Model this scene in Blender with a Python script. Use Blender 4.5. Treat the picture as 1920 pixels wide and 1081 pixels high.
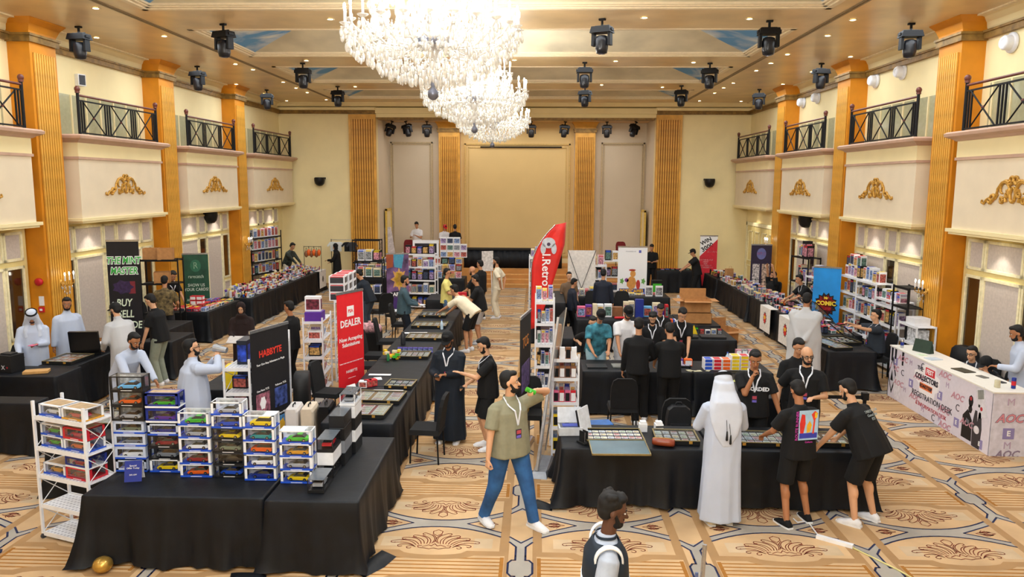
import bpy, bmesh, math, random
from mathutils import Vector, Matrix
random.seed(7)
R = math.radians
PI = math.pi
sc = bpy.context.scene
for o in list(bpy.data.objects): bpy.data.objects.remove(o)
C = sc.collection

# ---------------------------------------------------------------- camera, world, lights, exposure
FPX = 1428.0; PITCH = R(7.85); YAW = math.atan(45/1428.0); ROLL = R(0.3); EYE = 3.85
FW = Vector((-math.sin(YAW)*math.cos(PITCH), math.cos(YAW)*math.cos(PITCH), -math.sin(PITCH)))
RT = Vector((math.cos(YAW), math.sin(YAW), 0)); UP = RT.cross(FW)
cam_d = bpy.data.cameras.new('camera'); cam = bpy.data.objects.new('camera', cam_d); C.objects.link(cam)
r2 = RT*math.cos(ROLL) + UP*math.sin(ROLL); u2 = UP*math.cos(ROLL) - RT*math.sin(ROLL)
m3 = Matrix((r2, u2, -FW)).transposed()
cam.matrix_world = Matrix.Translation((0, 0, EYE)) @ m3.to_4x4()
cam_d.sensor_width = 36; cam_d.lens = 36*FPX/1920; cam_d.clip_start = 0.05; cam_d.clip_end = 200
cam_d.shift_y = 0
sc.camera = cam
sc.view_settings.view_transform = 'Standard'; sc.view_settings.look = 'None'
sc.view_settings.gamma = 1; sc.view_settings.use_curve_mapping = False
sc.view_settings.exposure = -0.08
w = bpy.data.worlds.new('world'); sc.world = w; w.use_nodes = True
w.node_tree.nodes['Background'].inputs[0].default_value = (1, .93, .82, 1)
w.node_tree.nodes['Background'].inputs[1].default_value = 0.35
CHAND_Y = (-2.3, 2.5, 7.3, 12.1, 16.9)
def lamp(kind, name, loc, energy, col, size=.3, rot=(0, 0, 0), spot=None):
    d = bpy.data.lights.new(name, kind); d.energy = energy; d.color = col
    if kind == 'AREA': d.shape = 'RECTANGLE'; d.size, d.size_y = size
    else: d.shadow_soft_size = size
    if spot: d.spot_size = R(spot); d.spot_blend = .6
    o = bpy.data.objects.new(name, d); C.objects.link(o); o.location = loc; o.rotation_euler = rot
    return o
WARM = (1, .97, .93); NEUT = (.86, .94, 1)
for y in CHAND_Y:
    lamp('POINT', 'chandelier_light', (-.98, y, 5.5), 430, WARM if y > 9 else (.95, .97, 1), .5)
# recessed ceiling lamps of the hall, one soft panel per run of downlights
for y in (-1.0, 4.6, 9.6, 14.4, 19.2, 24.0):
    NEUT = (.72, .86, 1) if y < 12 else (.86, .94, 1)
    lamp('AREA', 'downlight_run', (-8.2, y, 6.7), 88, NEUT, (1.6, 3.4))
    lamp('AREA', 'downlight_run', (6.5, y, 6.7), 88, NEUT, (1.6, 3.4))
    lamp('AREA', 'downlight_run', (-.95, y, 6.7), 180, NEUT, (9, 1.4))
lamp('AREA', 'stage_light', (-.9, 30.1, 6.1), 110, WARM, (8.5, 1.4))

# ---------------------------------------------------------------- materials
def lin(c):
    if isinstance(c, str):
        c = c.lstrip('#'); c = tuple(int(c[i:i+2], 16)/255 for i in (0, 2, 4))
    return tuple((v/12.92 if v <= .04045 else ((v+.055)/1.055)**2.4) for v in c)
_M = {}
def M(col, rough=.6, metal=0, var=.08, scale=14, spec=.4, emit=0, bump=0, alpha=1, sheen=0):
    key = (col, rough, metal, var, scale, spec, emit, bump, alpha, sheen)
    if key in _M: return _M[key]
    m = bpy.data.materials.new('mat_%d' % len(_M)); m.use_nodes = True
    nt = m.node_tree; b = nt.nodes['Principled BSDF']; c = lin(col)
    b.inputs['Roughness'].default_value = rough; b.inputs['Metallic'].default_value = metal
    b.inputs['Specular IOR Level'].default_value = spec
    if var or bump:
        tc = nt.nodes.new('ShaderNodeTexCoord'); n = nt.nodes.new('ShaderNodeTexNoise')
        n.inputs['Scale'].default_value = scale; n.inputs['Detail'].default_value = 3
        nt.links.new(tc.outputs['Object'], n.inputs['Vector'])
        rp = nt.nodes.new('ShaderNodeValToRGB')
        lo = tuple(v*(1-var*1.6) for v in c); hi = tuple(min(1, v*(1+var*1.2)) for v in c)
        rp.color_ramp.elements[0].position = .3; rp.color_ramp.elements[1].position = .72
        rp.color_ramp.elements[0].color = lo+(1,); rp.color_ramp.elements[1].color = hi+(1,)
        nt.links.new(n.outputs['Fac'], rp.inputs['Fac']); nt.links.new(rp.outputs['Color'], b.inputs['Base Color'])
        if bump:
            bp = nt.nodes.new('ShaderNodeBump'); bp.inputs['Strength'].default_value = bump; bp.inputs['Distance'].default_value = .01
            nt.links.new(n.outputs['Fac'], bp.inputs['Height']); nt.links.new(bp.outputs['Normal'], b.inputs['Normal'])
    else: b.inputs['Base Color'].default_value = c+(1,)
    if emit:
        b.inputs['Emission Color'].default_value = c+(1,); b.inputs['Emission Strength'].default_value = emit
    if alpha < 1: b.inputs['Alpha'].default_value = alpha
    if sheen: b.inputs['Sheen Weight'].default_value = sheen
    _M[key] = m
    return m
def glass_mat(name, tint, refl=.12, rough=.03, milk=0.0):
    m = bpy.data.materials.new(name); m.use_nodes = True; nt = m.node_tree; nt.nodes.clear()
    o = nt.nodes.new('ShaderNodeOutputMaterial'); t = nt.nodes.new('ShaderNodeBsdfTransparent'); g = nt.nodes.new('ShaderNodeBsdfGlossy')
    t.inputs[0].default_value = lin(tint)+(1,); g.inputs['Roughness'].default_value = rough
    mx = nt.nodes.new('ShaderNodeMixShader')
    fr = nt.nodes.new('ShaderNodeLayerWeight'); fr.inputs['Blend'].default_value = .35
    ma = nt.nodes.new('ShaderNodeMath'); ma.operation = 'MULTIPLY_ADD'; ma.inputs[1].default_value = .22; ma.inputs[2].default_value = refl
    nt.links.new(fr.outputs['Fresnel'], ma.inputs[0]); nt.links.new(ma.outputs[0], mx.inputs[0])
    nt.links.new(t.outputs[0], mx.inputs[1]); nt.links.new(g.outputs[0], mx.inputs[2])
    last = mx
    if milk:
        d = nt.nodes.new('ShaderNodeBsdfDiffuse'); d.inputs[0].default_value = (.8, .8, .8, 1)
        m2 = nt.nodes.new('ShaderNodeMixShader'); m2.inputs[0].default_value = milk
        nt.links.new(mx.outputs[0], m2.inputs[1]); nt.links.new(d.outputs[0], m2.inputs[2]); last = m2
    nt.links.new(last.outputs[0], o.inputs[0])
    return m
GLASS = glass_mat('clear_plastic', '#fcfdfe', .02)
CGLASS = glass_mat('case_glass', '#f6f9f9', .03, .05, .03)
CRYSTAL = glass_mat('crystal', '#fdfaf2', .32, .12, .30)
BLACK = M('#0e0f11', .85, var=.15, scale=9)
CLOTHM = M('#070c14', .55, var=.3, scale=5, spec=.32, bump=.5)
WHITE = M('#e9eaee', .45, var=.03)
WMETAL = M('#e6e8ee', .35, var=.03)
BMETAL = M('#0d0e11', .6, var=.05, spec=.3)
CHROME = M('#b9bcc2', .25, .9, var=.04)
CREAM = M('#f4e3b0', .75, var=.03, scale=1.5)
PANELC = M('#e9d9bd', .7, var=.03, scale=2)
ORANGE = M('#d3860f', .5, var=.10, scale=2.2, spec=.5)
FLUTE = M('#e0a642', .42, var=.14, scale=3, spec=.5)
GOLD = M('#cf9d45', .38, .35, var=.12, scale=20)
BAND = M('#8a6a34', .5, .2, var=.25, scale=8)
MAUVE = M('#c8a58e', .5, var=.06, scale=4)
CARD = M('#b98450', .8, var=.08)

# ---------------------------------------------------------------- geometry helpers
def G(px, py, z=0.0):
    """world point of a photograph point on the level z"""
    dx, dy = px-960, py-540.5
    x = dx*math.cos(ROLL)-dy*math.sin(ROLL); y = dx*math.sin(ROLL)+dy*math.cos(ROLL)
    d = FW + RT*(x/FPX) - UP*(y/FPX); t = (z-EYE)/d.z
    return Vector((d.x*t, d.y*t, z))
def GX(px, py, X):
    dx, dy = px-960, py-540.5
    x = dx*math.cos(ROLL)-dy*math.sin(ROLL); y = dx*math.sin(ROLL)+dy*math.cos(ROLL)
    d = FW + RT*(x/FPX) - UP*(y/FPX); t = X/d.x
    return Vector((X, d.y*t, EYE+d.z*t))
def GY(px, py, Y):
    dx, dy = px-960, py-540.5
    x = dx*math.cos(ROLL)-dy*math.sin(ROLL); y = dx*math.sin(ROLL)+dy*math.cos(ROLL)
    d = FW + RT*(x/FPX) - UP*(y/FPX); t = Y/d.y
    return Vector((d.x*t, Y, EYE+d.z*t))

class MB:
    def __init__(s): s.v = []; s.f = []; s.mi = []; s.mats = []; s.sm = []
    def mi_of(s, m):
        if m is None: m = BLACK
        if m not in s.mats: s.mats.append(m)
        return s.mats.index(m)
    def add(s, vs, fs, m=None, T=None, smooth=False):
        k = len(s.v); i = s.mi_of(m)
        s.v += [tuple(T @ Vector(v)) for v in vs] if T is not None else [tuple(v) for v in vs]
        s.f += [tuple(k+a for a in f) for f in fs]; s.mi += [i]*len(fs); s.sm += [smooth]*len(fs)
        return s
    def box(s, c, d, m=None, T=None, rz=0, taper=1.0):
        x, y, z = d[0]/2, d[1]/2, d[2]/2; t = taper
        vs = [(-x, -y, -z), (x, -y, -z), (x, y, -z), (-x, y, -z), (-x*t, -y*t, z), (x*t, -y*t, z), (x*t, y*t, z), (-x*t, y*t, z)]
        A = Matrix.Translation(c) @ Matrix.Rotation(rz, 4, 'Z')
        if T is not None: A = T @ A
        return s.add(vs, [(0, 3, 2, 1), (4, 5, 6, 7), (0, 1, 5, 4), (1, 2, 6, 5), (2, 3, 7, 6), (3, 0, 4, 7)], m, A)
    def bx(s, x0, x1, y0, y1, z0, z1, m=None, T=None):
        return s.box(((x0+x1)/2, (y0+y1)/2, (z0+z1)/2), (abs(x1-x0), abs(y1-y0), abs(z1-z0)), m, T)
    def quad(s, a, b, c, d, m=None, T=None): return s.add([a, b, c, d], [(0, 1, 2, 3)], m, T)
    def cyl(s, p0, p1, r0, r1=None, n=10, m=None, T=None, smooth=True, caps=True):
        r1 = r0 if r1 is None else r1
        p0 = Vector(p0); p1 = Vector(p1); d = (p1-p0)
        if d.length < 1e-6: return s
        d.normalize(); a = d.orthogonal().normalized(); b = d.cross(a)
        vs = []
        for p, r in ((p0, r0), (p1, r1)):
            for i in range(n):
                t = 2*PI*i/n; vs.append(p + a*math.cos(t)*r + b*math.sin(t)*r)
        fs = [(i, (i+1) % n, n+(i+1) % n, n+i) for i in range(n)]
        s.add(vs, fs, m, T, smooth)
        if caps: s.add(vs, [tuple(range(n-1, -1, -1)), tuple(range(n, 2*n))], m, T)
        return s
    def caps(s, p0, p1, r0, r1=None, n=10, m=None, T=None):
        """closed capsule"""
        r1 = r0 if r1 is None else r1
        p0 = Vector(p0); p1 = Vector(p1); d = p1-p0
        d = d.normalized() if d.length > 1e-6 else Vector((0, 0, 1))
        a = d.orthogonal().normalized(); b = d.cross(a); vs = []; rings = []
        for p, r, sg, seq in ((p0, r0, -1, (80, 50, 20)), (p1, r1, 1, (0, 30, 60, 82))):
            for deg in seq:
                q = R(deg); rings.append((p + d*sg*r*math.sin(q), r*math.cos(q)))
        for c, r in rings:
            for i in range(n):
                t = 2*PI*i/n; vs.append(c + a*math.cos(t)*r + b*math.sin(t)*r)
        fs = []
        for k in range(len(rings)-1):
            for i in range(n): fs.append((k*n+i, k*n+(i+1) % n, (k+1)*n+(i+1) % n, (k+1)*n+i))
        fs.append(tuple(range(n-1, -1, -1))); L = (len(rings)-1)*n; fs.append(tuple(range(L, L+n)))
        return s.add(vs, fs, m, T, True)
    def ell(s, c, r, m=None, T=None, n=12, k=8, A=None):
        vs = []; c = Vector(c)
        for j in range(k+1):
            ph = PI*(j+.0)/k; ph = min(max(ph, .12), PI-.12)
            for i in range(n):
                t = 2*PI*i/n; v = Vector((r[0]*math.sin(ph)*math.cos(t), r[1]*math.sin(ph)*math.sin(t), -r[2]*math.cos(ph)))
                if A is not None: v = A @ v
                vs.append(c+v)
        fs = [(j*n+i, j*n+(i+1) % n, (j+1)*n+(i+1) % n, (j+1)*n+i) for j in range(k) for i in range(n)]
        fs.append(tuple(range(n-1, -1, -1))); fs.append(tuple(range(k*n, k*n+n)))
        return s.add(vs, fs, m, T, True)
    def lathe(s, prof, c=(0, 0, 0), n=16, m=None, T=None, smooth=True):
        vs = []; c = Vector(c)
        for r, z in prof:
            for i in range(n):
                t = 2*PI*i/n; vs.append(c+Vector((r*math.cos(t), r*math.sin(t), z)))
        k = len(prof)
        fs = [(j*n+i, j*n+(i+1) % n, (j+1)*n+(i+1) % n, (j+1)*n+i) for j in range(k-1) for i in range(n)]
        s.add(vs, fs, m, T, smooth)
        return s.add(vs, [tuple(range(n-1, -1, -1)), tuple(range((k-1)*n, k*n))], m, T)
    def tube(s, pts, r, n=6, m=None, T=None, r1=None):
        for i in range(len(pts)-1):
            a = r if r1 is None else r+(r1-r)*i/(len(pts)-1); b = r if r1 is None else r+(r1-r)*(i+1)/(len(pts)-1)
            s.cyl(pts[i], pts[i+1], a, b, n, m, T)
        return s
    def loft(s, rings, m=None, T=None, smooth=True, closed=True):
        n = len(rings[0]); vs = [p for r in rings for p in r]
        fs = [(j*n+i, j*n+(i+1) % n, (j+1)*n+(i+1) % n, (j+1)*n+i) for j in range(len(rings)-1) for i in range(n)]
        if closed: fs += [tuple(range(n-1, -1, -1)), tuple(range((len(rings)-1)*n, len(rings)*n))]
        return s.add(vs, fs, m, T, smooth)
    def prism(s, poly, z0, z1, m=None, T=None):
        n = len(poly); vs = [(p[0], p[1], z0) for p in poly]+[(p[0], p[1], z1) for p in poly]
        fs = [tuple(range(n-1, -1, -1)), tuple(range(n, 2*n))]+[(i, (i+1) % n, n+(i+1) % n, n+i) for i in range(n)]
        return s.add(vs, fs, m, T)
    def mesh(s, name):
        me = bpy.data.meshes.new(name); me.from_pydata(s.v, [], s.f)
        for m in s.mats: me.materials.append(m)
        me.polygons.foreach_set('material_index', s.mi); me.polygons.foreach_set('use_smooth', s.sm)
        me.update(); return me
    def obj(s, name, parent=None, loc=None, rz=0):
        return link(name, s.mesh(name), parent, loc, rz)
def link(name, me, parent=None, loc=None, rz=0):
    o = bpy.data.objects.new(name, me); C.objects.link(o)
    if parent: o.parent = parent
    if loc is not None: o.location = loc
    if rz: o.rotation_euler = (0, 0, rz)
    return o
def tag(o, label, cat, group=None, kind=None):
    if label: o['label'] = label
    if cat: o['category'] = cat
    if group: o['group'] = group
    if kind: o['kind'] = kind
    return o
def thing(name, label, cat, loc=(0, 0, 0), rz=0, group=None):
    o = bpy.data.objects.new(name, None); C.objects.link(o); o.location = loc; o.rotation_euler = (0, 0, rz)
    o.empty_display_size = .1
    return tag(o, label, cat, group)
def struct(o): o['kind'] = 'structure'; return o
def plab(o, label): o['label'] = label; return o
def copy_tree(o, parent=None, loc=None, rz=None, label=None, kids=None):
    c = o.copy(); C.objects.link(c); c.parent = parent
    if loc is not None: c.location = loc
    if rz is not None: c.rotation_euler = (0, 0, rz)
    if label: c['label'] = label
    for ch in list(o.children): copy_tree(ch, c)
    return c
def TR(loc=(0, 0, 0), rz=0, rx=0, ry=0):
    return Matrix.Translation(loc) @ Matrix.Rotation(rz, 4, 'Z') @ Matrix.Rotation(rx, 4, 'X') @ Matrix.Rotation(ry, 4, 'Y')
def text(s, size, m, parent, loc, rot, name='lettering', align='CENTER', ext=.0015, sx=1, shear=0, bold=0):
    cu = bpy.data.curves.new('t', 'FONT'); cu.body = s; cu.size = size; cu.align_x = align; cu.align_y = 'CENTER'
    cu.extrude = ext; cu.shear = shear; cu.offset = bold; cu.resolution_u = 2
    t = bpy.data.objects.new('t', cu); me = bpy.data.meshes.new_from_object(t); me.name = name
    bpy.data.objects.remove(t); bpy.data.curves.remove(cu)
    me.materials.clear(); me.materials.append(m)
    o = link(name, me, parent, loc); o.rotation_euler = rot; o.scale = (sx, 1, 1)
    return o
ORD = ['first', 'second', 'third', 'fourth', 'fifth', 'sixth', 'seventh', 'eighth', 'ninth', 'tenth', 'eleventh', 'twelfth',
       'thirteenth', 'fourteenth', 'fifteenth', 'sixteenth', 'seventeenth', 'eighteenth', 'nineteenth', 'twentieth']
# ================================================================= ROOM
XL, XR, YB, YF, ZC = -9.75, 7.9, 29.0, -4.5, 6.8
PIL = [-.3-4.8, -.3, 4.5, 9.3, 14.15, 18.98, 23.75]; PW = .78; PD = .42
FLZ = 0.0
# ---- carpet: flat colour fields laid as thin inlays, all under one floor
FB = M('#dcae78', .95, var=.10, scale=1.2); TAN = M('#a98459', .95, var=.08, scale=2)
FIELD = M('#c8a67c', .95, var=.10, scale=1.6); GREYB = M('#a69f94', .95, var=.10, scale=2); NAVY = M('#232b4e', .95, var=.1)
MAROON = M('#7d3324', .95, var=.1); RUST = M('#a06a28', .95, var=.1); PALE = M('#c6ad8b', .95, var=.1, scale=2)
f = MB(); f.bx(XL-.4, XR+.4, YF, 32, -.12, 0, TAN); floor = struct(f.obj('floor'))
TXW, TYW = 1.853, 1.965; CX0, CY0 = -1.06, 8.22
x0c, x1c, y0c, y1c = XL, XR, 2.0, 28.3
cp = MB()
def poly_clip(pts):
    return [(min(max(p[0], x0c), x1c), min(max(p[1], y0c), y1c)) for p in pts]
def flat(pts, z, m):
    if max(p[0] for p in pts) <= x0c or min(p[0] for p in pts) >= x1c or max(p[1] for p in pts) <= y0c or min(p[1] for p in pts) >= y1c: return
    pts = poly_clip(pts)
    cp.add([(p[0], p[1], z) for p in pts], [tuple(range(len(pts)))], m)
def ribbon(pts, w, z, m):
    n = len(pts)
    for i in range(n-1):
        a = Vector(pts[i]); b = Vector(pts[i+1]); d = b-a
        if d.length < 1e-5: continue
        d.normalize(); q = Vector((-d.y, d.x))*w/2; e = d*w*.3
        flat([tuple(a-e-q), tuple(b+e-q), tuple(b+e+q), tuple(a-e+q)], z, m)
def palmette():
    L = []
    def arc(x0, y0, x1, y1, bend, hook=0):
        pts = []
        for i in range(9):
            t = i/8; x = x0+(x1-x0)*t; y = y0+(y1-y0)*t
            nx, ny = -(y1-y0), (x1-x0); k = bend*4*t*(1-t)
            pts.append((x+nx*k, y+ny*k))
        if hook:
            ex, ey = pts[-1]; dx, dy = ex-pts[-3][0], ey-pts[-3][1]; l = math.hypot(dx, dy); dx /= l; dy /= l; r = .024
            cx, cy = ex-dy*r*hook, ey+dx*r*hook; a0 = math.atan2(ey-cy, ex-cx)
            for i in range(1, 6): a = a0+hook*i*.8; pts.append((cx+r*math.cos(a), cy+r*math.sin(a)))
        L.append(pts)
    L.append([(0, .24), (-.05, .20), (-.045, .14), (0, .09), (.045, .14), (.05, .20), (0, .24)])
    L.append([(-.12, -.17), (-.06, -.13), (-.03, -.15), (0, -.10), (.03, -.15), (.06, -.13), (.12, -.17)])
    L.append([(-.10, -.20), (-.16, -.19), (-.17, -.15), (-.13, -.14)]); L.append([(.10, -.20), (.16, -.19), (.17, -.15), (.13, -.14)])
    L.append([(-.10, -.20), (-.05, -.22), (0, -.2), (.05, -.22), (.10, -.20)])
    for sx in (-1, 1):
        def A(x0, y0, x1, y1, b, h=0): arc(sx*x0, y0, sx*x1, y1, sx*b, sx*h)
        A(.015, -.07, .05, .12, .16)
        A(.035, -.09, .115, .15, .22, -1); A(.055, -.10, .15, .09, .20)
        A(.085, -.10, .215, .10, .24, -1); A(.11, -.10, .25, .05, .20)
        A(.14, -.11, .33, .04, .24, -1); A(.165, -.12, .35, -.01, .2)
        A(.19, -.13, .44, -.04, .22, -1); A(.21, -.15, .42, -.085, .18)
        A(.2, -.17, .36, -.13, .2, -1); A(.19, -.18, .27, -.17, .3, -1)
    return L
PALM = palmette()
for i in range(-6, 6):
    for j in range(-4, 11):
        cx, cy = CX0+i*TXW, CY0+j*TYW
        if cy > 28.4 or cy < 1.6: continue
        near = cy < 19
        def P2(u, v): return (cx+u, cy+v)
        def rect(u0, u1, v0, v1, z, m): flat([P2(u0, v0), P2(u1, v0), P2(u1, v1), P2(u0, v1)], z, m)
        # field with bulged ends
        fp = [(-.70, .64)]+[(u, .64+.10*max(0, 1-(u/.36)**2)**.5) for u in [(-.36+.06*k) for k in range(13)]]+[(.70, .64)]
        fp = fp+[(u, -v) for u, v in reversed(fp)]
        tp = [(-.76, .74)]+[(u, .74+.09*max(0, 1-(u/.44)**2)**.5) for u in [(-.44+.08*k) for k in range(12)]]+[(.76, .74)]
        # stripes panel (shared between tiles)
        rect(-.76, .76, .70, TYW/2+.001, .0006, FIELD); rect(-.76, .76, -TYW/2, -.70, .0006, FIELD)
        for v in (.80, .872, .944): rect(-.72, .72, v-.011, v+.011, .0012, RUST); rect(-.72, .72, -v-.011, -v+.011, .0012, RUST)
        for u in (-.735, .735): rect(u-.02, u+.02, .77, TYW/2, .0014, RUST); rect(u-.02, u+.02, -TYW/2, -.77, .0014, RUST)
        tpp = tp+[(u, -v) for u, v in reversed(tp)]
        for a, b in ((0, len(tp)//2),): pass
        flat([P2(*q) for q in tpp], .0018, TAN)
        flat([P2(*q) for q in fp], .0024, FIELD)
        for u0, v0 in ((-.6, .36), (.42, -.58), (-.58, -.56), (.4, .34)): rect(u0, u0+.2, v0, v0+.22, .003, PALE)
        # grey crossing band
        xs = [-.70+.1*k for k in range(15)]
        hw = lambda u: .085+.46*u*u
        inn = lambda u: max(0, (abs(u)-.30))*.52
        up = [(u, hw(u)) for u in xs]; 
        for k in range(14):
            u0, u1 = xs[k], xs[k+1]
            flat([P2(u0, -hw(u0)), P2(u1, -hw(u1)), P2(u1, hw(u1)), P2(u0, hw(u0))], .0036, GREYB)
        for sg in (-1, 1):
            flat([P2(sg*.31, 0)]+([P2(sg*.70, -.205), P2(sg*.70, .205)] if sg > 0 else [P2(sg*.70, .205), P2(sg*.70, -.205)]), .0042, FIELD)
            ribbon([P2(u, sg*hw(u)) for u in xs], .022, .005, NAVY)
            ribbon([P2(sg*.70, .205), P2(sg*.5, .1), P2(sg*.31, 0), P2(sg*.5, -.1), P2(sg*.70, -.205)], .02, .005, NAVY)
            # small flower
            if near:
                fx = sg*.55
                for q in range(5):
                    a = PI/2-.9+q*.45 if True else 0
                    for s2 in (-1, 1):
                        pts = [P2(fx-sg*.06+sg*t*.13*math.cos(.3*q), s2*(.012+t*(.028+.014*q)*(1-.3*t))) for t in (0, .4, .8, 1, .85)]
                        ribbon(pts, .009, .0054, MAROON)
                ribbon([P2(fx-.11, 0), P2(fx-.05, .025), P2(fx, 0), P2(fx+.05, .025), P2(fx+.11, 0), P2(fx+.05, -.025), P2(fx, 0), P2(fx-.05, -.025), P2(fx-.11, 0)], .009, .0054, MAROON)
        # palmettes
        for sg in (-1, 1):
            for pts in PALM:
                if not near and len(pts) < 12: continue
                ribbon([P2(u*1.05, sg*(.40-(v)*.98)) for u, v in pts[::(1 if near else 2)]], (.0095 if cy < 12 else .012) if near else .014, .0048, MAROON)
        # channel between columns of tiles
        uc = TXW/2
        rect(uc-.125, uc+.125, -TYW/2, TYW/2, .0008, FIELD)
        rect(uc-.05, uc+.05, -TYW/2, -.38, .0016, GREYB); rect(uc-.05, uc+.05, .38, TYW/2, .0016, GREYB)
        for sg in (-1, 1):
            e = TYW/2
            flat([P2(uc-.125, sg*.30), P2(uc, sg*.46), P2(uc+.125, sg*.30), P2(uc+.125, sg*.42), P2(uc, sg*.6), P2(uc-.125, sg*.42)], .0019, GREYB)
            rect(uc-.115, uc+.115, sg*.84, sg*TYW/2, .0018, GREYB) if sg > 0 else rect(uc-.115, uc+.115, -TYW/2, -.84, .0018, GREYB)
            ribbon([P2(uc-.125, sg*.30), P2(uc, sg*.44), P2(uc+.125, sg*.30)], .022, .0022, NAVY)
            for s2 in (-1, 1):
                ribbon([P2(uc+s2*.125, sg*.42), P2(uc+s2*.052, sg*.53), P2(uc+s2*.052, sg*.74), ], .022, .0022, NAVY)
                ribbon([P2(uc+s2*.052, sg*.82), P2(uc+s2*.09, sg*.82), P2(uc+s2*.125, sg*.88), P2(uc+s2*.125, sg*e)], .022, .0022, NAVY)
                ribbon([P2(uc+s2*.052, sg*.72), P2(uc+s2*.052, sg*.82)], .022, .0022, NAVY)
cpo = cp.obj('carpet_pattern', floor)
# ---- stage platform: three steps up across the whole back
PLAT = M('#c98d4c', .75, var=.10, scale=2)
s = MB()
s.bx(-6.06, 4.41, 28.9, 31.5, 0, .6, PLAT); struct(s.obj('trim_stage_platform'))
st = thing('stage_steps', 'carpeted timber steps leading up to the stage platform', 'steps')
for k in range(3):
    b = MB(); b.bx(-2.3, 3.4, 28.05+.29*k, 28.9, .15*k+.002, .15*(k+1), PLAT); b.bx(-2.3, 3.4, 28.04+.29*k, 28.07+.29*k, .15*(k+1)-.03, .15*(k+1)+.004, M('#e3b06c', .6)); b.obj('step', st)
# ---- walls
s = MB(); s.bx(XL-.3, XL, YF, YB+.3, 0, ZC+.3, CREAM); struct(s.obj('wall_left'))
s = MB(); s.bx(XR, XR+.3, YF, YB+.3, 0, ZC+.3, CREAM); struct(s.obj('wall_right'))
s = MB(); s.bx(XL, XR, YF-.3, YF, 0, ZC+.3, CREAM); struct(s.obj('wall_front'))
s = MB(); s.bx(XL, -6.06, YB, YB+.3, 0, ZC+.3, CREAM); s.bx(4.41, XR, YB, YB+.3, 0, ZC+.3, CREAM)
WARMW = M('#e7c98c', .75, var=.02, scale=1); GREYW = M('#d9cbb4', .75, var=.02, scale=1)
s.bx(-6.36, -6.06, YB+.3, 31.7, .0, ZC, GREYW); s.bx(4.41, 4.71, YB+.3, 31.7, 0, ZC, GREYW)
s.bx(-6.06, -3.1, 31.4, 31.7, 0, 6.5, GREYW); s.bx(1.5, 4.41, 31.4, 31.7, 0, 6.5, GREYW); s.bx(-3.1, 1.5, 31.4, 31.7, 0, 6.5, WARMW)
struct(s.obj('wall_back'))
# panel mouldings of the recess
mg = GREYW
def frame(mb, x0, x1, z0, z1, y, w=.07, d=.05, m=None):
    for a, b, c, e in ((x0, x1, z1-w, z1), (x0, x1, z0, z0+w), (x0, x0+w, z0, z1), (x1-w, x1, z0, z1)):
        mb.bx(a, b, y-d, y, c, e, m); 
s = MB(); MG = M('#c9b590', .6)
frame(s, -5.98, -4.25, .86, 5.5, 31.4, .06, .05, MG); frame(s, -5.9, -4.35, .94, 5.42, 31.4, .03, .03, MG)
frame(s, 2.6, 4.35, .86, 5.5, 31.4, .06, .05, MG); frame(s, 2.7, 4.27, .94, 5.42, 31.4, .03, .03, MG)
frame(s, -2.95, 1.35, .86, 5.45, 31.4, .06, .05, M('#d9b873', .6)); frame(s, -2.8, 1.2, 1.0, 5.3, 31.4, .03, .03, M('#d9b873', .6))
struct(s.obj('trim_recess_moulding'))
s = MB(); s.bx(-2.3, 1.0, 31.33, 31.4, 5.28, 5.33, BLACK); struct(s.obj('trim_screen_slot'))
s = MB()
for x0, x1 in ((-6.0, -4.2), (-2.95, 1.35), (2.5, 4.35)): s.bx(x0, x1, 31.34, 31.4, .6, .78, CREAM)
s.bx(XL, -6.06, YB-.03, YB, 0, .2, CREAM); s.bx(4.41, XR, YB-.03, YB, 0, .2, CREAM); struct(s.obj('baseboard_back'))
# back cornice (brown band + stepped cream cove) across the front of the recess
s = MB()
for x0, x1 in ((XL, -6.06), (4.41, XR)): s.bx(x0, x1, YB-.10, YB, 6.40, 6.53, BAND); s.bx(x0, x1, YB-.2, YB, 6.53, 6.62, CREAM); s.bx(x0, x1, YB-.34, YB, 6.66, 6.8, CREAM)
s.bx(-6.06, 4.41, YB, YB+.5, 6.28, 6.42, CREAM); s.bx(-6.0, 4.35, YB+.02, YB+.42, 6.2, 6.28, BAND)
s.bx(-6.06, 4.41, YB-.12, YB+.4, 6.42, 6.62, CREAM); s.bx(-6.06, 4.41, YB-.34, YB+.3, 6.66, 6.8, CREAM)
struct(s.obj('trim_back_cornice'))
s = MB(); s.bx(-6.06, 4.41, YB+.3, 31.5, 6.28, 6.5, M('#d9b887', .5)); struct(s.obj('ceiling_recess'))
# side cornices
for nm, X, sg in (('trim_cornice_left', XL, 1), ('trim_cornice_right', XR, -1)):
    s = MB(); s.bx(X, X+sg*.09, YF, YB, 6.40, 6.53, BAND); s.bx(X, X+sg*.12, YF, YB, 6.50, 6.54, BAND)
    vs = []; prof = [(0, 6.56), (.03, 6.60), (.06, 6.68), (.14, 6.76), (.26, 6.8), (0, 6.8)]
    for y in (YF, YB): vs += [(X+sg*a, y, z) for a, z in prof]
    n = len(prof); s.add(vs, [(i, (i+1) % n, n+(i+1) % n, n+i) for i in range(n)], CREAM); s.bx(X, X+sg*.28, YF, YB, 6.775, 6.8, M('#f6e6c0', .5)); struct(s.obj(nm))
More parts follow.
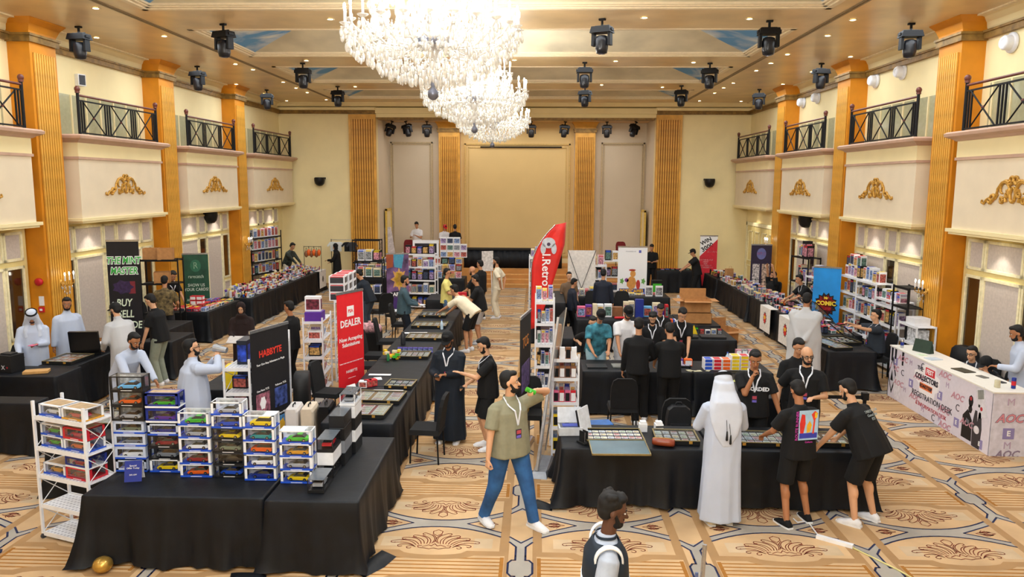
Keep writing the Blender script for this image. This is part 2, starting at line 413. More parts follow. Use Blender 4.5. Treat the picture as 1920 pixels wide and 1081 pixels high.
# ---- ceiling with coffers
CEIL = M('#e2c79a', .30, var=.10, scale=1.3, spec=.6)
COF = [(-4.0, -.8), (.8, 4.0), (5.6, 8.75), (10.4, 13.55), (15.2, 18.45), (20.0, 23.2), (24.8, 27.5)]
CXA, CXB = -6.85, 4.93
s = MB()
s.bx(XL, CXA, YF, YB, ZC, ZC+.3, CEIL); s.bx(CXB, XR, YF, YB, ZC, ZC+.3, CEIL)
yy = YF
for a, b in COF: s.bx(CXA, CXB, yy, a, ZC, ZC+.3, CEIL); yy = b
s.bx(CXA, CXB, yy, YB, ZC, ZC+.3, CEIL); struct(s.obj('ceiling'))
s = MB(); GR = M('#8d7a5c', .5)
for x in (-7.35, -7.28, 5.25, 5.32): s.bx(x-.02, x+.02, YF, YB-.4, ZC-.012, ZC, GR)
struct(s.obj('trim_ceiling_track'))
def sky_mat():
    m = bpy.data.materials.new('painted_sky'); m.use_nodes = True; nt = m.node_tree; b = nt.nodes['Principled BSDF']
    tc = nt.nodes.new('ShaderNodeTexCoord'); n = nt.nodes.new('ShaderNodeTexNoise'); n.inputs['Scale'].default_value = 1.1; n.inputs['Detail'].default_value = 5; n.inputs['Distortion'].default_value = .6
    r = nt.nodes.new('ShaderNodeValToRGB'); e = r.color_ramp.elements; e[0].position = .46; e[0].color = lin('#5e9bd0')+(1,); e[1].position = .68; e[1].color = lin('#dfe3df')+(1,)
    nt.links.new(tc.outputs['Object'], n.inputs['Vector']); nt.links.new(n.outputs[0], r.inputs[0]); nt.links.new(r.outputs[0], b.inputs['Base Color']); b.inputs['Roughness'].default_value = .7
    return m
SKY = sky_mat(); VAULT = M('#dcd3b8', .6, var=.12, scale=1.2); MOULD = M('#efe0c2', .5, var=.03)
for k, (a, b) in enumerate(COF):
    s = MB(); x0, x1, z0 = CXA+.2, CXB-.2, ZC+.06; a1, b1 = a+.2, b-.2; ym = (a+b)/2; zr = ZC+.5; hx = 1.75
    A = (x0, a1, z0); B = (x1, a1, z0); D = (x1, b1, z0); E_ = (x0, b1, z0); r0 = (x0+hx, ym, zr); r1 = (x1-hx, ym, zr)
    s.add([A, B, D, E_, r0, r1], [(0, 1, 5, 4), (2, 3, 4, 5)], VAULT); s.add([A, B, D, E_, r0, r1], [(3, 0, 4), (1, 2, 5)], SKY)
    o = struct(s.obj('ceiling_coffer'))
    s = MB()
    for w0, w1, za, zb in ((0, .10, ZC-.015, ZC+.04), (.10, .17, ZC+.01, ZC+.06), (.17, .22, ZC+.03, ZC+.07)):
        s.bx(CXA+w0, CXB-w0, a+w0, a+w1, za, zb, MOULD); s.bx(CXA+w0, CXB-w0, b-w1, b-w0, za, zb, MOULD)
        s.bx(CXA+w0, CXA+w1, a+w0, b-w0, za, zb, MOULD); s.bx(CXB-w1, CXB-w0, a+w0, b-w0, za, zb, MOULD)
    struct(s.obj('trim_coffer_frame'))
# ---- fluted pillars
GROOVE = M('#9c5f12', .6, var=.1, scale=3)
def pillar(name, label, W, D, H, n, face='x', z0=0.0, flare=True, smat=None, base=True):
    """local: faces -Y, width W along X, depth D behind"""
    t = thing(name, label, 'pillar', group=None)
    b = MB(); b.bx(-W/2, W/2, 0, D, z0, H-.42, smat or ORANGE); b.obj('shaft', t)
    rw = W*.82/n
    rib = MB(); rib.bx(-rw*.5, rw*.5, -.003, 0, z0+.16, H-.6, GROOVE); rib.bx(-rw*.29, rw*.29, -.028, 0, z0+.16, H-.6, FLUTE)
    me = rib.mesh('flute')
    for k in range(n): link('flute', me, t, (-W*.41+rw*(k+.5), 0, 0))
    if flare:
        b = MB(); prof = [(0, H-.42), (.0, H-.34), (.02, H-.22), (.07, H-.10), (.14, H-.02), (.15, H)]
        rings = []
        for d, z in prof: rings.append([(-W/2-d, -d, z), (W/2+d, -d, z), (W/2+d, D, z), (-W/2-d, D, z)])
        b.loft(rings, smat or ORANGE, smooth=False); b.obj('capital', t)
        b = MB(); b.bx(-W/2-.05, W/2+.05, -.05, D, H-.42, H-.28, BAND); b.bx(-W/2-.075, W/2+.075, -.075, D, H-.31, H-.27, BAND); b.obj('brown_band', t)
    if base:
        b = MB(); b.bx(-W/2-.025, W/2+.025, -.025, D, z0, z0+.14, CREAM); b.obj('plinth', t)
    return t
def where(k, side): return ['beside the camera', 'near the camera', 'second', 'third', 'nearest', 'middle', 'farthest'][k]
protoP = None
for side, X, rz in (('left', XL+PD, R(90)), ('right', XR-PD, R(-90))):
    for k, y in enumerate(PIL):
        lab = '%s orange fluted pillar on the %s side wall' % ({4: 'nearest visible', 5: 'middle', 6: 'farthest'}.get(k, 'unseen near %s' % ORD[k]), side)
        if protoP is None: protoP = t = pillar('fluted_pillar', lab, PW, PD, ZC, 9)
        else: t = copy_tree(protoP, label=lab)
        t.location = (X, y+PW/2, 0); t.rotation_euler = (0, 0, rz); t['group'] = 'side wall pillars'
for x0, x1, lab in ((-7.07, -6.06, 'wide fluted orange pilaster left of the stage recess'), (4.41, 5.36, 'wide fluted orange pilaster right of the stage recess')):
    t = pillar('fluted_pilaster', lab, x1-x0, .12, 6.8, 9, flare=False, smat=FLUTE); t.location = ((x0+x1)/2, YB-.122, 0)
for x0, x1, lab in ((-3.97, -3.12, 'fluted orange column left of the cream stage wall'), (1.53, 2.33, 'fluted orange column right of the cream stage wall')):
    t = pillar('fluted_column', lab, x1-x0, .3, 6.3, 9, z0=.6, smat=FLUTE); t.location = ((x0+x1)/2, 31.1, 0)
# ---- gold scroll relief
def scroll_mesh():
    b = MB()
    def sp(cx, cy, r0, r1, a0, turns, n=16):
        return [(cx+(r0+(r1-r0)*i/n)*math.cos(a0+turns*2*PI*i/n), cy+(r0+(r1-r0)*i/n)*math.sin(a0+turns*2*PI*i/n)) for i in range(n+1)]
    for sx in (-1, 1):
        L = [sp(.24, .18, .17, .05, R(200), -.75), sp(.15, .12, .06, .015, R(90), 1.2), sp(.28, .02, .05, .02, R(60), 1.3),
             [(.40, .12), (.46, .05), (.55, .02), (.62, .05), (.68, .03), (.75, -.04), (.82, -.02), (.8, .02)],
             [(.44, .06), (.5, .11), (.56, .1), (.6, .05)], [(.52, .02), (.58, -.03), (.64, .0)],
             sp(.06, .34, .07, .02, R(200), -.8), [(.02, .30), (.08, .27), (.14, .3), (.13, .35)],
             [(.0, .0), (.05, .03), (.07, .12), (.04, .2), (0, .23)], [(.10, .30), (.2, .33), (.3, .3), (.4, .2), (.42, .12)],
             [(.16, .0), (.18, .06), (.14, .1)]]
        for pts in L:
            P3 = [(sx*p[0], -.02, p[1]) for p in pts]
            n = len(P3)
            for i in range(n-1):
                w = .028*(1-.5*i/n)
                b.cyl(P3[i], P3[i+1], w, w*.96, 6, GOLD)
    return b.mesh('scroll_relief')
SCR = scroll_mesh()
# ---- balconies
def railing(par, L):
    r = bpy.data.objects.new('railing', None); C.objects.link(r); r.parent = par
    z0, z1 = 4.82, 5.52
    p = MB(); p.cyl((0, 0, 4.76), (0, 0, 5.62), .03, n=8, m=BMETAL); p.ell((0, 0, 5.68), (.055, .055, .06), M('#6d3a30', .35)); p.cyl((0, 0, 5.6), (0, 0, 5.64), .045, n=8, m=M('#6d3a30', .35)); pm = p.mesh('post')
    for x in (-L/2, L/2): link('post', pm, r, (x, 0, 0))
    b = MB(); b.cyl((-L/2, 0, 5.56), (L/2, 0, 5.56), .024, n=8, m=M('#6d3a30', .35)); b.obj('handrail', r)
    for z in (z0, 5.46): b = MB(); b.bx(-L/2, L/2, -.014, .014, z-.014, z+.014, BMETAL); b.obj('rail_bar', r)
    seg = L/3; bar = MB(); bar.bx(-.014, .014, -.012, .012, z0, 5.46, BMETAL); bm_ = bar.mesh('upright')
    for k in range(4):
        for d in ((-.09, 0, .09) if 0 < k < 3 else ((.1, .18) if k == 0 else (-.1, -.18))): link('upright', bm_, r, (-L/2+k*seg+d, 0, 0))
    w = seg-.27
    for k in range(3):
        for sg in (-1, 1):
            b = MB(); c = -L/2+(k+.5)*seg; b.cyl((c-w/2*sg, .01*sg, z0), (c+w/2*sg, .01*sg, 5.46), .014, n=6, m=BMETAL); b.obj('cross_bar', r)
        b = MB(); b.ell((-L/2+(k+.5)*seg, 0, (z0+5.46)/2), (.03, .025, .03), M('#6d3a30', .35)); b.obj('boss', r)
def balcony(label, L):
    t = thing('balcony', label, 'balcony', group='balconies along the side walls')
    b = MB(); b.bx(-L/2, L/2, 0, .5, 3.10, 4.64, PANELC); b.bx(-L/2-.01, L/2+.01, -.012, .5, 4.34, 4.62, CREAM); b.obj('front_panel', t)
    b = MB(); b.bx(-L/2-.1, L/2+.1, -.06, .5, 3.04, 3.1, CREAM); b.bx(-L/2-.04, L/2+.04, -.03, .5, 3.0, 3.04, CREAM); b.obj('lower_moulding', t)
    b = MB(); b.bx(-L/2-.03, L/2+.03, -.03, .5, 4.29, 4.34, MAUVE); b.obj('middle_moulding', t)
    b = MB()
    rings = []
    for d, z in ((.03, 4.62), (.08, 4.66), (.13, 4.68), (.17, 4.70), (.18, 4.75), (.14, 4.78)): rings.append([(-L/2-d, -d, z), (L/2+d, -d, z), (L/2+d, .5, z), (-L/2-d, .5, z)])
    b.loft(rings, MAUVE, smooth=False); b.obj('ledge', t)
    link('scroll_relief', SCR, t, (0, 0, 3.60))
    railing(t, L-.25)
    b = MB(); b.bx(-L/2+.0, L/2-.0, .46, .5, 4.78, 5.62, M('#b7b490', .12, var=.05, spec=.8))
    for k in range(7): b.bx(-L/2+.1+k*(L-.2)/6.-.02, -L/2+.1+k*(L-.2)/6.+.02, .44, .5, 4.78, 5.62, CREAM)
    b.obj('glazed_opening', t)
    return t
bp = None
for side, X, rz in (('left', XL+.52, R(90)), ('right', XR-.52, R(-90))):
    for k in range(1, 7):
        a = PIL[k]+PW; bnd = PIL[k+1] if k < 6 else YB+.1
        L = (bnd-a)-.62; mid = (a+bnd)/2+.0
        if k == 6: L = 3.95; mid = a+.3+L/2
        lab = '%s balcony with gold scroll relief on the %s side wall' % ({3: 'nearest visible', 4: 'second', 5: 'third', 6: 'farthest'}.get(k, 'unseen %s' % ORD[k]), side)
        if bp is None: bp = t = balcony(lab, L)
        elif k == 6 and side == 'left': bq = t = balcony(lab, L)
        elif k == 6: t = copy_tree(bq, label=lab)
        else: t = copy_tree(bp, label=lab)
        t.location = (X, mid, 0); t.rotation_euler = (0, 0, rz)
# ---- glazed partitions below the balconies
YCR = M('#ead795', .5, var=.05, scale=3); LIL = M('#c9bdb4', .75, var=.06, scale=20); DARKG = M('#3a2410', .08, var=.2, scale=1, spec=.9); CRF = M('#f5ecc4', .5)
def partition(n, L, kind):
    o = bpy.data.objects.new('window_%d' % n, None); C.objects.link(o); struct(o)
    cols = [.50, 1.02, .50, 1.02, .50]; tot = sum(cols); sc_ = (L-.24)/tot; x = -L/2+.12
    b = MB(); b.bx(-L/2, L/2, .0, .06, 0, 3.02, YCR)
    xs = []
    for c in cols: xs.append((x+.06, x+c*sc_-.06)); x += c*sc_
    b.obj('window_frame', o)
    for i, (xa, xb) in enumerate(xs):
        rows = [(2.42, 2.86, LIL), (.95, 2.22, DARKG if i % 2 == 0 else LIL), (.22, .78, LIL)]
        if i % 2: rows = [(2.42, 2.86, LIL), (.22, 2.22, LIL)]
        for za, zb, m in rows:
            q = MB(); q.bx(xa, xb, -.006, 0, za, zb, m); q.obj('pane' if m is DARKG else 'panel', o)
            q = MB(); frame(q, xa-.05, xb+.05, za-.05, zb+.05, 0, .05, .035, CRF); q.obj('window_moulding', o)
    q = MB(); q.bx(-L/2, L/2, -.03, 0, 0, .1, CRF); q.bx(-L/2, L/2, -.04, 0, 2.96, 3.02, CRF); q.obj('window_sill', o)
    return o
n = 1; pp = None
for side, X, rz in (('left', XL+.07, R(90)), ('right', XR-.07, R(-90))):
    for k in range(2, 7):
        if side == 'right' and k == 6: continue
        a = PIL[k]+PW; bnd = PIL[k+1] if k < 6 else YB-.6; L = bnd-a
        if k == 6: t = partition(n, L, 0)
        elif pp is None: pp = t = partition(n, L, 0)
        else: t = copy_tree(pp); t.name = 'window_%d' % n
        t.location = (X, (a+bnd)/2, 0); t.rotation_euler = (0, 0, rz); n += 1
# door recess far right
o = bpy.data.objects.new('door_1', None); C.objects.link(o); struct(o); o.location = (XR-.05, 26.7, 0); o.rotation_euler = (0, 0, R(-90))
b = MB(); b.bx(-1.9, 1.7, 0, .05, 0, 2.5, YCR); frame(b, -1.9, 1.7, -.05, 2.5, 0, .12, .06, CRF); b.obj('door_frame', o)
for k in range(4):
    b = MB(); x = -1.7+k*.84; b.bx(x, x+.78, -.05, 0, .02, 2.36, YCR); b.obj('door_leaf', o)
    for za, zb in ((.2, .95), (1.1, 2.2)):
        b = MB(); frame(b, x+.12, x+.66, za, zb, -.05, .03, .02, CRF); b.obj('door_moulding', o)
for k in range(2):
    b = MB(); b.cyl((-.02+k*.1-.04, -.09, 1.0), (-.02+k*.1-.04, -.09, 1.25), .015, n=6, m=GOLD); b.obj('door_handle', o)
# recess side doors ajar (cream narrow)
for i, (x, lab) in enumerate(((-6.0, ''), (4.3, ''))):
    b = MB(); b.bx(x-.04 if i else x, x if i else x+.04, 30.2, 31.1, .6, 2.75, CREAM); b.bx(x-.07 if i else x, x if i else x+.07, 30.14, 30.22, .6, 2.82, M('#e8c65e', .5)); b.bx(x-.07 if i else x, x if i else x+.07, 31.08, 31.16, .6, 2.82, M('#e8c65e', .5)); b.bx(x-.07 if i else x, x if i else x+.07, 30.14, 31.16, 2.75, 2.83, M('#e8c65e', .5))
    struct(b.obj('door_%d' % (i+2)))
# ================================================================= CEILING FITTINGS
BULB = M('#fff2d8', .4, var=0, emit=30); DL = M('#fff0d0', .4, var=0, emit=26)
def chandelier(label):
    t = thing('crystal_chandelier', label, 'chandelier', group='crystal chandeliers')
    GM = M('#cbbf9a', .25, .5, var=.05); SG = M('#6f7280', .3, .5)
    b = MB(); b.lathe([(.02, 1.9), (.05, 1.7), (.03, 1.5), (.09, 1.3), (.04, 1.15), (.1, .9), (.05, .75), (.12, .55), (.13, .5), (.05, .42), (.03, .3), (.06, .22), (.02, .15)], n=12, m=CRYSTAL); b.obj('stem', t)
    b = MB(); b.lathe([(.03, .46), (.15, .50), (.16, .56), (.05, .6)], n=16, m=SG); b.obj('arm_hub', t); b = MB(); b.lathe([(.02, .0), (.05, .03), (.05, .08), (.015, .12), (.04, .18), (.02, .22)], n=10, m=SG); b.obj('finial', t)
    b = MB(); b.cyl((0, 0, 1.85), (0, 0, 3.0), .018, n=6, m=M('#8a3b3b', .8)); b.lathe([(.12, 2.98), (.16, 2.94), (.05, 2.86)], n=12, m=GOLD); b.obj('chain_sleeve', t)
    arm = MB()
    tiers = [(24, .80, .52, .62, 0), (16, .56, .62, .88, .1), (12, .36, .8, 1.22, .2)]
    drop = MB(); drop.ell((0, 0, -.035), (.016, .016, .034), CRYSTAL, n=6, k=4); drop.ell((0, 0, .008), (.009, .009, .009), CRYSTAL, n=5, k=3)
    dm = drop.v, drop.f
    dr = MB(); bulbs = MB(); cand = MB()
    def put(x, y, z, s=1.0): dr.add([(x+v[0]*s, y+v[1]*s, z+v[2]*s) for v in dm[0]], dm[1], CRYSTAL, smooth=True)
    rnd = random.Random(3)
    for n, r, z0, z1, ph in tiers:
        am = MB()
        pts = [(.10, 0, z0), (r*.4, 0, z0-.10+.02), (r*.7, 0, z0-.08), (r*.92, 0, z0+.02), (r, 0, z1)]
        sm = []
        for i in range(len(pts)-1):
            for q in range(3):
                a, c = Vector(pts[i]), Vector(pts[i+1]); sm.append(a.lerp(c, q/3))
        sm.append(Vector(pts[-1])); am.tube(sm, .011, 5, CRYSTAL)
        am.lathe([(.012, z1), (.045, z1+.02), (.05, z1+.03), (.01, z1+.035)], (r, 0, 0), 8, CRYSTAL)
        am.cyl((r, 0, z1+.03), (r, 0, z1+.13), .012, n=6, m=WHITE)
        ame = am.mesh('arm'); bm2 = MB(); bm2.ell((r, 0, z1+.165), (.014, .014, .036), BULB, n=6, k=4); bme = bm2.mesh('bulb')
        for k in range(n):
            a = 2*PI*k/n+ph; o = link('arm', ame, t); o.rotation_euler = (0, 0, a); q = link('bulb', bme, o)
            for rr, zz in ((r, z1-.0), (r*.96, z1-.05), (r*.9, z0+.0), (r*.75, z0-.09), (r*.6, z0-.1), (r*1.04, z1+.0)):
                aa = a+rnd.uniform(-.03, .03); put(rr*math.cos(aa), rr*math.sin(aa), zz-.02, rnd.uniform(.9, 1.3))
    # strings and garlands of drops
    for n, r, z in ((60, .78, .50), (54, .70, .42), (46, .6, .36), (40, .5, .30), (34, .4, .26), (28, .3, .22), (20, .2, .20), (12, .1, .2), (44, .55, .72), (36, .42, .95), (30, .33, 1.12), (24, .22, 1.35), (18, .14, 1.6), (30, .62, .6)):
        for k in range(n):
            a = 2*PI*k/n+rnd.uniform(-.03, .03); put(r*math.cos(a), r*math.sin(a), z+rnd.uniform(-.02, .02), rnd.uniform(.9, 1.35))
            put(r*.97*math.cos(a+.04), r*.97*math.sin(a+.04), z+.07, rnd.uniform(.5, .8))
    o = dr.obj('crystal_drops', t); o['kind'] = 'stuff'
    g = MB()
    for k in range(24):
        a = 2*PI*k/24; pts = []
        for i in range(9):
            u = i/8; r = .2+.58*u; pts.append((r*math.cos(a), r*math.sin(a), .9-.9*u*(1-u)*.9-.3*u))
        g.tube(pts, .006, 4, CRYSTAL)
    o = g.obj('crystal_strings', t); o['kind'] = 'stuff'
    return t
ch = None
for i, y in enumerate(CHAND_Y):
    lab = ['unseen crystal chandelier far behind the camera', 'unseen crystal chandelier above the camera', 'largest nearest crystal chandelier at the top left of the picture', 'middle crystal chandelier hanging behind the largest one', 'farthest and lowest looking crystal chandelier towards the stage'][i]
    if i < 2: continue
    if ch is None: ch = t = chandelier(lab)
    else: t = copy_tree(ch, label=lab)
    t.location = (-.98, y, 4.62); t.rotation_euler = (0, 0, i*.7)
# moving head stage lights hung from the ceiling
def moving_head():
    t = thing('moving_head_light', '', 'stage light', group='moving head stage lights on the ceiling')
    b = MB(); b.cyl((0, 0, 0), (0, 0, -.12), .02, n=6, m=BMETAL); b.bx(-.05, .05, -.03, .03, -.03, 0, BMETAL); b.cyl((-.12, 0, -.12), (.12, 0, -.12), .014, n=6, m=BMETAL); b.obj('clamp', t)
    b = MB(); b.box((0, 0, -.18), (.34, .22, .10), BMETAL, taper=.86); b.bx(-.18, -.16, -.05, .05, -.2, -.16, BMETAL); b.bx(.16, .18, -.05, .05, -.2, -.16, BMETAL); b.obj('base_box', t)
    for s_ in (-1, 1): b = MB(); b.box((s_*.135, 0, -.32), (.045, .12, .22), BMETAL, taper=.9); b.obj('yoke_arm', t)
    b = MB(); b.lathe([(.06, -.27), (.095, -.29), (.105, -.36), (.10, -.48), (.085, -.55), (.06, -.56)], n=14, m=M('#1c1d22', .3)); b.obj('head', t)
    b = MB(); b.lathe([(.01, -.568), (.055, -.565), (.058, -.555)], n=12, m=M('#39415a', .1, spec=.9)); b.obj('lens', t)
    return t
mh = None
MHP = [((115, 58), 'above the near left pillar'), ((345, 130), 'above the middle left pillar'), ((480, 173), 'above the far left pillar'), ((413, 50), 'on the left beam nearest the camera'), ((563, 122), 'on the left beam second from the camera'), ((629, 165), 'on the left beam farthest from the camera'),
       ((1124, 33), 'nearest in the central row'), ((1092, 115), 'second in the central row'), ((1093, 160), 'third in the central row'), ((1438, 33), 'on the right beam nearest the camera'), ((1327, 114), 'on the right beam second from the camera'), ((1274, 157), 'on the right beam farthest from the camera'),
       ((1733, 35), 'above the near right pillar'), ((1558, 112), 'above the middle right pillar'), ((1437, 162), 'above the far right pillar')]
for (px, py), lab in MHP:
    p = G(px, py, ZC); p.x += .28 if px < 500 and px in (115, 345, 480) else (-.28 if px in (1733, 1558, 1437) else 0)
    if mh is None: mh = t = moving_head()
    else: t = copy_tree(mh)
    t['label'] = 'black moving head stage light %s' % lab
    t.location = p; t.rotation_euler = (0, 0, random.uniform(-.5, .5)); t.scale = (1.15, 1.15, 1.1)
for px, tilt, lab in ((732, .5, 'leftmost in the stage recess'), (757, -.4, 'second from left in the stage recess'), (797, 0, 'third from left in the stage recess'), (993, 0, 'left of centre in the stage recess'), (1057, .2, 'right of centre in the stage recess'), (1135, 0, 'second from right in the stage recess'), (1190, .6, 'rightmost in the stage recess')):
    p = GY(px, 222, 30.6); t = copy_tree(mh); t['label'] = 'black moving head stage light %s' % lab
    t.location = (p.x, 30.6, 6.265); t.rotation_euler = (0, tilt*.6, tilt); t['group'] = 'stage lights in the recess'
# downlights
def downlight():
    t = thing('downlight', '', 'ceiling light', group='recessed ceiling downlights')
    b = MB(); b.lathe([(.075, -.004), (.08, -.012), (.055, -.014), (.05, -.004)], n=14, m=M('#f1e4c2', .4)); b.obj('trim_ring', t)
    b = MB(); b.lathe([(.05, -.006), (.045, -.01), (.01, -.011)], n=12, m=DL); b.obj('lamp_glass', t)
    return t
dn = None
DLP = [(174, 23), (176, 78), (303, 74), (437, 125), (470, 135), (372, 140), (439, 163), (492, 180), (527, 158), (551, 169), (572, 177), (534, 193), (608, 190), (614, 39), (570, 117), (662, 165), (1203, 30), (1150, 112), (1124, 157), (1238, 160),
       (1594, 30), (1684, 58), (1547, 60), (1472, 96), (1441, 113), (1590, 99), (1518, 128), (1414, 127), (1371, 151), (1353, 160), (1464, 152), (1336, 170), (1420, 170), (1308, 185), (1386, 185), (1400, 30), (1296, 113), (960, 112)]
for i, (px, py) in enumerate(DLP):
    p = G(px, py, ZC)
    if dn is None: dn = t = downlight()
    else: t = copy_tree(dn)
    s_ = 'left' if px < 640 else ('right' if px > 1270 else 'centre')
    t['label'] = 'small round glowing downlight in the %s part of the ceiling' % s_; t['group'] = 'recessed downlights in the %s ceiling' % s_
    t.location = p
# wall washers under the balconies and over the far door
for side, X in ((-1, XL+.35), (1, XR-.35)):
    for k in range(3, 7):
        for f_ in (.3, .72):
            y = PIL[k]+PW+4.0*f_
            t = copy_tree(dn); t.location = (X, y, 3.0); t['label'] = 'small downlight under a balcony on the %s wall' % ('left' if side < 0 else 'right'); t['group'] = 'downlights under the %s balconies' % ('left' if side < 0 else 'right')
            lamp('SPOT', 'wall_washer', (X, y, 2.95), 28, (1, .93, .8), .03, spot=95)
# wall speakers
def wall_speaker(lab, loc, rz, s_=1):
    t = thing('wall_speaker', lab, 'speaker', loc, rz)
    b = MB(); b.bx(-.2, .2, -.06, 0, .05, .12, BMETAL); b.obj('bracket', t)
    b = MB(); b.lathe([(.2, .1), (.2, .0), (.17, -.12), (.1, -.19), (.02, -.21)], (0, -.14, 0), 14, M('#101114', .35)); b.obj('cabinet', t); t.scale = (s_, s_, s_)
wall_speaker('black rounded speaker on the back wall left of the stage', (GY(599, 342, 28.98).x, 28.98, GY(599, 342, 28.98).z), 0)
wall_speaker('black rounded speaker on the back wall right of the stage', (GY(1327, 337, 28.98).x, 28.98, GY(1327, 337, 28.98).z), 0)
wall_speaker('black rounded speaker under the third left balcony', (XL+.02, GX(381, 405, XL).y, 2.86), R(90), 1.1)
wall_speaker('black rounded speaker under the third right balcony', (XR-.02, GX(1522, 401, XR).y, 2.86), R(-90), 1.1)
# round white projectors / vents high on the right wall
pv = None
for px, py, lab in ((1895, 70, 'nearest'), (1690, 127, 'second nearest'), (1640, 144, 'third nearest'), (1531, 177, 'fourth nearest'), (1504, 186, 'farthest')):
    p = GX(px, py, XR)
    if pv is None:
        t = pv = thing('round_air_nozzle', '', 'air vent', group='round white air nozzles on the right wall')
        b = MB(); b.lathe([(.17, 0), (.17, .03), (.12, .05)], n=18, m=WHITE, T=Matrix.Rotation(R(90), 4, 'X')); b.obj('flange', t)
        b = MB(); b.lathe([(.13, .02), (.12, .14), (.09, .18), (.06, .15)], n=16, m=WHITE, T=Matrix.Rotation(R(90), 4, 'X')); b.obj('nozzle', t)
    else: t = copy_tree(pv)
    t['label'] = 'white round air nozzle high on the right wall, %s' % lab
    t.location = (XR-.01, p.y, p.z); t.rotation_euler = (0, 0, R(-90))
# wall sconces on side pillars
def sconce(lab, loc, rz):
    t = thing('crystal_sconce', lab, 'wall lamp', loc, rz)
    b = MB(); b.ell((0, -.02, 0), (.04, .03, .06), GOLD); b.obj('back_plate', t)
    for a in (-.14, 0, .14):
        b = MB(); b.tube([(0, -.03, 0), (a*.6, -.12, -.06), (a, -.2, -.02), (a, -.2, .05)], .009, 5, GOLD); b.cyl((a, -.2, .05), (a, -.2, .15), .013, n=6, m=WHITE); b.obj('arm', t)
        b = MB(); b.ell((a, -.2, .18), (.012, .012, .035), BULB, n=6, k=4); b.obj('bulb', t)
    b = MB()
    for k in range(14):
        a = random.uniform(-.16, .16); b.ell((a, -.12-random.random()*.1, -.05-random.random()*.16), (.012, .012, .03), CRYSTAL, n=5, k=3)
    o = b.obj('crystal_drops', t)
for px, py, X, rz, lab in ((112, 538, XL+PD, 90, 'crystal wall sconce on the nearest left pillar'), (457, 462, XL+PD, 90, 'crystal wall sconce on the farthest left pillar'), (1742, 537, XR-PD, -90, 'crystal wall sconce on the nearest right pillar'), (1447, 453, XR-PD, -90, 'crystal wall sconce on the farthest right pillar')):
    p = GX(px, py, X); sconce(lab, (X, p.y, p.z), R(rz))
# fire alarm fittings on the near left pillar
RED = M('#c8202c', .4)
p = GY(75, 537, PIL[4]); t = thing('fire_alarm_bell', 'round red alarm sounder on the nearest left pillar', 'alarm', (p.x, PIL[4]-.01, p.z)); b = MB(); b.lathe([(.07, 0), (.075, .05), (.04, .07), (.01, .07)], n=14, m=RED, T=Matrix.Rotation(R(90), 4, 'X')); b.obj('housing', t)
p = GY(79, 573, PIL[4]); b = MB(); b.bx(-.045, .045, -.02, 0, -.09, .09, WHITE); tag(b.obj('wall_plate', loc=(p.x, PIL[4], p.z)), 'white switch plate below the red alarm sounder', 'switch plate')
p = GY(80, 589, PIL[4]); b = MB(); b.bx(-.05, .05, -.04, 0, -.05, .05, RED); b.bx(-.025, .025, -.045, -.04, -.02, .02, WHITE); tag(b.obj('call_point', loc=(p.x, PIL[4], p.z)), 'small square red call point on the nearest left pillar', 'alarm')
p = GX(122, 155, XL); b = MB(); b.bx(-.09, .09, -.14, 0, -.12, .12, WHITE); b.bx(-.07, .07, -.15, -.14, -.1, .1, M('#3c4048', .3)); tag(b.obj('wall_sensor', loc=(XL, p.y+.35, p.z), rz=R(70)), 'grey and white sensor box above the second left balcony', 'sensor')
# ================================================================= PEOPLE
SKIN = {'a': M('#c08a66', .55, var=.04, scale=5), 'b': M('#a9714c', .55, var=.04, scale=5), 'c': M('#5b3a2a', .5, var=.05), 'd': M('#d2a07c', .55, var=.04, scale=5)}
HAIR = M('#0f0d0d', .7, var=.3, scale=60); EYEM = M('#1b1512', .3)
THOBE = M('#b9c3d8', .75, var=.03, scale=3); THOBE2 = M('#bcbdc0', .75, var=.03, scale=3); BLK = M('#0b0c0f', .85, var=.12, scale=5); NAVYC = M('#101a27', .8, var=.12, scale=5)
DENIM = M('#2b5a92', .8, var=.3, scale=5); SAGE = M('#8a8871', .85, var=.06); CREAMC = M('#e6dac0', .8, var=.05)
WHITEC = M('#e4e4e8', .8, var=.04)
LANY = M('#dfe3ec', .6, var=.05)
def remesh(o, v, sm=2):
    m = o.modifiers.new('skin', 'REMESH'); m.mode = 'VOXEL'; m.voxel_size = v; m.use_smooth_shade = True
    if sm: s_ = o.modifiers.new('smooth', 'SMOOTH'); s_.factor = .5; s_.iterations = sm
    return o
def ik(a, b, l1, l2, pole):
    d = b-a; L = d.length; mx = (l1+l2)*.999
    if L > mx: b = a+d*(mx/L); d = b-a; L = mx
    x = (l1*l1-l2*l2+L*L)/(2*L); h = math.sqrt(max(0, l1*l1-x*x)); u = d/L
    p = pole-u*pole.dot(u)
    p = p.normalized() if p.length > 1e-4 else u.orthogonal().normalized()
    return a+u*x+p*h, b
def ering(c, rx, ry, u=None, v=None, n=22, fold=0, nf=7, ph=0, sq=2.4):
    u = u or Vector((1, 0, 0)); v = v or Vector((0, 1, 0)); out = []
    for i in range(n):
        t = 2*PI*i/n; ct, st = math.cos(t), math.sin(t)
        k = 1+fold*math.sin(nf*t+ph)+fold*.5*math.sin((nf*2-3)*t+ph*1.7)
        ex = abs(ct)**(2/sq)*(1 if ct >= 0 else -1); ey = abs(st)**(2/sq)*(1 if st >= 0 else -1)
        out.append(c+u*rx*ex*k+v*ry*ey*k)
    return out
NP = [0]
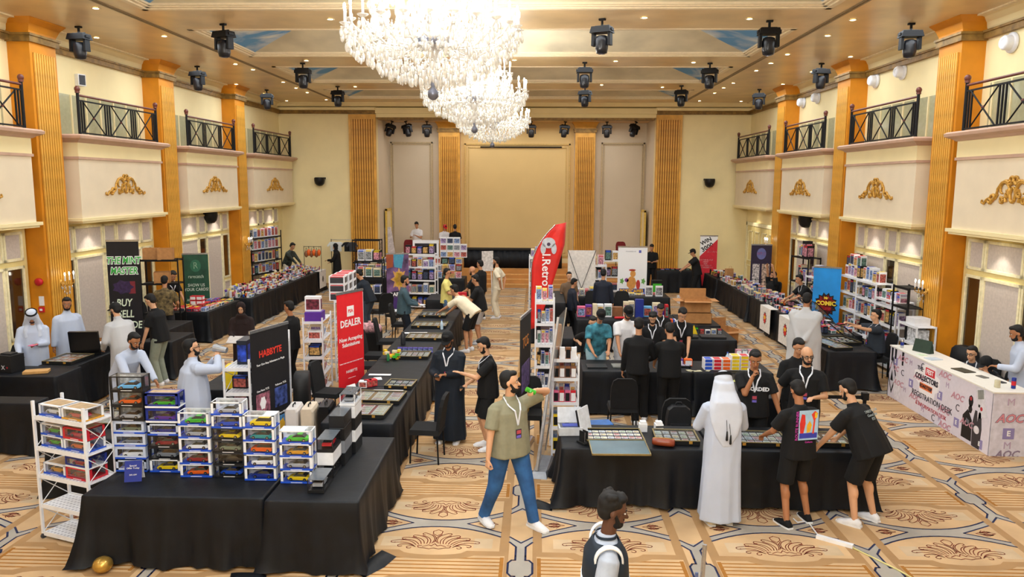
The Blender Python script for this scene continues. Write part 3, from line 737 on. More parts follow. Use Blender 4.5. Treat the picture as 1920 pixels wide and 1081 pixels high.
def person(label, at, face, h=1.75, fat=1.0, skin='a', lean=0, head=0, turn=0, hl=None, hr=None, top='tee', topm=BLK, bot='trousers', botm=BLK, shoem=WHITEC,
           hair='short', beard=False, cap=None, feet=None, sit=False, lany=False, q='mid', glasses=False, agal=False, z=0.0, hipdz=0, curl=.5, side=0, vest=False):
    """face: heading in degrees, 0 looks away from the camera (+Y), 90 towards -X; hands are local (x right, y forward, z up)"""
    NP[0] += 1; s = h/1.79; vox = {'near': .0085, 'mid': .0125, 'far': .017}[q]
    t = thing('person', label, 'person', (at[0], at[1], z), R(face))
    V = Vector; sk = SKIN[skin]; L = R(lean)
    hz = (.50 if sit else .93)*s+hipdz
    pel = V((0, -.16*math.sin(L)*s*(0 if sit else 1), hz)); sd = R(side)
    up_ = V((math.sin(sd), math.sin(L), math.cos(L))).normalized(); fwd = V((0, math.cos(L), -math.sin(L))); rt = V((1, 0, 0))
    chest = pel+up_*.36*s; neck = pel+up_*.52*s+V((0, -.0, 0))
    sh = .172*s*(1+(fat-1)*.45)
    SHL, SHR = neck-up_*.085*s-rt*sh, neck-up_*.085*s+rt*sh
    tu = R(turn); hp = R(head)
    hup = V((0, math.sin(hp), math.cos(hp)))
    hd0 = neck+V((0, .02*s, .045*s))+up_*.02*s; hc = hd0+hup*.115*s
    hf = Matrix.Rotation(tu, 3, 'Z') @ V((0, math.cos(hp), -math.sin(hp))); hr_ = hf.cross(hup).normalized(); hup2 = hr_.cross(hf)
    HM = Matrix((hr_, hf, hup2)).transposed().to_4x4(); HM.translation = hc
    hl = V(hl)*s if hl is not None else V((-.27*fat, .05, .80))*s; hr = V(hr)*s if hr is not None else V((.27*fat, .05, .80))*s
    if sit and hl.z > .79*s and False: pass
    el, hl = ik(SHL, hl, .285*s, .255*s, V((-.55, -.6, -.5))); er, hr = ik(SHR, hr, .285*s, .255*s, V((.55, -.6, -.5)))
    feet = feet or ([(-.12, .45), (.12, .45)] if sit else [(-.11, .0), (.11, .03)])
    legs = []
    for sg, ft in zip((-1, 1), feet):
        fz = .085*s+(ft[2] if len(ft) > 2 else 0); hipj = pel+V((sg*.095*s*fat**.5, 0, -.02)); an = V((ft[0]*s, ft[1]*s-.03, fz))
        kn, an = ik(hipj, an, .43*s, .42*s, V((0, 1, .1))); legs.append((hipj, kn, an, sg))
    # ---- continuous body
    LK = 1.0 if (bot == 'shorts' and top != 'thobe') else .72
    b = MB(); n_ = 10
    b.caps(pel+V((-.05*s, 0, 0)), pel+V((.05*s, 0, 0)), .092*s*fat**.8, n=n_, m=sk); b.loft([ering(pel-up_*.05, .12*s*fat**.8, .085*s*fat**.8, rt, fwd), ering(pel+up_*.15*s, .115*s*fat**.8, .085*s*fat**.8, rt, fwd), ering(chest, .145*s*fat, .105*s*fat, rt, fwd), ering(neck-up_*.05*s, .12*s, .07*s, rt, fwd)], sk)
    b.caps(neck-up_*.06*s, hc-hup*.04*s, .056*s*fat**.5, .052*s, n=n_, m=sk); b.caps(SHL, SHR, .046*s, n=n_, m=sk)
    for S, E_, H in ((SHL, el, hl), (SHR, er, hr)):
        b.caps(S, E_, .046*s*fat**.6, .038*s*fat**.5, n_, sk); b.caps(E_, H, .040*s*fat**.5, .026*s, n_, sk)
    for hj, kn, an, sg in legs:
        b.caps(hj, kn, .080*s*fat**.6*LK, .050*s*fat**.4*LK, n_, sk); b.caps(kn, an, .056*s*fat**.4*LK, .036*s, n_, sk)
        b.ell(kn.lerp(an, .28)+V((0, -.015*s, 0)), (.05*s*LK, .052*s*LK, .10*s), sk)
    # head
    s3 = s*1.0
    b.ell((0, -.008*s3, .03*s3), (.074*s3, .092*s3, .088*s3), sk, HM, n=16, k=12); b.ell((0, .022*s3, -.045*s3), (.056*s3, .062*s3, .068*s3), sk, HM, n=14, k=10)
    b.ell((0, .052*s3, -.088*s3), (.03*s3, .03*s3, .024*s3), sk, HM); b.caps((0, .082*s3, .008*s3), (0, .104*s3, -.028*s3), .008*s3, .014*s3, 8, sk, HM)
    b.caps((-.022*s3, .08*s3, -.062*s3), (.022*s3, .08*s3, -.062*s3), .008*s3, n=8, m=sk, T=HM)
    for sg in (-1, 1): b.ell((sg*.074*s3, -.008*s3, -.008*s3), (.011*s3, .02*s3, .03*s3), sk, HM, n=8, k=6); b.ell((sg*.03*s3, .072*s3, .022*s3), (.02*s3, .012*s3, .008*s3), sk, HM, n=8, k=6)
    # hands with five fingers
    for E_, H, sg in ((el, hl, -1), (er, hr, 1)):
        d = (H-E_).normalized(); side_ = d.cross(V((0, 1, .35)) if abs(d.z) > .6 else V((0, 0, 1))).normalized()
        nrm = side_.cross(d)
        if nrm.z > 0 and abs(d.z) < .6: nrm = -nrm
        if abs(d.z) >= .6 and nrm.x*sg > 0: nrm = -nrm
        if abs(d.z) >= .6: nrm, side_ = (V((-sg, 0, 0))-d*V((-sg, 0, 0)).dot(d)).normalized(), V((0, 1, 0))
        th = side_ if side_.x*(-sg) > 0 or abs(d.z) >= .6 else -side_
        p0 = H; p1 = H+d*.075*s
        for k in (-1.5, -.5, .5, 1.5): b.caps(p0+th*k*.010*s, p1+th*k*.0175*s, .0135*s, .0115*s, 8, sk)
        for k, ln in ((-1.5, .052), (-.5, .066), (.5, .074), (1.5, .068)):
            a0 = p1+th*k*.019*s; a1 = a0+(d*math.cos(curl)+nrm*math.sin(curl))*ln*.5*s; a2 = a1+(d*math.cos(curl*2.2)+nrm*math.sin(curl*2.2))*ln*.5*s
            b.caps(a0, a1, .0098*s, .0092*s, 7, sk); b.caps(a1, a2, .0092*s, .008*s, 7, sk)
        a0 = p0+th*.022*s+d*.012*s; a1 = a0+(th*.7+d*.6+nrm*.3)*.036*s; a2 = a1+(th*.25+d*.9+nrm*.45)*.03*s
        b.caps(a0, a1, .013*s, .011*s, 7, sk); b.caps(a1, a2, .011*s, .009*s, 7, sk)
    remesh(b.obj('body', t), vox)
    # eyes, brows, mouth
    for sg in (-1, 1):
        e = MB(); e.ell((sg*.030*s3, .0765*s3, .006*s3), (.0115*s3, .008*s3, .0065*s3), M('#e8e0d8', .3), HM, n=8, k=6); e.ell((sg*.030*s3, .083*s3, .006*s3), (.0055*s3, .004*s3, .0055*s3), EYEM, HM, n=8, k=6); e.obj('eye', t)
        if q != 'far': e = MB(); e.caps((sg*.014*s3, .087*s3, .026*s3), (sg*.047*s3, .077*s3, .027*s3), .0045*s3, .003*s3, 6, HAIR, HM); e.obj('eyebrow', t)
    e = MB(); e.caps((-.020*s3, .089*s3, -.063*s3), (.020*s3, .089*s3, -.063*s3), .0045*s3, n=6, m=M('#8f4d40', .5), T=HM); e.obj('mouth', t)
    hs = MB()
    if hair in ('short', 'bun', 'curly'):
        hs.ell((0, -.032*s3, .050*s3), (.083*s3, .088*s3, .086*s3), HAIR, HM, n=16, k=12); hs.ell((0, -.05*s3, -.0*s3), (.078*s3, .062*s3, .075*s3), HAIR, HM, n=14, k=10)
        hs.ell((0, .030*s3, .098*s3), (.060*s3, .052*s3, .032*s3), HAIR, HM)
        if hair == 'curly':
            for k in range(26):
                a = k*2.4; hs.ell((.07*s3*math.cos(a), .01+.06*s3*math.sin(a)-.03, (.085+.03*math.cos(k))*s3), (.024*s3,)*3, HAIR, HM, n=7, k=5)
        if hair == 'bun': hs.ell((0, -.12*s3, .06*s3), (.035*s3,)*3, HAIR, HM)
        remesh(hs.obj('hair', t), .010 if q == 'near' else .014, 1)
    elif hair == 'bald':
        if beard: pass
    if beard:
        bd = MB(); bd.ell((0, .035*s3, -.083*s3), (.056*s3, .058*s3, .038*s3), HAIR, HM, n=14, k=10)
        for sg in (-1, 1): bd.caps((sg*.062*s3, .012*s3, -.01*s3), (sg*.045*s3, .045*s3, -.07*s3), .013*s3, .018*s3, 8, HAIR, HM)
        bd.caps((-.026*s3, .088*s3, -.045*s3), (.026*s3, .088*s3, -.045*s3), .006*s3, n=6, m=HAIR, T=HM)
        remesh(bd.obj('beard', t), .008 if q == 'near' else .012, 1)
    if cap is not None:
        c = MB(); c.lathe([(.001, .138*s3), (.045*s3, .132*s3), (.078*s3, .105*s3), (.092*s3, .06*s3), (.093*s3, .03*s3)], (0, -.012*s3, .0), 18, cap, HM @ Matrix.Scale(1.06, 4, V((0, 1, 0)))); c.obj('cap_crown', t)
        br = MB(); pts = [(-.07, .05), (-.068, .10), (-.045, .145), (0, .165), (.045, .145), (.068, .10), (.07, .05)]; sgn = 1
        br.prism([(p[0]*s3, p[1]*s3) for p in pts], .030*s3, .037*s3, cap, HM); br.obj('cap_brim', t)
    if glasses:
        g = MB()
        for sg in (-1, 1):
            pts = [(sg*.033*s3+.023*s3*math.cos(a*PI/5), .094*s3, .006*s3+.019*s3*math.sin(a*PI/5)) for a in range(11)]; g.tube(pts, .0032*s3, 5, BLACK, HM); g.cyl((sg*.056*s3, .094*s3, .01*s3), (sg*.08*s3, -.0*s3, .01*s3), .003*s3, n=5, m=BLACK, T=HM)
        g.cyl((-.01*s3, .095*s3, .01*s3), (.01*s3, .095*s3, .01*s3), .003*s3, n=5, m=BLACK, T=HM); g.obj('glasses', t)
    # ---- clothing
    cv = {'near': .012, 'mid': .016, 'far': .02}[q]; c = MB(); F_ = fat; fo = .02
    if top in ('tee', 'long', 'polo'):
        hem = pel-up_*.10*s
        if sit: hem = pel+V((0, .0, -.02))
        ph = NP[0]*1.3
        c.loft([ering(hem, .190*s*F_, .152*s*F_, rt, fwd, fold=.035, ph=ph), ering(pel+up_*.10*s, .178*s*F_, .142*s*F_, rt, fwd, fold=.03, ph=ph+.4), ering(pel+up_*.25*s, .172*s*F_**.8, .128*s*F_**.9, rt, fwd, fold=.02, ph=ph), ering(chest+up_*.03*s, .188*s*F_**.6, .122*s*F_**.6, rt, fwd), ering(neck-up_*.045*s, .150*s, .085*s, rt, fwd), ering(neck-up_*.012*s, .085*s, .07*s, rt, fwd), ering(neck+up_*.0*s, .072*s, .066*s, rt, fwd), ering(neck+up_*.025*s+V((0, .01, 0)), .062*s, .06*s, rt, fwd)], topm)
        for S, E_, H, sg in ((SHL, el, hl, -1), (SHR, er, hr, 1)):
            c.caps(S+rt*(-sg*.06*s)+up_*.012*s, S, .060*s*F_**.5, n=10, m=topm)
            if top == 'long':
                c.cyl(S, E_, .072*s*F_**.5, .056*s, 12, topm); c.ell(E_, (.056*s,)*3, topm); c.cyl(E_, E_.lerp(H, .96), .056*s, .040*s, 12, topm)
            else: c.cyl(S, S.lerp(E_, .78), .070*s*F_**.5, .074*s*F_**.4, 12, topm)
        remesh(c.obj('shirt', t), cv, 2)
        if top == 'polo':
            p = MB(); p.loft([ering(neck+up_*.0*s, .078*s, .07*s, rt, fwd), ering(neck+up_*.035*s, .066*s, .062*s, rt, fwd)], topm, closed=False); p.obj('collar', t)
    elif top == 'thobe':
        ph = NP[0]*1.7; zh = .07*s
        rg = [ering(neck+up_*.045*s+V((0, .012, 0)), .058*s, .056*s, rt, fwd), ering(neck+up_*.0*s, .078*s, .068*s, rt, fwd), ering(neck-up_*.045*s, .155*s, .088*s, rt, fwd), ering(chest+up_*.03*s, .196*s*F_**.6, .128*s*F_**.6, rt, fwd), ering(pel+up_*.22*s, .192*s*F_**.8, .142*s*F_, rt, fwd, fold=.02, ph=ph), ering(pel+up_*.02*s, .200*s*F_, .155*s*F_, rt, fwd, fold=.025, ph=ph)]
        if not sit:
            for k, (zz, a, bb) in enumerate(((.70, .205, .165), (.45, .215, .175), (.22, .225, .185), (.07, .235, .19))):
                cc = V((0, pel.y*zz/.93, zz*s)); rg.append(ering(cc, a*s*F_**.9, bb*s*F_**.8, fold=.03+.012*k, ph=ph+.1*k, nf=6))
        c.loft(rg[::-1], topm)
        for S, E_, H, sg in ((SHL, el, hl, -1), (SHR, er, hr, 1)):
            c.caps(S+rt*(-sg*.06*s)+up_*.012*s, S, .062*s*F_**.5, n=10, m=topm)
            c.cyl(S, E_, .074*s*F_**.5, .062*s, 12, topm); c.ell(E_, (.062*s,)*3, topm); c.cyl(E_, E_.lerp(H, .98), .062*s, .046*s, 12, topm)
        remesh(c.obj('robe', t), cv, 2)
        cl = MB(); cl.loft([ering(neck+up_*.02*s, .064*s, .062*s, rt, fwd), ering(neck+up_*.06*s+V((0, .015, 0)), .058*s, .058*s, rt, fwd)], topm, closed=False); cl.obj('collar', t)
    if top != 'thobe' and bot:
        c = MB()
        c.loft([ering(pel-up_*.10*s, .160*s*F_, .118*s*F_, rt, fwd), ering(pel+up_*.09*s, .150*s*F_, .115*s*F_, rt, fwd)], botm)
        for hj, kn, an, sg in legs:
            c.caps(hj, hj+V((0, 0, -.02)), .098*s*F_**.6, n=10, m=botm)
            if bot == 'shorts': e_ = hj.lerp(kn, .93); c.cyl(hj, e_, .102*s*F_**.6, .098*s*F_**.4, 14, botm)
            else:
                c.cyl(hj, kn, .104*s*F_**.6, .080*s*F_**.3, 14, botm); c.ell(kn, (.080*s*F_**.3,)*3, botm); a1 = an+V((0, 0, -.02)); c.cyl(kn, kn.lerp(a1, .55), .080*s*F_**.3, .068*s, 14, botm); c.cyl(kn.lerp(a1, .5), a1, .069*s, .066*s, 14, botm)
        remesh(c.obj('shorts' if bot == 'shorts' else 'trousers', t), cv, 2)
    if not (top == 'thobe' and q == 'far'):
        for (hj, kn, an, sg), ft in zip(legs, feet):
            yaw = R(-sg*8); T_ = TR((an.x, an.y, an.z-.085*s), yaw)
            c = MB(); c.loft([[T_ @ V(p) for p in [(x*w_, y0, z_) for x, z_ in ((-1, 0), (1, 0), (1, hh*.6), (.6, hh), (-.6, hh), (-1, hh*.6))]] for y0, w_, hh in ((-.075*s, .032*s, .07*s), (-.03*s, .042*s, .10*s), (.03*s, .046*s, .09*s), (.10*s, .050*s, .062*s), (.17*s, .044*s, .045*s), (.20*s, .025*s, .03*s))], shoem)
            o = c.obj('shoe', t); 
            if q == 'near': c = MB(); c.loft([[T_ @ V((x*w_, y0, z_)) for x, z_ in ((-1, -.0), (1, -.0), (1, .022), (-1, .022))] for y0, w_ in ((-.085*s, .034*s), (-.03*s, .046*s), (.03*s, .05*s), (.10*s, .054*s), (.18*s, .047*s), (.21*s, .026*s))], M('#e8e8ea', .6), smooth=False); c.obj('shoe_sole', o)
    if vest:
        VN = M('#142230', .7, var=.06); VW = M('#f2f5f8', .5, var=.02)
        def shell(hs, ex, mt, nm):
            pf = [(-.12, .185*F_, .142*F_), (.10, .172*F_, .136*F_), (.25, .176*F_**.8, .132*F_**.9), (.39, .190*F_**.6, .126*F_**.6), (.47, .150, .088), (.505, .088, .074)]
            def at_(h_):
                for (h0, a0, b0), (h1, a1, b1) in zip(pf, pf[1:]):
                    if h_ <= h1: k = max(0, (h_-h0)/(h1-h0)); return a0+(a1-a0)*k, b0+(b1-b0)*k
                return pf[-1][1:]
            c = MB(); c.loft([ering(pel+up_*hh*s, at_(hh)[0]*s+ex, at_(hh)[1]*s+ex, rt, fwd, n=28) for hh in hs], mt, closed=False); o = c.obj(nm, t); so = o.modifiers.new('thick', 'SOLIDIFY'); so.thickness = .006
        shell([-.12, 0, .10, .25, .33, .39, .44, .47, .50], .014, VN, 'vest_body'); shell([.03, .095], .020, VW, 'reflective_band'); shell([.17, .235], .020, VW, 'reflective_band')
        for S, sg in ((SHL, -1), (SHR, 1)):
            c = MB(); ax = (rt*sg*.97-up_*.22).normalized(); u_ = fwd; v_ = ax.cross(u_).normalized(); cc = S-rt*sg*.012*s-up_*.022*s
            pts = [cc+u_*math.cos(k*PI/12)*.086*s*F_**.5+v_*math.sin(k*PI/12)*.105*s*F_**.5 for k in range(25)]
            c.loft([[p+(p-cc).normalized()*dr+ax*da for dr, da in ((-.006, -.026), (.007, -.024), (.007, .008), (-.006, .010))] for p in pts], VW, closed=False); c.obj('reflective_edge', t)
        c = MB(); c.loft([ering(neck+up_*.0*s, .086*s, .074*s, rt, fwd, n=24), ering(neck+up_*.018*s, .080*s, .070*s, rt, fwd, n=24)], VN, closed=False); c.obj('vest_collar', t)
    if lany:
        f0 = neck+up_*.01*s; chz = chest-up_*.10*s+fwd*(.135*s*F_**.8); mid = chest+up_*.06*s+fwd*.135*s*F_**.6
        for sg in (-1, 1):
            c = MB(); pts = [f0-fwd*.06*s+rt*sg*.03*s, f0+rt*sg*.078*s+up_*.015*s, neck-up_*.05*s+rt*sg*.075*s+fwd*.088*s, mid+rt*sg*.035*s, chz]
            for i in range(4):
                a, b2 = pts[i], pts[i+1]; d = (b2-a).normalized(); wv = (rt-d*rt.dot(d)).normalized()*.0095*s if i else fwd*.009; nn = d.cross(wv).normalized()*.0015
                c.add([a-wv-nn, a+wv-nn, a+wv+nn, a-wv+nn, b2-wv-nn, b2+wv-nn, b2+wv+nn, b2-wv+nn], [(0, 1, 5, 4), (1, 2, 6, 5), (2, 3, 7, 6), (3, 0, 4, 7), (0, 3, 2, 1), (4, 5, 6, 7)], LANY)
            c.obj('lanyard_strap', t)
        BM = Matrix((rt, up_, fwd)).transposed().to_4x4(); BM.translation = chz-up_*.09*s+fwd*.012
        c = MB(); c.bx(-.035*s, .035*s, -.05*s, .05*s, -.002, .003, M('#2b2338', .4), BM); c.bx(-.028*s, .028*s, -.045*s, -.015*s, .003, .0045, M('#6e63c8', .4), BM); c.bx(-.028*s, .028*s, .0*s, .04*s, .003, .0045, M('#b84a58', .4), BM); c.obj('badge', t)
    if agal:
        c = MB(); GW = M('#c6cedf', .8, var=.02)
        c.ell((0, -.012*s3, .040*s3), (.100*s3, .114*s3, .104*s3), GW, HM, n=18, k=12)
        cen = neck
        bk = [(hc-hf*.030+V((0, 0, .02)), .108, .100), (hc-hf*.05-V((0, 0, .08*s)), .125, .100), (neck-fwd*.05*s+V((0, 0, -.0)), .165, .10), (chest-fwd*.085*s+up_*.08*s, .185, .065), (chest-fwd*.125*s-up_*.06*s, .175, .035), (chest-fwd*.145*s-up_*.20*s, .13, .022), (chest-fwd*.15*s-up_*.34*s, .05, .012)]
        c.loft([ering(p, a*s, b_*s, rt, fwd, fold=.03, nf=5) for p, a, b_ in bk], GW)
        for sg in (-1, 1): c.loft([ering(p, a, b_, rt, fwd, n=12) for p, a, b_ in ((hc+hr_*sg*.07-V((0, 0, .02)), .03, .06), (neck+rt*sg*.085*s+fwd*.0, .04, .075), (neck+rt*sg*.11*s+fwd*.06-up_*.08, .045, .06), (chest+rt*sg*.10*s+fwd*.11-up_*.06, .04, .03))], GW)
        remesh(c.obj('headscarf', t), .012, 2)
        for sx_ in ((-.012, .03) if q == 'near' else ()):
            c = MB(); c.cyl(hc-hf*.10, chest-fwd*.195*s-up_*(.16+sx_)*s+rt*sx_, .003, n=5, m=BLACK); c.caps(chest-fwd*.200*s-up_*(.16+sx_)*s+rt*sx_, chest-fwd*.200*s-up_*(.25+sx_)*s+rt*sx_, .008, .014, 8, BLACK); c.obj('tassel', t)
        c = MB()
        for dz in (.0, .018):
            pts = [(.090*s3*math.cos(a*PI/10), -.012*s3+.104*s3*math.sin(a*PI/10), .085*s3+dz*s3) for a in range(21)]; c.tube(pts, .010*s3, 6, BLACK, HM)
        c.obj('head_cord', t)
    if hair == 'hijab':
        c = MB(); HJ = topm
        c.ell((0, -.022*s3, .035*s3), (.095*s3, .10*s3, .105*s3), HJ, HM, n=16, k=12); c.ell((0, -.01*s3, -.07*s3), (.088*s3, .080*s3, .075*s3), HJ, HM, n=14, k=10)
        c.loft([ering(hc-V((0, 0, .12*s)), .085*s, .085*s), ering(neck-V((0, 0, .05*s)), .15*s, .115*s, fold=.03), ering(chest+V((0, 0, -.02)), .19*s, .14*s, fold=.04)], HJ)
        remesh(c.obj('headscarf', t), .014, 2)
    t['_hl'] = tuple(t_ for t_ in hl); t['_hr'] = tuple(t_ for t_ in hr)
    W = Matrix.Translation((at[0], at[1], z)) @ Matrix.Rotation(R(face), 4, 'Z')
    def wd(p): return W @ p
    t_ = {'HL': wd(hl+(hl-el).normalized()*.09*s), 'HR': wd(hr+(hr-er).normalized()*.09*s), 'W': W, 'back': (W @ (chest-fwd*.135*s*F_**.6)), 'front': W @ (chest+fwd*.14*s*F_**.6), 'up': (W.to_3x3() @ up_), 'obj': t, 'neck': W @ neck, 'hd': W @ HM, 'pel': W @ pel}
    del t['_hl'], t['_hr']
    return t_
def HP(px, py, h): p = G(px, py, h); return (p.x, p.y)
def FP(px, py): p = G(px, py, 0); return (p.x, p.y)
GREY_T = M('#9aa0a6', .8); TEAL = M('#3d5560', .85, var=.08); TEALP = M('#3d7f92', .85, var=.45, scale=9); YEL = M('#e4d77f', .85, var=.06)
DGREY = M('#2b323c', .85, var=.08); MAR = M('#20100f', .85, var=.1); OLIVE = M('#8a9283', .85, var=.06); LGREY = M('#b9b9bd', .85); BROWNS = M('#6d5640', .7)
def on(o, m): return o
PEOPLE = {}
def P_(k, *a, **kw): PEOPLE[k] = person(*a, **kw); return PEOPLE[k]
# foreground
P_('vest', 'man in dark safety vest with white bands over a pale shirt at the bottom edge', (.50, 4.98), -88, h=1.8, fat=1.12, skin='c', head=12, top='tee', topm=M('#a9b2c2', .8), bot='trousers', hair='curly', beard=True, vest=True, q='near', hl=(-.29, .12, .82), hr=(.29, -.08, .84))
P_('sage', 'man in sage polo and blue jeans drinking from a green can', (-.28, 8.2), -142, h=1.84, fat=1.22, skin='d', head=-4, turn=44, top='polo', topm=SAGE, botm=DENIM, beard=True, q='near', lany=True, hr=(.33, .06, .80), hl=(-.19, .20, 1.55), feet=[(-.20, .22), (.18, -.20, .02)], curl=.9)
P_('ghutra', 'man in white robe and headscarf with black cord seen from behind', (2.13, 8.38), 2, h=1.80, fat=1.03, skin='b', head=25, top='thobe', topm=THOBE, hair=None, agal=True, q='near', hl=(-.18, .34, 1.05), hr=(.18, .34, 1.05), shoem=CREAMC)
P_('print', 'man in black shorts and T-shirt with a coloured print on the back', (3.0, 8.44), 14, h=1.70, fat=1.1, skin='b', head=30, top='tee', botm=BLK, bot='shorts', q='near', hl=(-.25, .34, 1.0), hr=(.2, .38, .98), shoem=BLK, feet=[(-.17, -.08), (.17, .02)])
P_('bendR', 'heavy man in black T-shirt and shorts bending to the left over the cases', (3.76, 8.48), 38, h=1.74, fat=1.28, skin='d', lean=28, head=28, turn=10, bot='shorts', q='near', hl=(-.28, .42, .86), hr=(.2, .46, .86), feet=[(-.16, .0), (.16, -.05)], hair='short', beard=True)
P_('chin', 'man in black T-shirt with white lettering resting hand on chin', (2.90, 9.95), 172, h=1.74, fat=1.2, skin='b', head=22, q='near', lany=True, hr=(.04, .21, 1.42), hl=(-.36, .12, .86), curl=1.2)
P_('bald', 'bald bearded man with glasses in black shirt behind the right case', (3.62, 10.05), 160, h=1.77, fat=1.12, skin='d', head=10, turn=20, hair='bald', beard=True, glasses=True, lany=True, q='near', hl=(-.12, .28, 1.12), hr=(.34, .12, .95))
P_('behind', 'man with dark hair in black mostly hidden behind the bald man', (3.72, 10.75), 190, h=1.74, fat=1.05, head=20, q='mid')
P_('navy', 'man in navy robe and black cap looking down at a phone', (-1.27, 11.02), 168, h=1.74, fat=1.15, skin='b', head=30, top='thobe', topm=NAVYC, cap=BLK, hair='short', beard=True, lany=True, q='near', hl=(-.02, .26, 1.12), hr=(.13, .25, 1.10), curl=.7)
P_('wave', 'man in black T-shirt and shorts raising one hand beside the navy robed man', (-.68, 10.75), 104, h=1.70, fat=1.1, skin='d', head=25, topm=BLK, bot='shorts', q='near', lany=True, hl=(-.05, .42, 1.22), hr=(.18, .30, .98), beard=True, shoem=WHITEC, curl=.15)
# left area
P_('w1', 'man in white robe, headscarf and black cord looking at a phone on the left', (-8.8, 12.85), -150, h=1.68, fat=1.15, skin='b', head=32, top='thobe', topm=THOBE, hair=None, agal=True, beard=True, hl=(-.06, .30, 1.12), hr=(.22, .30, .95))
P_('w2', 'bare-headed bearded man in white robe standing by the left pillar', (-8.75, 13.75), -125, h=1.74, fat=1.12, skin='b', head=8, turn=-22, top='thobe', topm=THOBE, beard=True)
P_('w3', 'man in off-white robe and black cap seen from behind at the left table', (-7.3, 13.0), 60, h=1.78, fat=1.15, skin='d', lean=16, head=20, turn=12, top='thobe', topm=THOBE2, cap=BLK, beard=True, hl=(-.22, .25, .92), hr=(.15, .32, 1.0))
P_('g4', 'man in black T-shirt and grey-green trousers at the left table', (-7.15, 14.0), 85, h=1.80, fat=1.05, skin='d', head=30, botm=OLIVE, lean=8, hl=(-.26, .18, .82), lany=False)
P_('w5', 'young man in white robe bending over the card tray', (-6.2, 11.05), -118, h=1.76, fat=.98, skin='b', lean=34, head=24, top='thobe', topm=THOBE, beard=True, hl=(-.12, .62, .85), hr=(.24, .60, .80), q='near', curl=.2)
P_('w6', 'stout man in white robe tipping a large silver cup to his mouth', (-4.66, 9.98), -52, h=1.78, fat=1.35, skin='d', head=-8, turn=-10, top='thobe', topm=THOBE, glasses=True, beard=True, hr=(.14, .30, 1.50), hl=(-.08, .32, 1.42), q='near', curl=1.0)
P_('hij', 'woman in dark maroon headscarf and abaya holding a tablet', HP(452, 567, 1.62), -165, h=1.62, skin='d', head=25, top='thobe', topm=MAR, hair='hijab', hl=(-.1, .3, 1.02), hr=(.12, .3, 1.02))
P_('boy8', 'young man in black T-shirt with a bag standing behind the dark banner', HP(545, 565, 1.72), 75, h=1.72, skin='b', head=12, hl=(-.2, .26, .98), fat=.95)
P_('nav9', 'man with hair bun in navy T-shirt leaning on the table by the open racks', HP(687, 508, 1.66), 75, h=1.74, lean=22, head=30, hair='bun', topm=NAVYC, botm=M('#34404f', .8), hl=(-.3, .36, .85), hr=(.2, .4, .85), fat=1.1)
P_('abaya', 'woman in full black abaya standing at the end of the figure table', (-7.3, 27.6), 95, h=1.68, head=15, top='thobe', topm=BLK, hair='hijab', q='far', hl=(-.1, .35, 1.1), hr=(.15, .3, 1.0))
P_('camo', 'man in camouflage jacket leaning over the far left table', (-8.98, 27.2), -110, h=1.78, lean=22, head=30, top='long', topm=M('#3a3f38', .85, var=.5, scale=10), botm=CREAMC, q='far', hl=(-.1, .5, .95), hr=(.15, .5, .95))
P_('plaid', 'man in yellow and grey plaid shirt seen from behind by the black rack', (-8.5, 17.0), 10, h=1.75, lean=4, head=15, topm=M('#6c5c3c', .85, var=.5, scale=16), botm=M('#2a2a30', .8), hl=(-.2, .3, 1.0), hr=(.2, .3, 1.0), hair='short')
P_('sel13', 'man in black polo with lanyard leaning on the red goods table', (-9.2, 18.6), -120, h=1.76, lean=24, head=34, lany=True, hl=(-.16, .42, .88), hr=(.16, .42, .88))
# stage
P_('st1', 'man in white T-shirt and jeans reading a sheet on the stage', (GY(781, 421, 30.4).x, 30.4), 165, h=1.76, z=.6, head=30, topm=WHITEC, botm=M('#3a5575', .8), q='far', hl=(-.06, .28, 1.2), hr=(.14, .28, 1.15))
P_('st2', 'man in white T-shirt and red cap on the stage', (GY(832, 433, 30.2).x, 30.2), -150, h=1.66, z=.6, head=28, topm=WHITEC, cap=RED, q='far', hl=(-.06, .28, 1.1), hr=(.1, .3, 1.08))
P_('st3', 'man in black T-shirt seen from behind on the stage', (GY(852, 431, 29.8).x, 29.8), 10, h=1.68, z=.6, head=18, q='far', hl=(-.1, .3, 1.0))
# centre aisle
P_('yel', 'man in yellow T-shirt and sunglasses holding a red box', (-2.3, 19.35), -95, h=1.72, fat=1.05, topm=YEL, botm=M('#4a6788', .8), glasses=True, hl=(-.1, .36, 1.05), hr=(.12, .34, 1.05), head=5)
P_('teal', 'man in grey-teal sweatshirt at the central card tables', (-3.1, 17.6), -75, h=1.74, fat=1.15, top='long', topm=TEAL, botm=NAVYC, beard=True, hl=(-.05, .36, 1.05), hr=(.16, .34, 1.05), head=10)
P_('cream', 'man in cream T-shirt and black shorts bending over the central case', (-1.55, 17.2), 68, h=1.78, fat=1.08, lean=52, head=20, topm=CREAMC, bot='shorts', hl=(-.15, .78, .84), hr=(.2, .62, .84), feet=[(-.13, .0), (.13, .02)])
P_('bald2', 'bald bearded man in black T-shirt at the central table', (-1.58, 19.8), 78, h=1.74, lean=8, head=12, hair='bald', beard=True, hl=(-.1, .4, 1.0))
P_('shorts', 'man in black T-shirt and pale grey shorts eating at the central table', (-1.35, 18.1), 80, h=1.72, fat=1.1, lean=8, head=18, bot='shorts', botm=LGREY, hl=(-.1, .36, 1.2), hr=(.1, .34, 1.15), hair='short')
P_('blk22', 'man in black shirt and trousers walking beside the man in cream', (-1.55, 21.3), 60, h=1.74, head=8, hl=(-.15, .3, 1.1), top='long')
P_('crm23', 'bearded man in matching cream shirt and trousers with hands behind', (-1.1, 21.6), 75, h=1.80, head=10, topm=CREAMC, botm=CREAMC, beard=True, hair='short', hl=(-.12, -.14, .92), hr=(.1, -.16, .92))
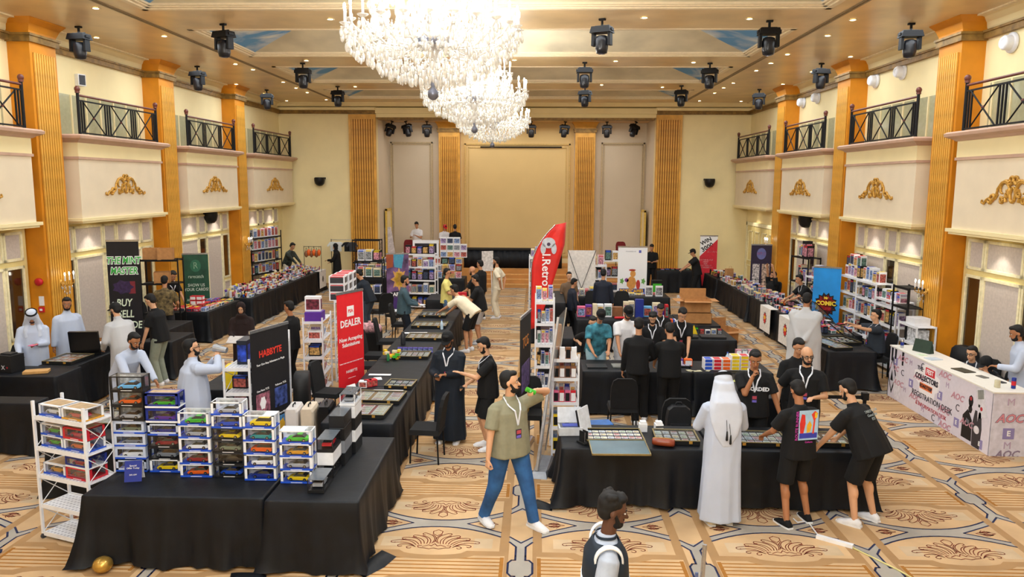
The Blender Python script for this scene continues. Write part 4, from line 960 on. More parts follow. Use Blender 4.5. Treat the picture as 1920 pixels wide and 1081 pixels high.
# right cluster
P_('s43', 'seated man with lanyard facing the camera behind the teal shirt', (1.10, 14.5), 180, h=1.74, sit=True, z=.05, head=18, lany=True, skin='d', beard=True)
P_('teal44', 'man in teal patterned shirt and black cap turned backward leaning over the table', (1.12, 13.72), -165, h=1.70, fat=1.12, lean=20, head=30, topm=TEALP, botm=M('#8fb0bd', .8), cap=BLK, hl=(-.1, .4, .95), hr=(.2, .4, .92), turn=-15)
P_('wht45', 'man in white T-shirt and black cap looking down at the table', (1.64, 13.78), -170, h=1.74, fat=1.12, lean=14, head=32, topm=WHITEC, botm=LGREY, cap=BLK, beard=True, hl=(-.16, .40, .86), hr=(.2, .36, .9))
P_('hood46', 'man in black tracksuit top and trainers seen from behind at the black table', (1.66, 12.08), -6, h=1.76, top='long', head=20, q='mid', hl=(-.25, .1, .80), hr=(.2, .3, 1.0), feet=[(-.02, -.12), (.13, .12)])
P_('tee47', 'man in black T-shirt seen from behind looking down at the black table', (2.16, 12.03), 2, h=1.70, fat=1.1, head=38, hl=(-.2, .34, .95), hr=(.2, .34, .95))
P_('man48', 'man in black shirt with lanyard sorting cards on the black table', (2.62, 13.75), -175, h=1.74, head=38, lean=16, lany=True, skin='d', hl=(-.06, .40, .82), hr=(.08, .40, .82))
P_('man49', 'curly-haired man in black T-shirt with lanyard looking down', (2.30, 14.85), 175, h=1.70, sit=False, hipdz=-.28, feet=[(-.12, .35), (.12, .38)], head=32, lany=True, hair='curly', skin='d', beard=True, fat=1.1, hl=(-.15, .3, .75), hr=(.15, .3, .75))
P_('man50', 'man with lanyard and receding hair looking at a phone behind the curly-haired man', (2.60, 15.8), 178, h=1.70, hipdz=-.26, feet=[(-.12, .35), (.12, .38)], head=36, lany=True, hl=(-.08, .28, .86), hr=(.08, .28, .86))
P_('nav41', 'man in navy jacket seen from behind near the camel banner', HP(1131, 500, 1.74), -8, h=1.74, top='long', topm=M('#1a2030', .8), head=20, hl=(-.24, .1, .80))
P_('kid42', 'young person in dark jacket standing at the bin of sleeves', HP(1073, 518, 1.55), -70, h=1.55, top='long', topm=M('#1b2130', .8), head=20, hl=(-.1, .3, .9))
P_('hat42', 'seated woman in brown sun hat behind the dark jacket', HP(1067, 506, 1.6), -175, h=1.6, hair='bun', topm=BROWNS, skin='d', q='mid')
P_('bld40', 'bald man with lanyard standing behind the white crossed banner', (GY(1113, 462, 23.6).x, 23.6), 180, h=1.72, hair='bald', lany=True, q='far', head=10)
P_('tee39', 'man in black T-shirt over pale shirt checking a phone by the right column', HP(1221, 452, 1.74), 178, h=1.74, fat=1.15, head=32, hl=(-.06, .28, 1.1), hr=(.08, .28, 1.1), q='far')
P_('cap38', 'man in black cap and clothes reaching over the far right table', HP(1306, 460, 1.74), 88, h=1.74, head=25, lean=10, cap=BLK, q='far', hl=(-.1, .5, 1.0), hr=(.12, .48, 1.0), fat=1.15)
P_('rest37', 'seated man in black T-shirt with both arms folded over his head', (7.0, 22.9), 110, h=1.74, sit=True, head=-8, lean=-14, hl=(-.12, .0, 1.52), hr=(.12, .02, 1.50), fat=1.15, beard=True)
P_('lean36', 'man in black shirt with lanyard bent over the comic table', (6.98, 19.5), 95, h=1.74, lean=38, head=15, lany=True, hl=(-.15, .6, .98), hr=(.18, .58, .95))
P_('big34', 'large man in white robe with hands behind his back on the right aisle', (5.08, 14.3), -28, h=1.88, fat=1.5, skin='b', head=20, top='thobe', topm=THOBE2, hair='short', beard=True, hl=(-.05, -.26, .92), hr=(.03, -.27, .90))
P_('sit35', 'seated man in dark grey shirt with lanyard lifting the lid of a case', (6.72, 15.0), 88, h=1.78, fat=1.2, sit=True, z=.12, head=4, lany=True, skin='d', topm=DGREY, hl=(-.28, .52, 1.02), hr=(.1, .5, 1.02))
P_('desk51', 'man in glasses and dark shirt leaning behind the registration desk', (7.42, 12.7), 125, h=1.74, sit=True, lean=26, head=10, lany=True, glasses=True, skin='d', topm=DGREY, hl=(-.3, .35, .92), hr=(.1, .4, .9))
P_('desk52', 'person in black cap and headscarf writing behind the registration desk', (7.42, 12.12), 105, h=1.66, sit=True, lean=22, head=34, hair='hijab', cap=BLK, hl=(-.1, .35, 1.0), hr=(.1, .35, 1.0))
P_('desk53', 'man in white robe standing at the right edge by the registration desk', (7.5, 11.72), 75, h=1.78, skin='b', head=20, top='thobe', topm=THOBE, beard=True, lean=8, hl=(-.1, .36, 1.1))
# ================================================================= TABLES, RACKS, CHAIRS, BANNERS
def cloth_mesh(L, D, H, seed=0, hem=.012, flare=.05, amp=.022, sides='FBLR', nf=9.5):
    rnd = random.Random(seed); r = .025; mb = MB()
    def peri(off, z, t):
        pts = []
        segs = [((-L/2, -D/2), (L/2, -D/2), (0, -1)), ((L/2, -D/2), (L/2, D/2), (1, 0)), ((L/2, D/2), (-L/2, D/2), (0, 1)), ((-L/2, D/2), (-L/2, -D/2), (-1, 0))]
        s = 0
        for (a, b, n) in segs:
            ln = math.hypot(b[0]-a[0], b[1]-a[1]); k = max(4, int(ln*22))
            for i in range(k):
                u = i/k; x = a[0]+(b[0]-a[0])*u; y = a[1]+(b[1]-a[1])*u; q = s+u*ln
                cf = math.exp(-min(u, 1-u)*ln/.07)           # corner gathers
                w_ = amp*t*(math.sin(nf*q+seed)+.6*math.sin(nf*2.3*q+seed*2.1)+.35*math.sin(nf*4.1*q+seed))
                o = off+w_+cf*(.02+.07*t*t)*t
                dx, dy = n
                if u*ln < .001: dx, dy = (n[0]+segs[(segs.index((a, b, n))-1) % 4][2][0])*.8, (n[1]+segs[(segs.index((a, b, n))-1) % 4][2][1])*.8
                zz = z+(abs(math.sin(q*2.2+seed))*.03 if t > .99 else 0)
                pts.append((x+dx*o, y+dy*o, zz))
            s += ln
        return pts
    rings = [peri(-.02, H+.003, 0), peri(.0, H, 0), peri(.006, H-.012, .02)]
    for t in (.15, .35, .6, .8, .93, 1): rings.append(peri(.008+flare*t*t, H-.012-(H-.012-hem)*t, t))
    n = len(rings[0]); vs = [p for rg in rings for p in rg]
    fs = [((j+1)*n+i, (j+1)*n+(i+1) % n, j*n+(i+1) % n, j*n+i) for j in range(len(rings)-1) for i in range(n)]
    fs.append(tuple(range(n)))
    mb.add(vs, fs, CLOTHM, smooth=True); mb.sm[-1] = False
    return mb.mesh('tablecloth')
NT = [0]
def table(label, x0, x1, y0, y1, H=.75, rz=0, group=None, hem=.012, flare=.025, amp=.02, drag=None):
    NT[0] += 1
    t = thing('draped_table', label, 'table', ((x0+x1)/2, (y0+y1)/2, 0), rz, group); L, D = x1-x0, y1-y0
    link('tablecloth', cloth_mesh(L, D, H, NT[0], hem, flare, amp), t)
    b = MB(); b.bx(-L/2+.02, L/2-.02, -D/2+.02, D/2-.02, H-.03, H-.006, M('#8b8b88', .6)); b.obj('tabletop', t)
    lm = MB(); lm.cyl((0, 0, 0), (0, 0, H-.03), .015, n=8, m=BMETAL); me = lm.mesh('leg')
    for sx in (-1, 1):
        for sy in (-1, 1): link('leg', me, t, (sx*(L/2-.08), sy*(D/2-.08), 0))
    return t
table('black draped front table carrying the stacks of boxed model cars', -4.50, -2.68, 7.10, 8.15, flare=.035, amp=.042)
table('black draped table at the right end of the model car display', -2.64, -1.72, 7.05, 8.98, flare=.035, amp=.022)
table('black draped table behind the car racks with the flat card tray', -5.95, -5.0, 8.75, 10.65)
for k, (a, b) in enumerate(((9.5, 11.3), (11.33, 13.1), (13.13, 14.95), (14.98, 16.8), (16.83, 18.6))):
    table('black draped table, %s from the camera in the long centre left row' % ORD[k], -2.78, -1.84, a, b, group='black tables of the centre left row')
table('black draped front table on the right with the open display cases', .33, 2.09, 8.74, 9.66, .73, hem=.02, flare=.05, amp=.042)
table('black draped front table on the right under the two bending men', 2.13, 4.0, 8.74, 9.66, .73, hem=.02, flare=.03)
table('black draped table where four men sort cards', .80, 2.62, 12.45, 13.30, .75)
table('black draped table with stacked red and yellow card boxes', 2.64, 3.95, 12.45, 13.30, .75)
table('black draped side table joining the card box table to the front', 2.98, 3.70, 10.95, 12.38, .75)
table('black draped table with dark binders and green boxes', 3.0, 4.05, 15.15, 16.5, .75)
table('black draped table with the row of books and white sleeves', .95, 3.25, 17.3, 18.2, .75)
table('black draped table under the cardboard boxes behind the binders', 3.28, 4.1, 16.75, 18.2, .75)
table('black draped table in front of the camel banner', .85, 3.7, 20.9, 21.9, .75)
table('black draped table beside the right column by the steps', 4.3, 5.85, 27.1, 27.9, .8)
for k, (a, b) in enumerate(((25.2, 27.0), (23.3, 25.1), (21.4, 23.2), (19.5, 21.3), (17.65, 19.4), (15.8, 17.55))):
    table('black draped table, %s from the stage in the right wall row' % ORD[k], 5.97+(k % 2)*.04, 6.8, a, b, group='black tables along the right wall')
table('black draped table nearest the registration desk with card cases', 5.5, 6.4, 14.2, 15.7)
table('black draped table cut off by the left edge of the picture', -8.1, -7.05, 10.15, 10.5)
table('black draped table at the left edge with a black box and tray', -9.25, -7.66, 11.62, 12.32)
table('black draped table with the open black case at the left pillar', -8.42, -7.76, 12.36, 13.9)
table('empty low black draped table behind the left pillar', -7.72, -7.1, 14.35, 15.35)
table('empty black draped table in front of the red goods table', -8.9, -7.75, 15.45, 16.7)
table('black draped table with red packets near the green banner', -8.9, -7.85, 17.8, 19.7)
for k, (a, b) in enumerate(((20.0, 21.75), (21.8, 23.6), (23.65, 25.3), (25.35, 27.1))):
    table('black draped table, %s from the camera in the figure row on the left' % ORD[k], -8.5, -7.62, a, b, group='black figure tables on the left')
table('black draped table behind the yellow shirted man', -2.95, -2.1, 20.1, 21.2)
table('small black draped table left of the red feather flag', -.1, .72, 18.2, 20.3, 1.0)
table('black draped table left of the tall cream rack', .12, .78, 14.9, 16.2, .8)
table('black draped counter under the boxed figure display', -6.0, -2.3, 24.3, 25.1, .8)
t = thing('draped_riser', 'long low stage riser skirted in black cloth at the top of the steps', 'riser', (-.9, 29.7, .6)); b = MB()
rg = []
for z in (0, .68):
    rg.append([(-1.9+3.8*i/60, -.35+.02*math.sin(i*1.7), z) for i in range(61)]+[(1.9, .35, z), (-1.9, .35, z)])
b.loft(rg, CLOTHM, smooth=True); b.obj('skirt', t); b = MB(); b.bx(-1.92, 1.92, -.37, .37, .68, .73, BLACK); b.obj('deck', t)
# --- dragging cloth corners
def cloth_drag(label, pts, parent=None):
    b = MB(); c = Vector((sum(p[0] for p in pts)/len(pts), sum(p[1] for p in pts)/len(pts), .055)); vs = [tuple(c)]+[(p[0], p[1], .004) for p in pts]; n = len(pts)
    mid = [tuple(c.lerp(Vector((p[0], p[1], .004)), .6)+Vector((0, 0, .012*math.sin(i*2.1)+.012))) for i, p in enumerate(pts)]
    vs = [tuple(c)]+mid+[(p[0], p[1], .004) for p in pts]
    fs = [(0, 1+i, 1+(i+1) % n) for i in range(n)]+[(1+i, 1+n+i, 1+n+(i+1) % n, 1+(i+1) % n) for i in range(n)]
    b.add(vs, fs, CLOTHM, smooth=True); return tag(b.obj('cloth_end'), label, 'cloth')
cloth_drag('loose end of black cloth pooled below the right corner of the car tables', [(-1.80, 7.12), (-1.66, 6.98), (-1.50, 7.2), (-1.42, 7.42), (-1.60, 7.56)])
cloth_drag('loose end of black cloth trailing between the two car tables', [(-3.0, 7.02), (-2.95, 6.84), (-2.75, 6.78), (-2.6, 6.9), (-2.64, 7.0)])
cloth_drag('loose end of black cloth trailing left of the right front table', [(.22, 8.78), (.02, 8.9), (-.12, 8.82), (.05, 8.66), (.22, 8.6)])
# --- chairs
def chair(F_=None, grp='black upholstered banquet chairs'):
    t = thing('banquet_chair', '', 'chair', group=grp)
    F_ = F_ or M('#0f1013', .8, var=.15)
    b = MB(); b.box((0, 0, .45), (.43, .43, .07), F_, taper=.94); b.obj('seat', t)
    b = MB(); rg = []
    for z, y, w_ in ((.48, -.19, .20), (.65, -.21, .205), (.82, -.24, .20), (.92, -.26, .17), (.96, -.27, .11)): rg.append([(-w_, y-.025, z), (w_, y-.025, z), (w_, y+.025, z), (-w_, y+.025, z)])
    b.loft(rg, F_, smooth=False); b.obj('backrest', t)
    for sx, sy in ((-1, -1), (1, -1), (-1, 1), (1, 1)):
        b = MB(); b.cyl((sx*.19, sy*.18, .43), (sx*.2, sy*.2, 0), .012, n=6, m=BMETAL); b.obj('leg', t)
    return t
ch0 = chair(); used = [False]
def put_chair(x, y, face, label, z=0):
    t = ch0 if not used[0] else copy_tree(ch0); used[0] = True
    t.location = (x, y, z); t.rotation_euler = (0, 0, R(face)); t['label'] = label; return t
for a in ((-3.25, 11.1, -80, 'black chair with a dark jacket beside the suitcases'), (-3.35, 12.0, -100, 'black chair nearest the red dealer banner in the left centre row'), (-3.2, 13.9, -88, 'black chair directly right of the red dealer banner'), (-3.2, 14.75, -92, 'second black chair behind the red dealer banner'),
          (-3.2, 16.1, -85, 'black chair by the brown boxes in the centre left row'), (-3.25, 18.1, -90, 'black chair behind the teal sweatshirt man'), (-3.6, 19.4, 60, 'black chair with a white bag near the raffle banner'), (-4.2, 18.2, -70, 'black chair with a pink striped bag on it'), (-4.1, 20.0, 40, 'black chair at the far end of the left racks'),
          (-1.5, 10.25, 85, 'black chair in the aisle left of the navy robed man'), (-.1, 11.0, 178, 'black chair behind the green can drinker'), (1.35, 11.45, 0, 'empty black framed chair in front of the sorting table'), (1.95, 10.42, 0, 'black chair holding the black backpack'), (2.25, 10.55, 170, ''), (3.6, 10.75, 200, ''),
          (1.55, 20.4, 180, 'black chair left of the navy jacket man'), (2.35, 20.4, 180, 'black chair under the camel banner'), (-8.6, 11.05, 185, 'black chair at the far left edge'), (-8.55, 13.25, -80, ''), (-9.2, 12.9, 185, 'black chair behind the first robed man'), (-9.3, 17.9, -90, 'black chair behind the red packets'),
          (5.35, 28.2, 0, ''), (7.35, 24.9, 90, 'black chair with a yellow shirt on its back by the far door'), (7.05, 22.95, 110, 'black chair of the man folding his arms over his head'), (7.3, 17.3, 100, 'black chair in front of the blue comic banner'), (6.8, 15.0, 90, 'black chair of the man lifting the case lid'), (7.5, 13.5, 100, 'black chair with coats behind the registration desk'), (7.47, 12.7, 125, 'black chair of the man in glasses'), (7.5, 12.1, 105, 'black chair of the writing person at the desk'), (1.1, 14.55, 180, 'black chair of the seated man with lanyard')):
    if a[3]: put_chair(*a)
# --- folding racks
def rack(label, w, d, h=1.5, lv=(.07, .385, .72, 1.03, 1.37), loc=(0, 0, 0), rz=0, mat=None, brace=True, casters=True, solid=False):
    mat = mat or WMETAL; t = thing('folding_rack' if brace else 'display_shelf', label, 'shelf', loc, rz)
    p = MB(); p.bx(-.013, .013, -.013, .013, .06 if casters else 0, h, mat); me = p.mesh('post')
    for x in (-w/2, w/2):
        for y in (-d/2, d/2): link('post', me, t, (x, y, 0))
    s = MB(); s.bx(-w/2, w/2, -d/2, d/2, -.012, 0, mat); s.bx(-w/2, w/2, -d/2-.004, -d/2+.006, -.035, .012, mat); s.bx(-w/2, w/2, d/2-.006, d/2+.004, -.035, .012, mat)
    if not solid:
        HM_ = M('#b9bcc6', .6)
        for i in range(int(w/.05)):
            for j in range(int(d/.05)): x = -w/2+.035+i*.05; y = -d/2+.035+j*.05; s.quad((x-.012, y-.012, .001), (x+.012, y-.012, .001), (x+.012, y+.012, .001), (x-.012, y+.012, .001), HM_)
    me = s.mesh('shelf')
    for z in lv: link('shelf', me, t, (0, 0, z))
    if brace:
        b = MB()
        for sx in (-1, 1):
            for k in range(len(lv)-1):
                for q in (-1, 1): b.cyl((sx*w/2, -q*d/2, lv[k]), (sx*w/2, q*d/2, lv[k+1]-.03), .005, n=5, m=mat)
        o = b.obj('cross_braces', t)
        o['kind'] = 'stuff'
    if casters:
        c = MB(); c.cyl((-.012, 0, .028), (.012, 0, .028), .028, n=10, m=M('#3a3b40', .5)); c.bx(-.008, .008, -.01, .01, .03, .07, CHROME); me = c.mesh('caster')
        for x in (-w/2, w/2):
            for y in (-d/2, d/2): link('caster', me, t, (x, y, 0))
    return t
LV5 = (.07, .385, .72, 1.03, 1.37)
RKW = .74; RKA = R(-20); ca, sa = math.cos(RKA), math.sin(RKA)
RK1 = (-5.33+ca*RKW/2-sa*.17, 7.68+sa*RKW/2+ca*.17)
rack('white folding rack of boxed model cars at the front left', RKW, .34, 1.54, LV5, (RK1[0], RK1[1], 0), RKA)
rack('white folding rack left of the dark gaming banner', .34, .76, 1.5, LV5, (-4.02, 10.22, 0), R(3))
rack('white folding rack behind the dark gaming banner', .34, .76, 1.5, LV5, (-4.12, 11.55, 0), R(3))
rack('white folding rack with purple box left of the red banner', .34, .76, 1.45, LV5, (-4.02, 13.7, 0), R(4), casters=False)
rack('tall white rack of boxed cars behind the red banner', .36, 1.1, 1.62, (.07, .45, .85, 1.2, 1.6), (-3.72, 14.9, 0), R(4), casters=False)
rack('narrow white rack of toy packs beside the right front table', .36, .5, 1.5, (.1, .45, .8, 1.15, 1.42), (.42, 10.65, 0), R(2), casters=False)
rack('narrow white rack of toy packs behind the leaning clear panel', .34, .5, 1.8, (.1, .5, .9, 1.3, 1.7), (.17, 14.0, 0), 0, casters=False)
rack('tall narrow white rack left of the red feather flag', .4, .6, 1.9, (.1, .6, 1.1, 1.5, 1.85), (.02, 20.9, 0), 0, casters=False)
rack('black rack by the dark green monster banner', .85, .35, 2.1, (.1, .8, 1.5, 2.05), (-8.75, 17.45, 0), R(6), BMETAL, False, False, True)
rack('empty black open rack left of the stage platform', .95, .4, 1.9, (.1, .6, 1.1, 1.5, 1.88), (-5.9, 26.4, 0), 0, BMETAL, True, False, True)
rack('second black rack left of the winged raffle banner', .8, .35, 1.6, (.1, .6, 1.1, 1.58), (-4.9, 22.2, 0), 0, BMETAL, True, False, True)
rack('white cube shelf of boxed figures right of the raffle banner', 1.0, .35, 1.75, (.1, .5, .9, 1.3, 1.7), (-3.55, 23.2, 0), R(-6), WHITE, False, False, True)
rack('white display shelf behind the crossed white banner', .75, .35, 1.45, (.1, .6, 1.0, 1.4), (1.75, 23.1, 0), 0, WHITE, False, False, True)
rack('white display shelf left of the camel banner', .75, .35, 1.55, (.1, .55, 1.0, 1.5), (2.45, 23.7, 0), 0, WHITE, False, False, True)
rack('black rack by the farthest right pillar', .9, .35, 1.9, (.1, .6, 1.2, 1.88), (7.45, 21.2, 0), R(-80), BMETAL, False, False, True)
rack('white shelf of boxed figures behind the blue comic banner', .9, .35, 1.5, (.1, .55, 1.0, 1.48), (7.35, 19.8, 0), R(-85), WHITE, False, False, True)
for k, (y, h) in enumerate(((18.0, 1.75), (17.0, 1.75), (16.0, 1.5))):
    rack('white shelf of boxed figures on the right wall, %s from the blue banner' % ORD[k], .92, .35, h, (.1, .5, .95, 1.35, h-.02)[:5 if h > 1.6 else 4]+((h-.02,) if h < 1.6 else ()), (7.5, y, 0), R(-88), WHITE, False, False, True)
rack('white paper shelf behind the registration desk', .7, .35, 1.25, (.1, .5, .9, 1.23), (7.27, 14.52, 0), R(-90), WHITE, False, False, True)
rack('short black rack above the paper shelf', .6, .3, 1.9, (.1, 1.5, 1.88), (7.3, 15.0, 0), R(-88), BMETAL, False, False, True)
rack('black grid stand of figure boxes by the far left windows', 1.7, .3, 2.2, (.8, 1.2, 1.6, 2.0), (-9.3, 25.6, 0), R(75), BMETAL, False, False, True)
# --- roll-up banners
def banner(label, w, h, mat, loc, rz, items=(), lean=0, base=True):
    t = thing('roll_up_banner', label, 'banner', loc, rz)
    b = MB(); b.bx(-w/2, w/2, -.003, .003, .08, h, mat); b.obj('sheet', t)
    b = MB(); b.bx(-w/2-.01, w/2+.01, -.012, .012, h-.02, h+.02, CHROME); b.obj('top_rail', t)
    if base: b = MB(); b.box((0, 0, .045), (w+.02, .16, .08), CHROME, taper=.8); b.obj('base', t); b = MB(); b.cyl((0, .03, .05), (0, .03, h), .01, n=6, m=CHROME); b.obj('pole', t)
    for it in items:
        if it[0] == 'T':
            _, s, x, z, size, m = it[:6]; kw = it[6] if len(it) > 6 else {}
            r = kw.pop('rot', 0); text(s, size, m, t, (x, -.005, z), (R(90), -R(r) if False else 0, 0) if not r else (R(90), R(-r), 0), **kw)
        elif it[0] == 'R':
            _, x0, x1, z0, z1, m = it; b = MB(); b.bx(x0, x1, -.006, -.0032, z0, z1, m); b.obj('graphic', t)
        elif it[0] == 'P':
            _, pts, m = it; b = MB(); b.prism([(p[0], p[1]) for p in pts], .0032, .0065, m, Matrix.Rotation(R(90), 4, 'X')); b.obj('graphic', t)
    return t
def disc(cx, cz, rx, rz_=None, n=20, star=0):
    rz_ = rz_ or rx; return [(cx+rx*(1-(star if i % 2 else 0))*math.cos(2*PI*i/n), cz+rz_*(1-(star if i % 2 else 0))*math.sin(2*PI*i/n)) for i in range(n)]
BRED = M('#e5252e', .5, var=.02); W_ = M('#f4f4f6', .6, var=0); K_ = M('#111114', .6, var=.03); GRN = M('#3fae49', .5, var=.02)
banner('tall red roll-up banner reading DEALER in white letters', .68, 2.0, BRED, (-3.18, 12.8, 0), R(64), [('T', 'DEALER', 0, 1.46, .17, W_, {'bold': .004, 'sx': .9}), ('R', -.09, .09, 1.58, 1.76, W_), ('T', 'PSA', 0, 1.67, .08, BRED, {'bold': .003}),
    ('T', 'Now Accepting\nSubmissions', 0, 1.14, .095, W_, {'bold': .002}), ('T', 'CHECK YOUR CARDS AND PACKAGE THEM TODAY', 0, .78, .026, W_), ('T', 'HABBYTE', 0, .62, .07, W_), ('R', -.1, .1, .5, .506, W_)])
banner('dark roll-up banner with red title and four game pictures', .82, 1.86, M('#17171c', .6), (-3.68, 10.25, 0), R(72), [('T', 'HABBYTE', 0, 1.52, .13, M('#e23b2c', .5), {'bold': .003, 'sx': .9}), ('T', 'Your One-Stop Adventure to Magic', 0, 1.38, .042, W_), ('T', 'One Piece TCG', -.19, 1.02, .04, W_), ('T', 'Pokemon TCG', .2, 1.02, .04, W_), ('T', 'Magic the Gathering', -.18, .60, .034, W_), ('T', 'Dragon Ball', .2, .60, .034, W_),
    ('R', -.34, -.05, .70, .98, M('#9a5d6e', .5, var=.6, scale=14)), ('R', .06, .34, .70, .98, M('#3a4a86', .5, var=.6, scale=13)), ('R', -.34, -.05, .28, .56, M('#8d3a2a', .5, var=.6, scale=12)), ('R', .06, .34, .28, .56, M('#4b83b8', .5, var=.5, scale=15)), ('P', disc(.2, .42, .08, .1, 10, .3), M('#e8b53a', .5)), ('P', disc(-.2, .84, .07, .1, 12, .2), W_)])
YM = GY(216, 457, 14.9); 
MX = (GY(188, 458, 15.25), GY(246, 455, 15.25))
t = banner('black roll-up banner with green monster lettering and BUY SELL TRADE list', .86, 2.78, M('#121018', .5, var=.3, scale=2), (-8.33, 15.05, 0), R(14), [('T', 'THE MINT', 0, 2.36, .2, W_, {'bold': .018, 'shear': .2}), ('T', 'THE MINT', 0, 2.36, .2, GRN, {'bold': .004, 'shear': .2, 'ext': .004}), ('T', 'MASTER', 0, 2.14, .2, W_, {'bold': .018, 'shear': .2}), ('T', 'MASTER', 0, 2.14, .2, GRN, {'bold': .004, 'shear': .2, 'ext': .004}),
    ('T', 'BUY', -.05, 1.46, .22, M('#e6f2d8', .5), {'bold': .004, 'shear': .15}), ('T', 'SELL', -.02, 1.22, .22, M('#e6f2d8', .5), {'bold': .004, 'shear': .15}), ('T', 'TRADE', .05, .98, .22, M('#e6f2d8', .5), {'bold': .004, 'shear': .15}), ('P', disc(-.34, 1.46, .03), W_), ('P', disc(-.34, 1.22, .03), W_), ('P', disc(-.34, .98, .03), W_),
    ('P', disc(-.05, 1.80, .3, .16, 14, .25), M('#33204a', .6, var=.3)), ('R', .1, .28, 1.66, 1.92, M('#7c2430', .5))])
t.scale = (.70, 1, .96)
t = banner('dark green roll-up banner with a round letter emblem', .82, 2.05, M('#1f4f3a', .5, var=.25, scale=3), (-9.0, 19.75, 0), R(18), [('P', disc(.0, 1.72, .17), M('#2f6d52', .5)), ('T', 'R', 0, 1.72, .26, M('#a9cdb0', .5)), ('T', 'rarecatch', 0, 1.42, .13, M('#c9ddc8', .5)), ('T', 'SHOW US\nYOUR CARDS!', 0, 1.12, .12, M('#e4efe2', .5)), ('T', 'AMAZING ON\nPRICES!', 0, .72, .10, M('#cfe0cf', .5))])
t.scale = (.78, 1, .96)
bl = M('#1d8fe0', .5, var=.12, scale=2)
rays = [('P', [(0, .95), (.5*math.cos(a), .95+1.2*math.sin(a)), (.5*math.cos(a+.1), .95+1.2*math.sin(a+.1))], M('#58b4ee', .5)) for a in ()]
t = banner('bright blue roll-up banner with a red and yellow comic burst', .62, 1.9, bl, (GY(1545, 500, 17.9).x, 18.55, 0), R(-30), [('P', disc(0, 1.0, .27, .30, 28, .22), K_), ('P', disc(0, 1.0, .22, .25, 28, .22), M('#d8242a', .5)), ('P', disc(0, 1.05, .18, .14, 20, .2), M('#e33a2a', .5)), ('T', 'COMIC', 0, 1.03, .14, M('#ffd23c', .5), {'bold': .006, 'ext': .004}), ('T', 'Mr', 0, 1.16, .08, M('#ffd23c', .5), {'bold': .004, 'ext': .004}), ('T', 'GUNS', 0, .90, .10, M('#b01822', .5), {'bold': .003, 'ext': .004})])
t.location = (6.98, 18.35, 0)
banner('white and red roll-up banner reading WIN 3000', .62, 2.0, W_, (6.28, 27.9, 0), R(-4), [('P', [(-.31, 1.25), (.31, 1.88), (.31, .1), (-.31, .1)], M('#d3283a', .5)), ('T', 'WIN', -.1, 1.80, .2, K_, {'rot': 30, 'bold': .006}), ('T', '3000', -.05, 1.58, .23, K_, {'rot': 30, 'bold': .006}), ('T', 'ARCADE', .14, 1.42, .09, W_), ('T', 'JOIN THE RAFFLE\nDRAW\nWIN\nFROM TODAY\nTO TOMORROW', -.1, .98, .07, W_), ('R', .05, .26, .55, 1.15, M('#3b3d45', .5))])
banner('dark purple roll-up banner with comic strips', .62, 2.0, M('#2a1f3a', .5), (7.02, 23.9, 0), R(-6), [('P', disc(0, 1.72, .14, .18), M('#6b6fa8', .5)), ('T', 'HTO', 0, 1.72, .12, M('#c2405a', .5)), ('R', -.25, -.04, .2, 1.4, M('#c7b9b9', .5, var=.7, scale=18)), ('R', .03, .26, .2, 1.4, M('#b99f8f', .5, var=.7, scale=16))])
banner('white banner with a tan camel figure and yellow lettering', .86, 2.02, W_, (2.85, 22.5, 0), R(0), [('P', disc(-.02, .95, .15, .2, 14, .1), M('#d9974c', .5)), ('P', disc(.02, 1.22, .08, .10), M('#d9974c', .5)), ('P', disc(.0, 1.33, .10, .03), M('#b33a2c', .5)), ('P', disc(.18, .9, .06, .14), M('#c43a34', .5)), ('P', disc(-.3, 1.0, .07, .10, 10, .4), M('#6aa84f', .5)), ('P', disc(.33, 1.0, .07, .10, 10, .4), M('#6aa84f', .5)), ('P', disc(-.16, 1.03, .06), M('#8b3f8a', .5)), ('R', -.38, .38, .62, .78, M('#3b4fa0', .5)), ('T', 'POKECAMEL', 0, .70, .15, M('#f2b731', .5), {'bold': .006, 'ext': .004, 'sx': .85}), ('T', 'POWERED BY', -.05, 1.88, .05, M('#8d93a0', .5)), ('R', .18, .25, 1.84, 1.92, M('#5d63b8', .5))])
# X banner seen from behind
t = thing('crossed_pole_banner', 'plain white banner seen from behind with crossed black poles', 'banner', (1.32, 21.95, 0)); b = MB(); b.bx(-.4, .4, .01, .016, .05, 1.95, M('#e8e2dc', .6)); b.obj('sheet', t)
for sg in (-1, 1): b = MB(); b.cyl((sg*.4, 0, 1.95), (0, -.06, .85), .008, n=6, m=K_); b.cyl((0, -.06, .85), (-sg*.32, 0, .02), .008, n=6, m=K_); b.obj('crossed_pole', t)
b = MB(); b.ell((0, -.06, .85), (.03, .03, .04), K_); b.obj('hub', t)
# raffle banner
banner('printed banner with yellow starburst character and white RAFFLE lettering', .66, 1.75, M('#7b5a8c', .6, var=.5, scale=3), (-4.15, 22.6, 0), R(12), [('P', [(-.33, 1.75), (-.12, 1.75), (-.14, 1.35), (-.33, 1.3)], M('#a4502c', .5)), ('P', [(-.12, 1.75), (.2, 1.75), (.12, 1.3), (-.1, 1.35)], M('#4b98b8', .5)), ('P', disc(.04, .98, .26, .36, 16, .45), M('#d9a45c', .5)), ('P', disc(.04, .98, .16, .28, 12, .35), M('#f2c93a', .5)), ('P', disc(.04, .55, .3, .08), M('#1b1630', .5)), ('T', 'RAFFLE', 0, .52, .15, W_, {'bold': .006, 'ext': .004}), ('R', -.3, .3, .1, .42, M('#4a2f78', .5))])
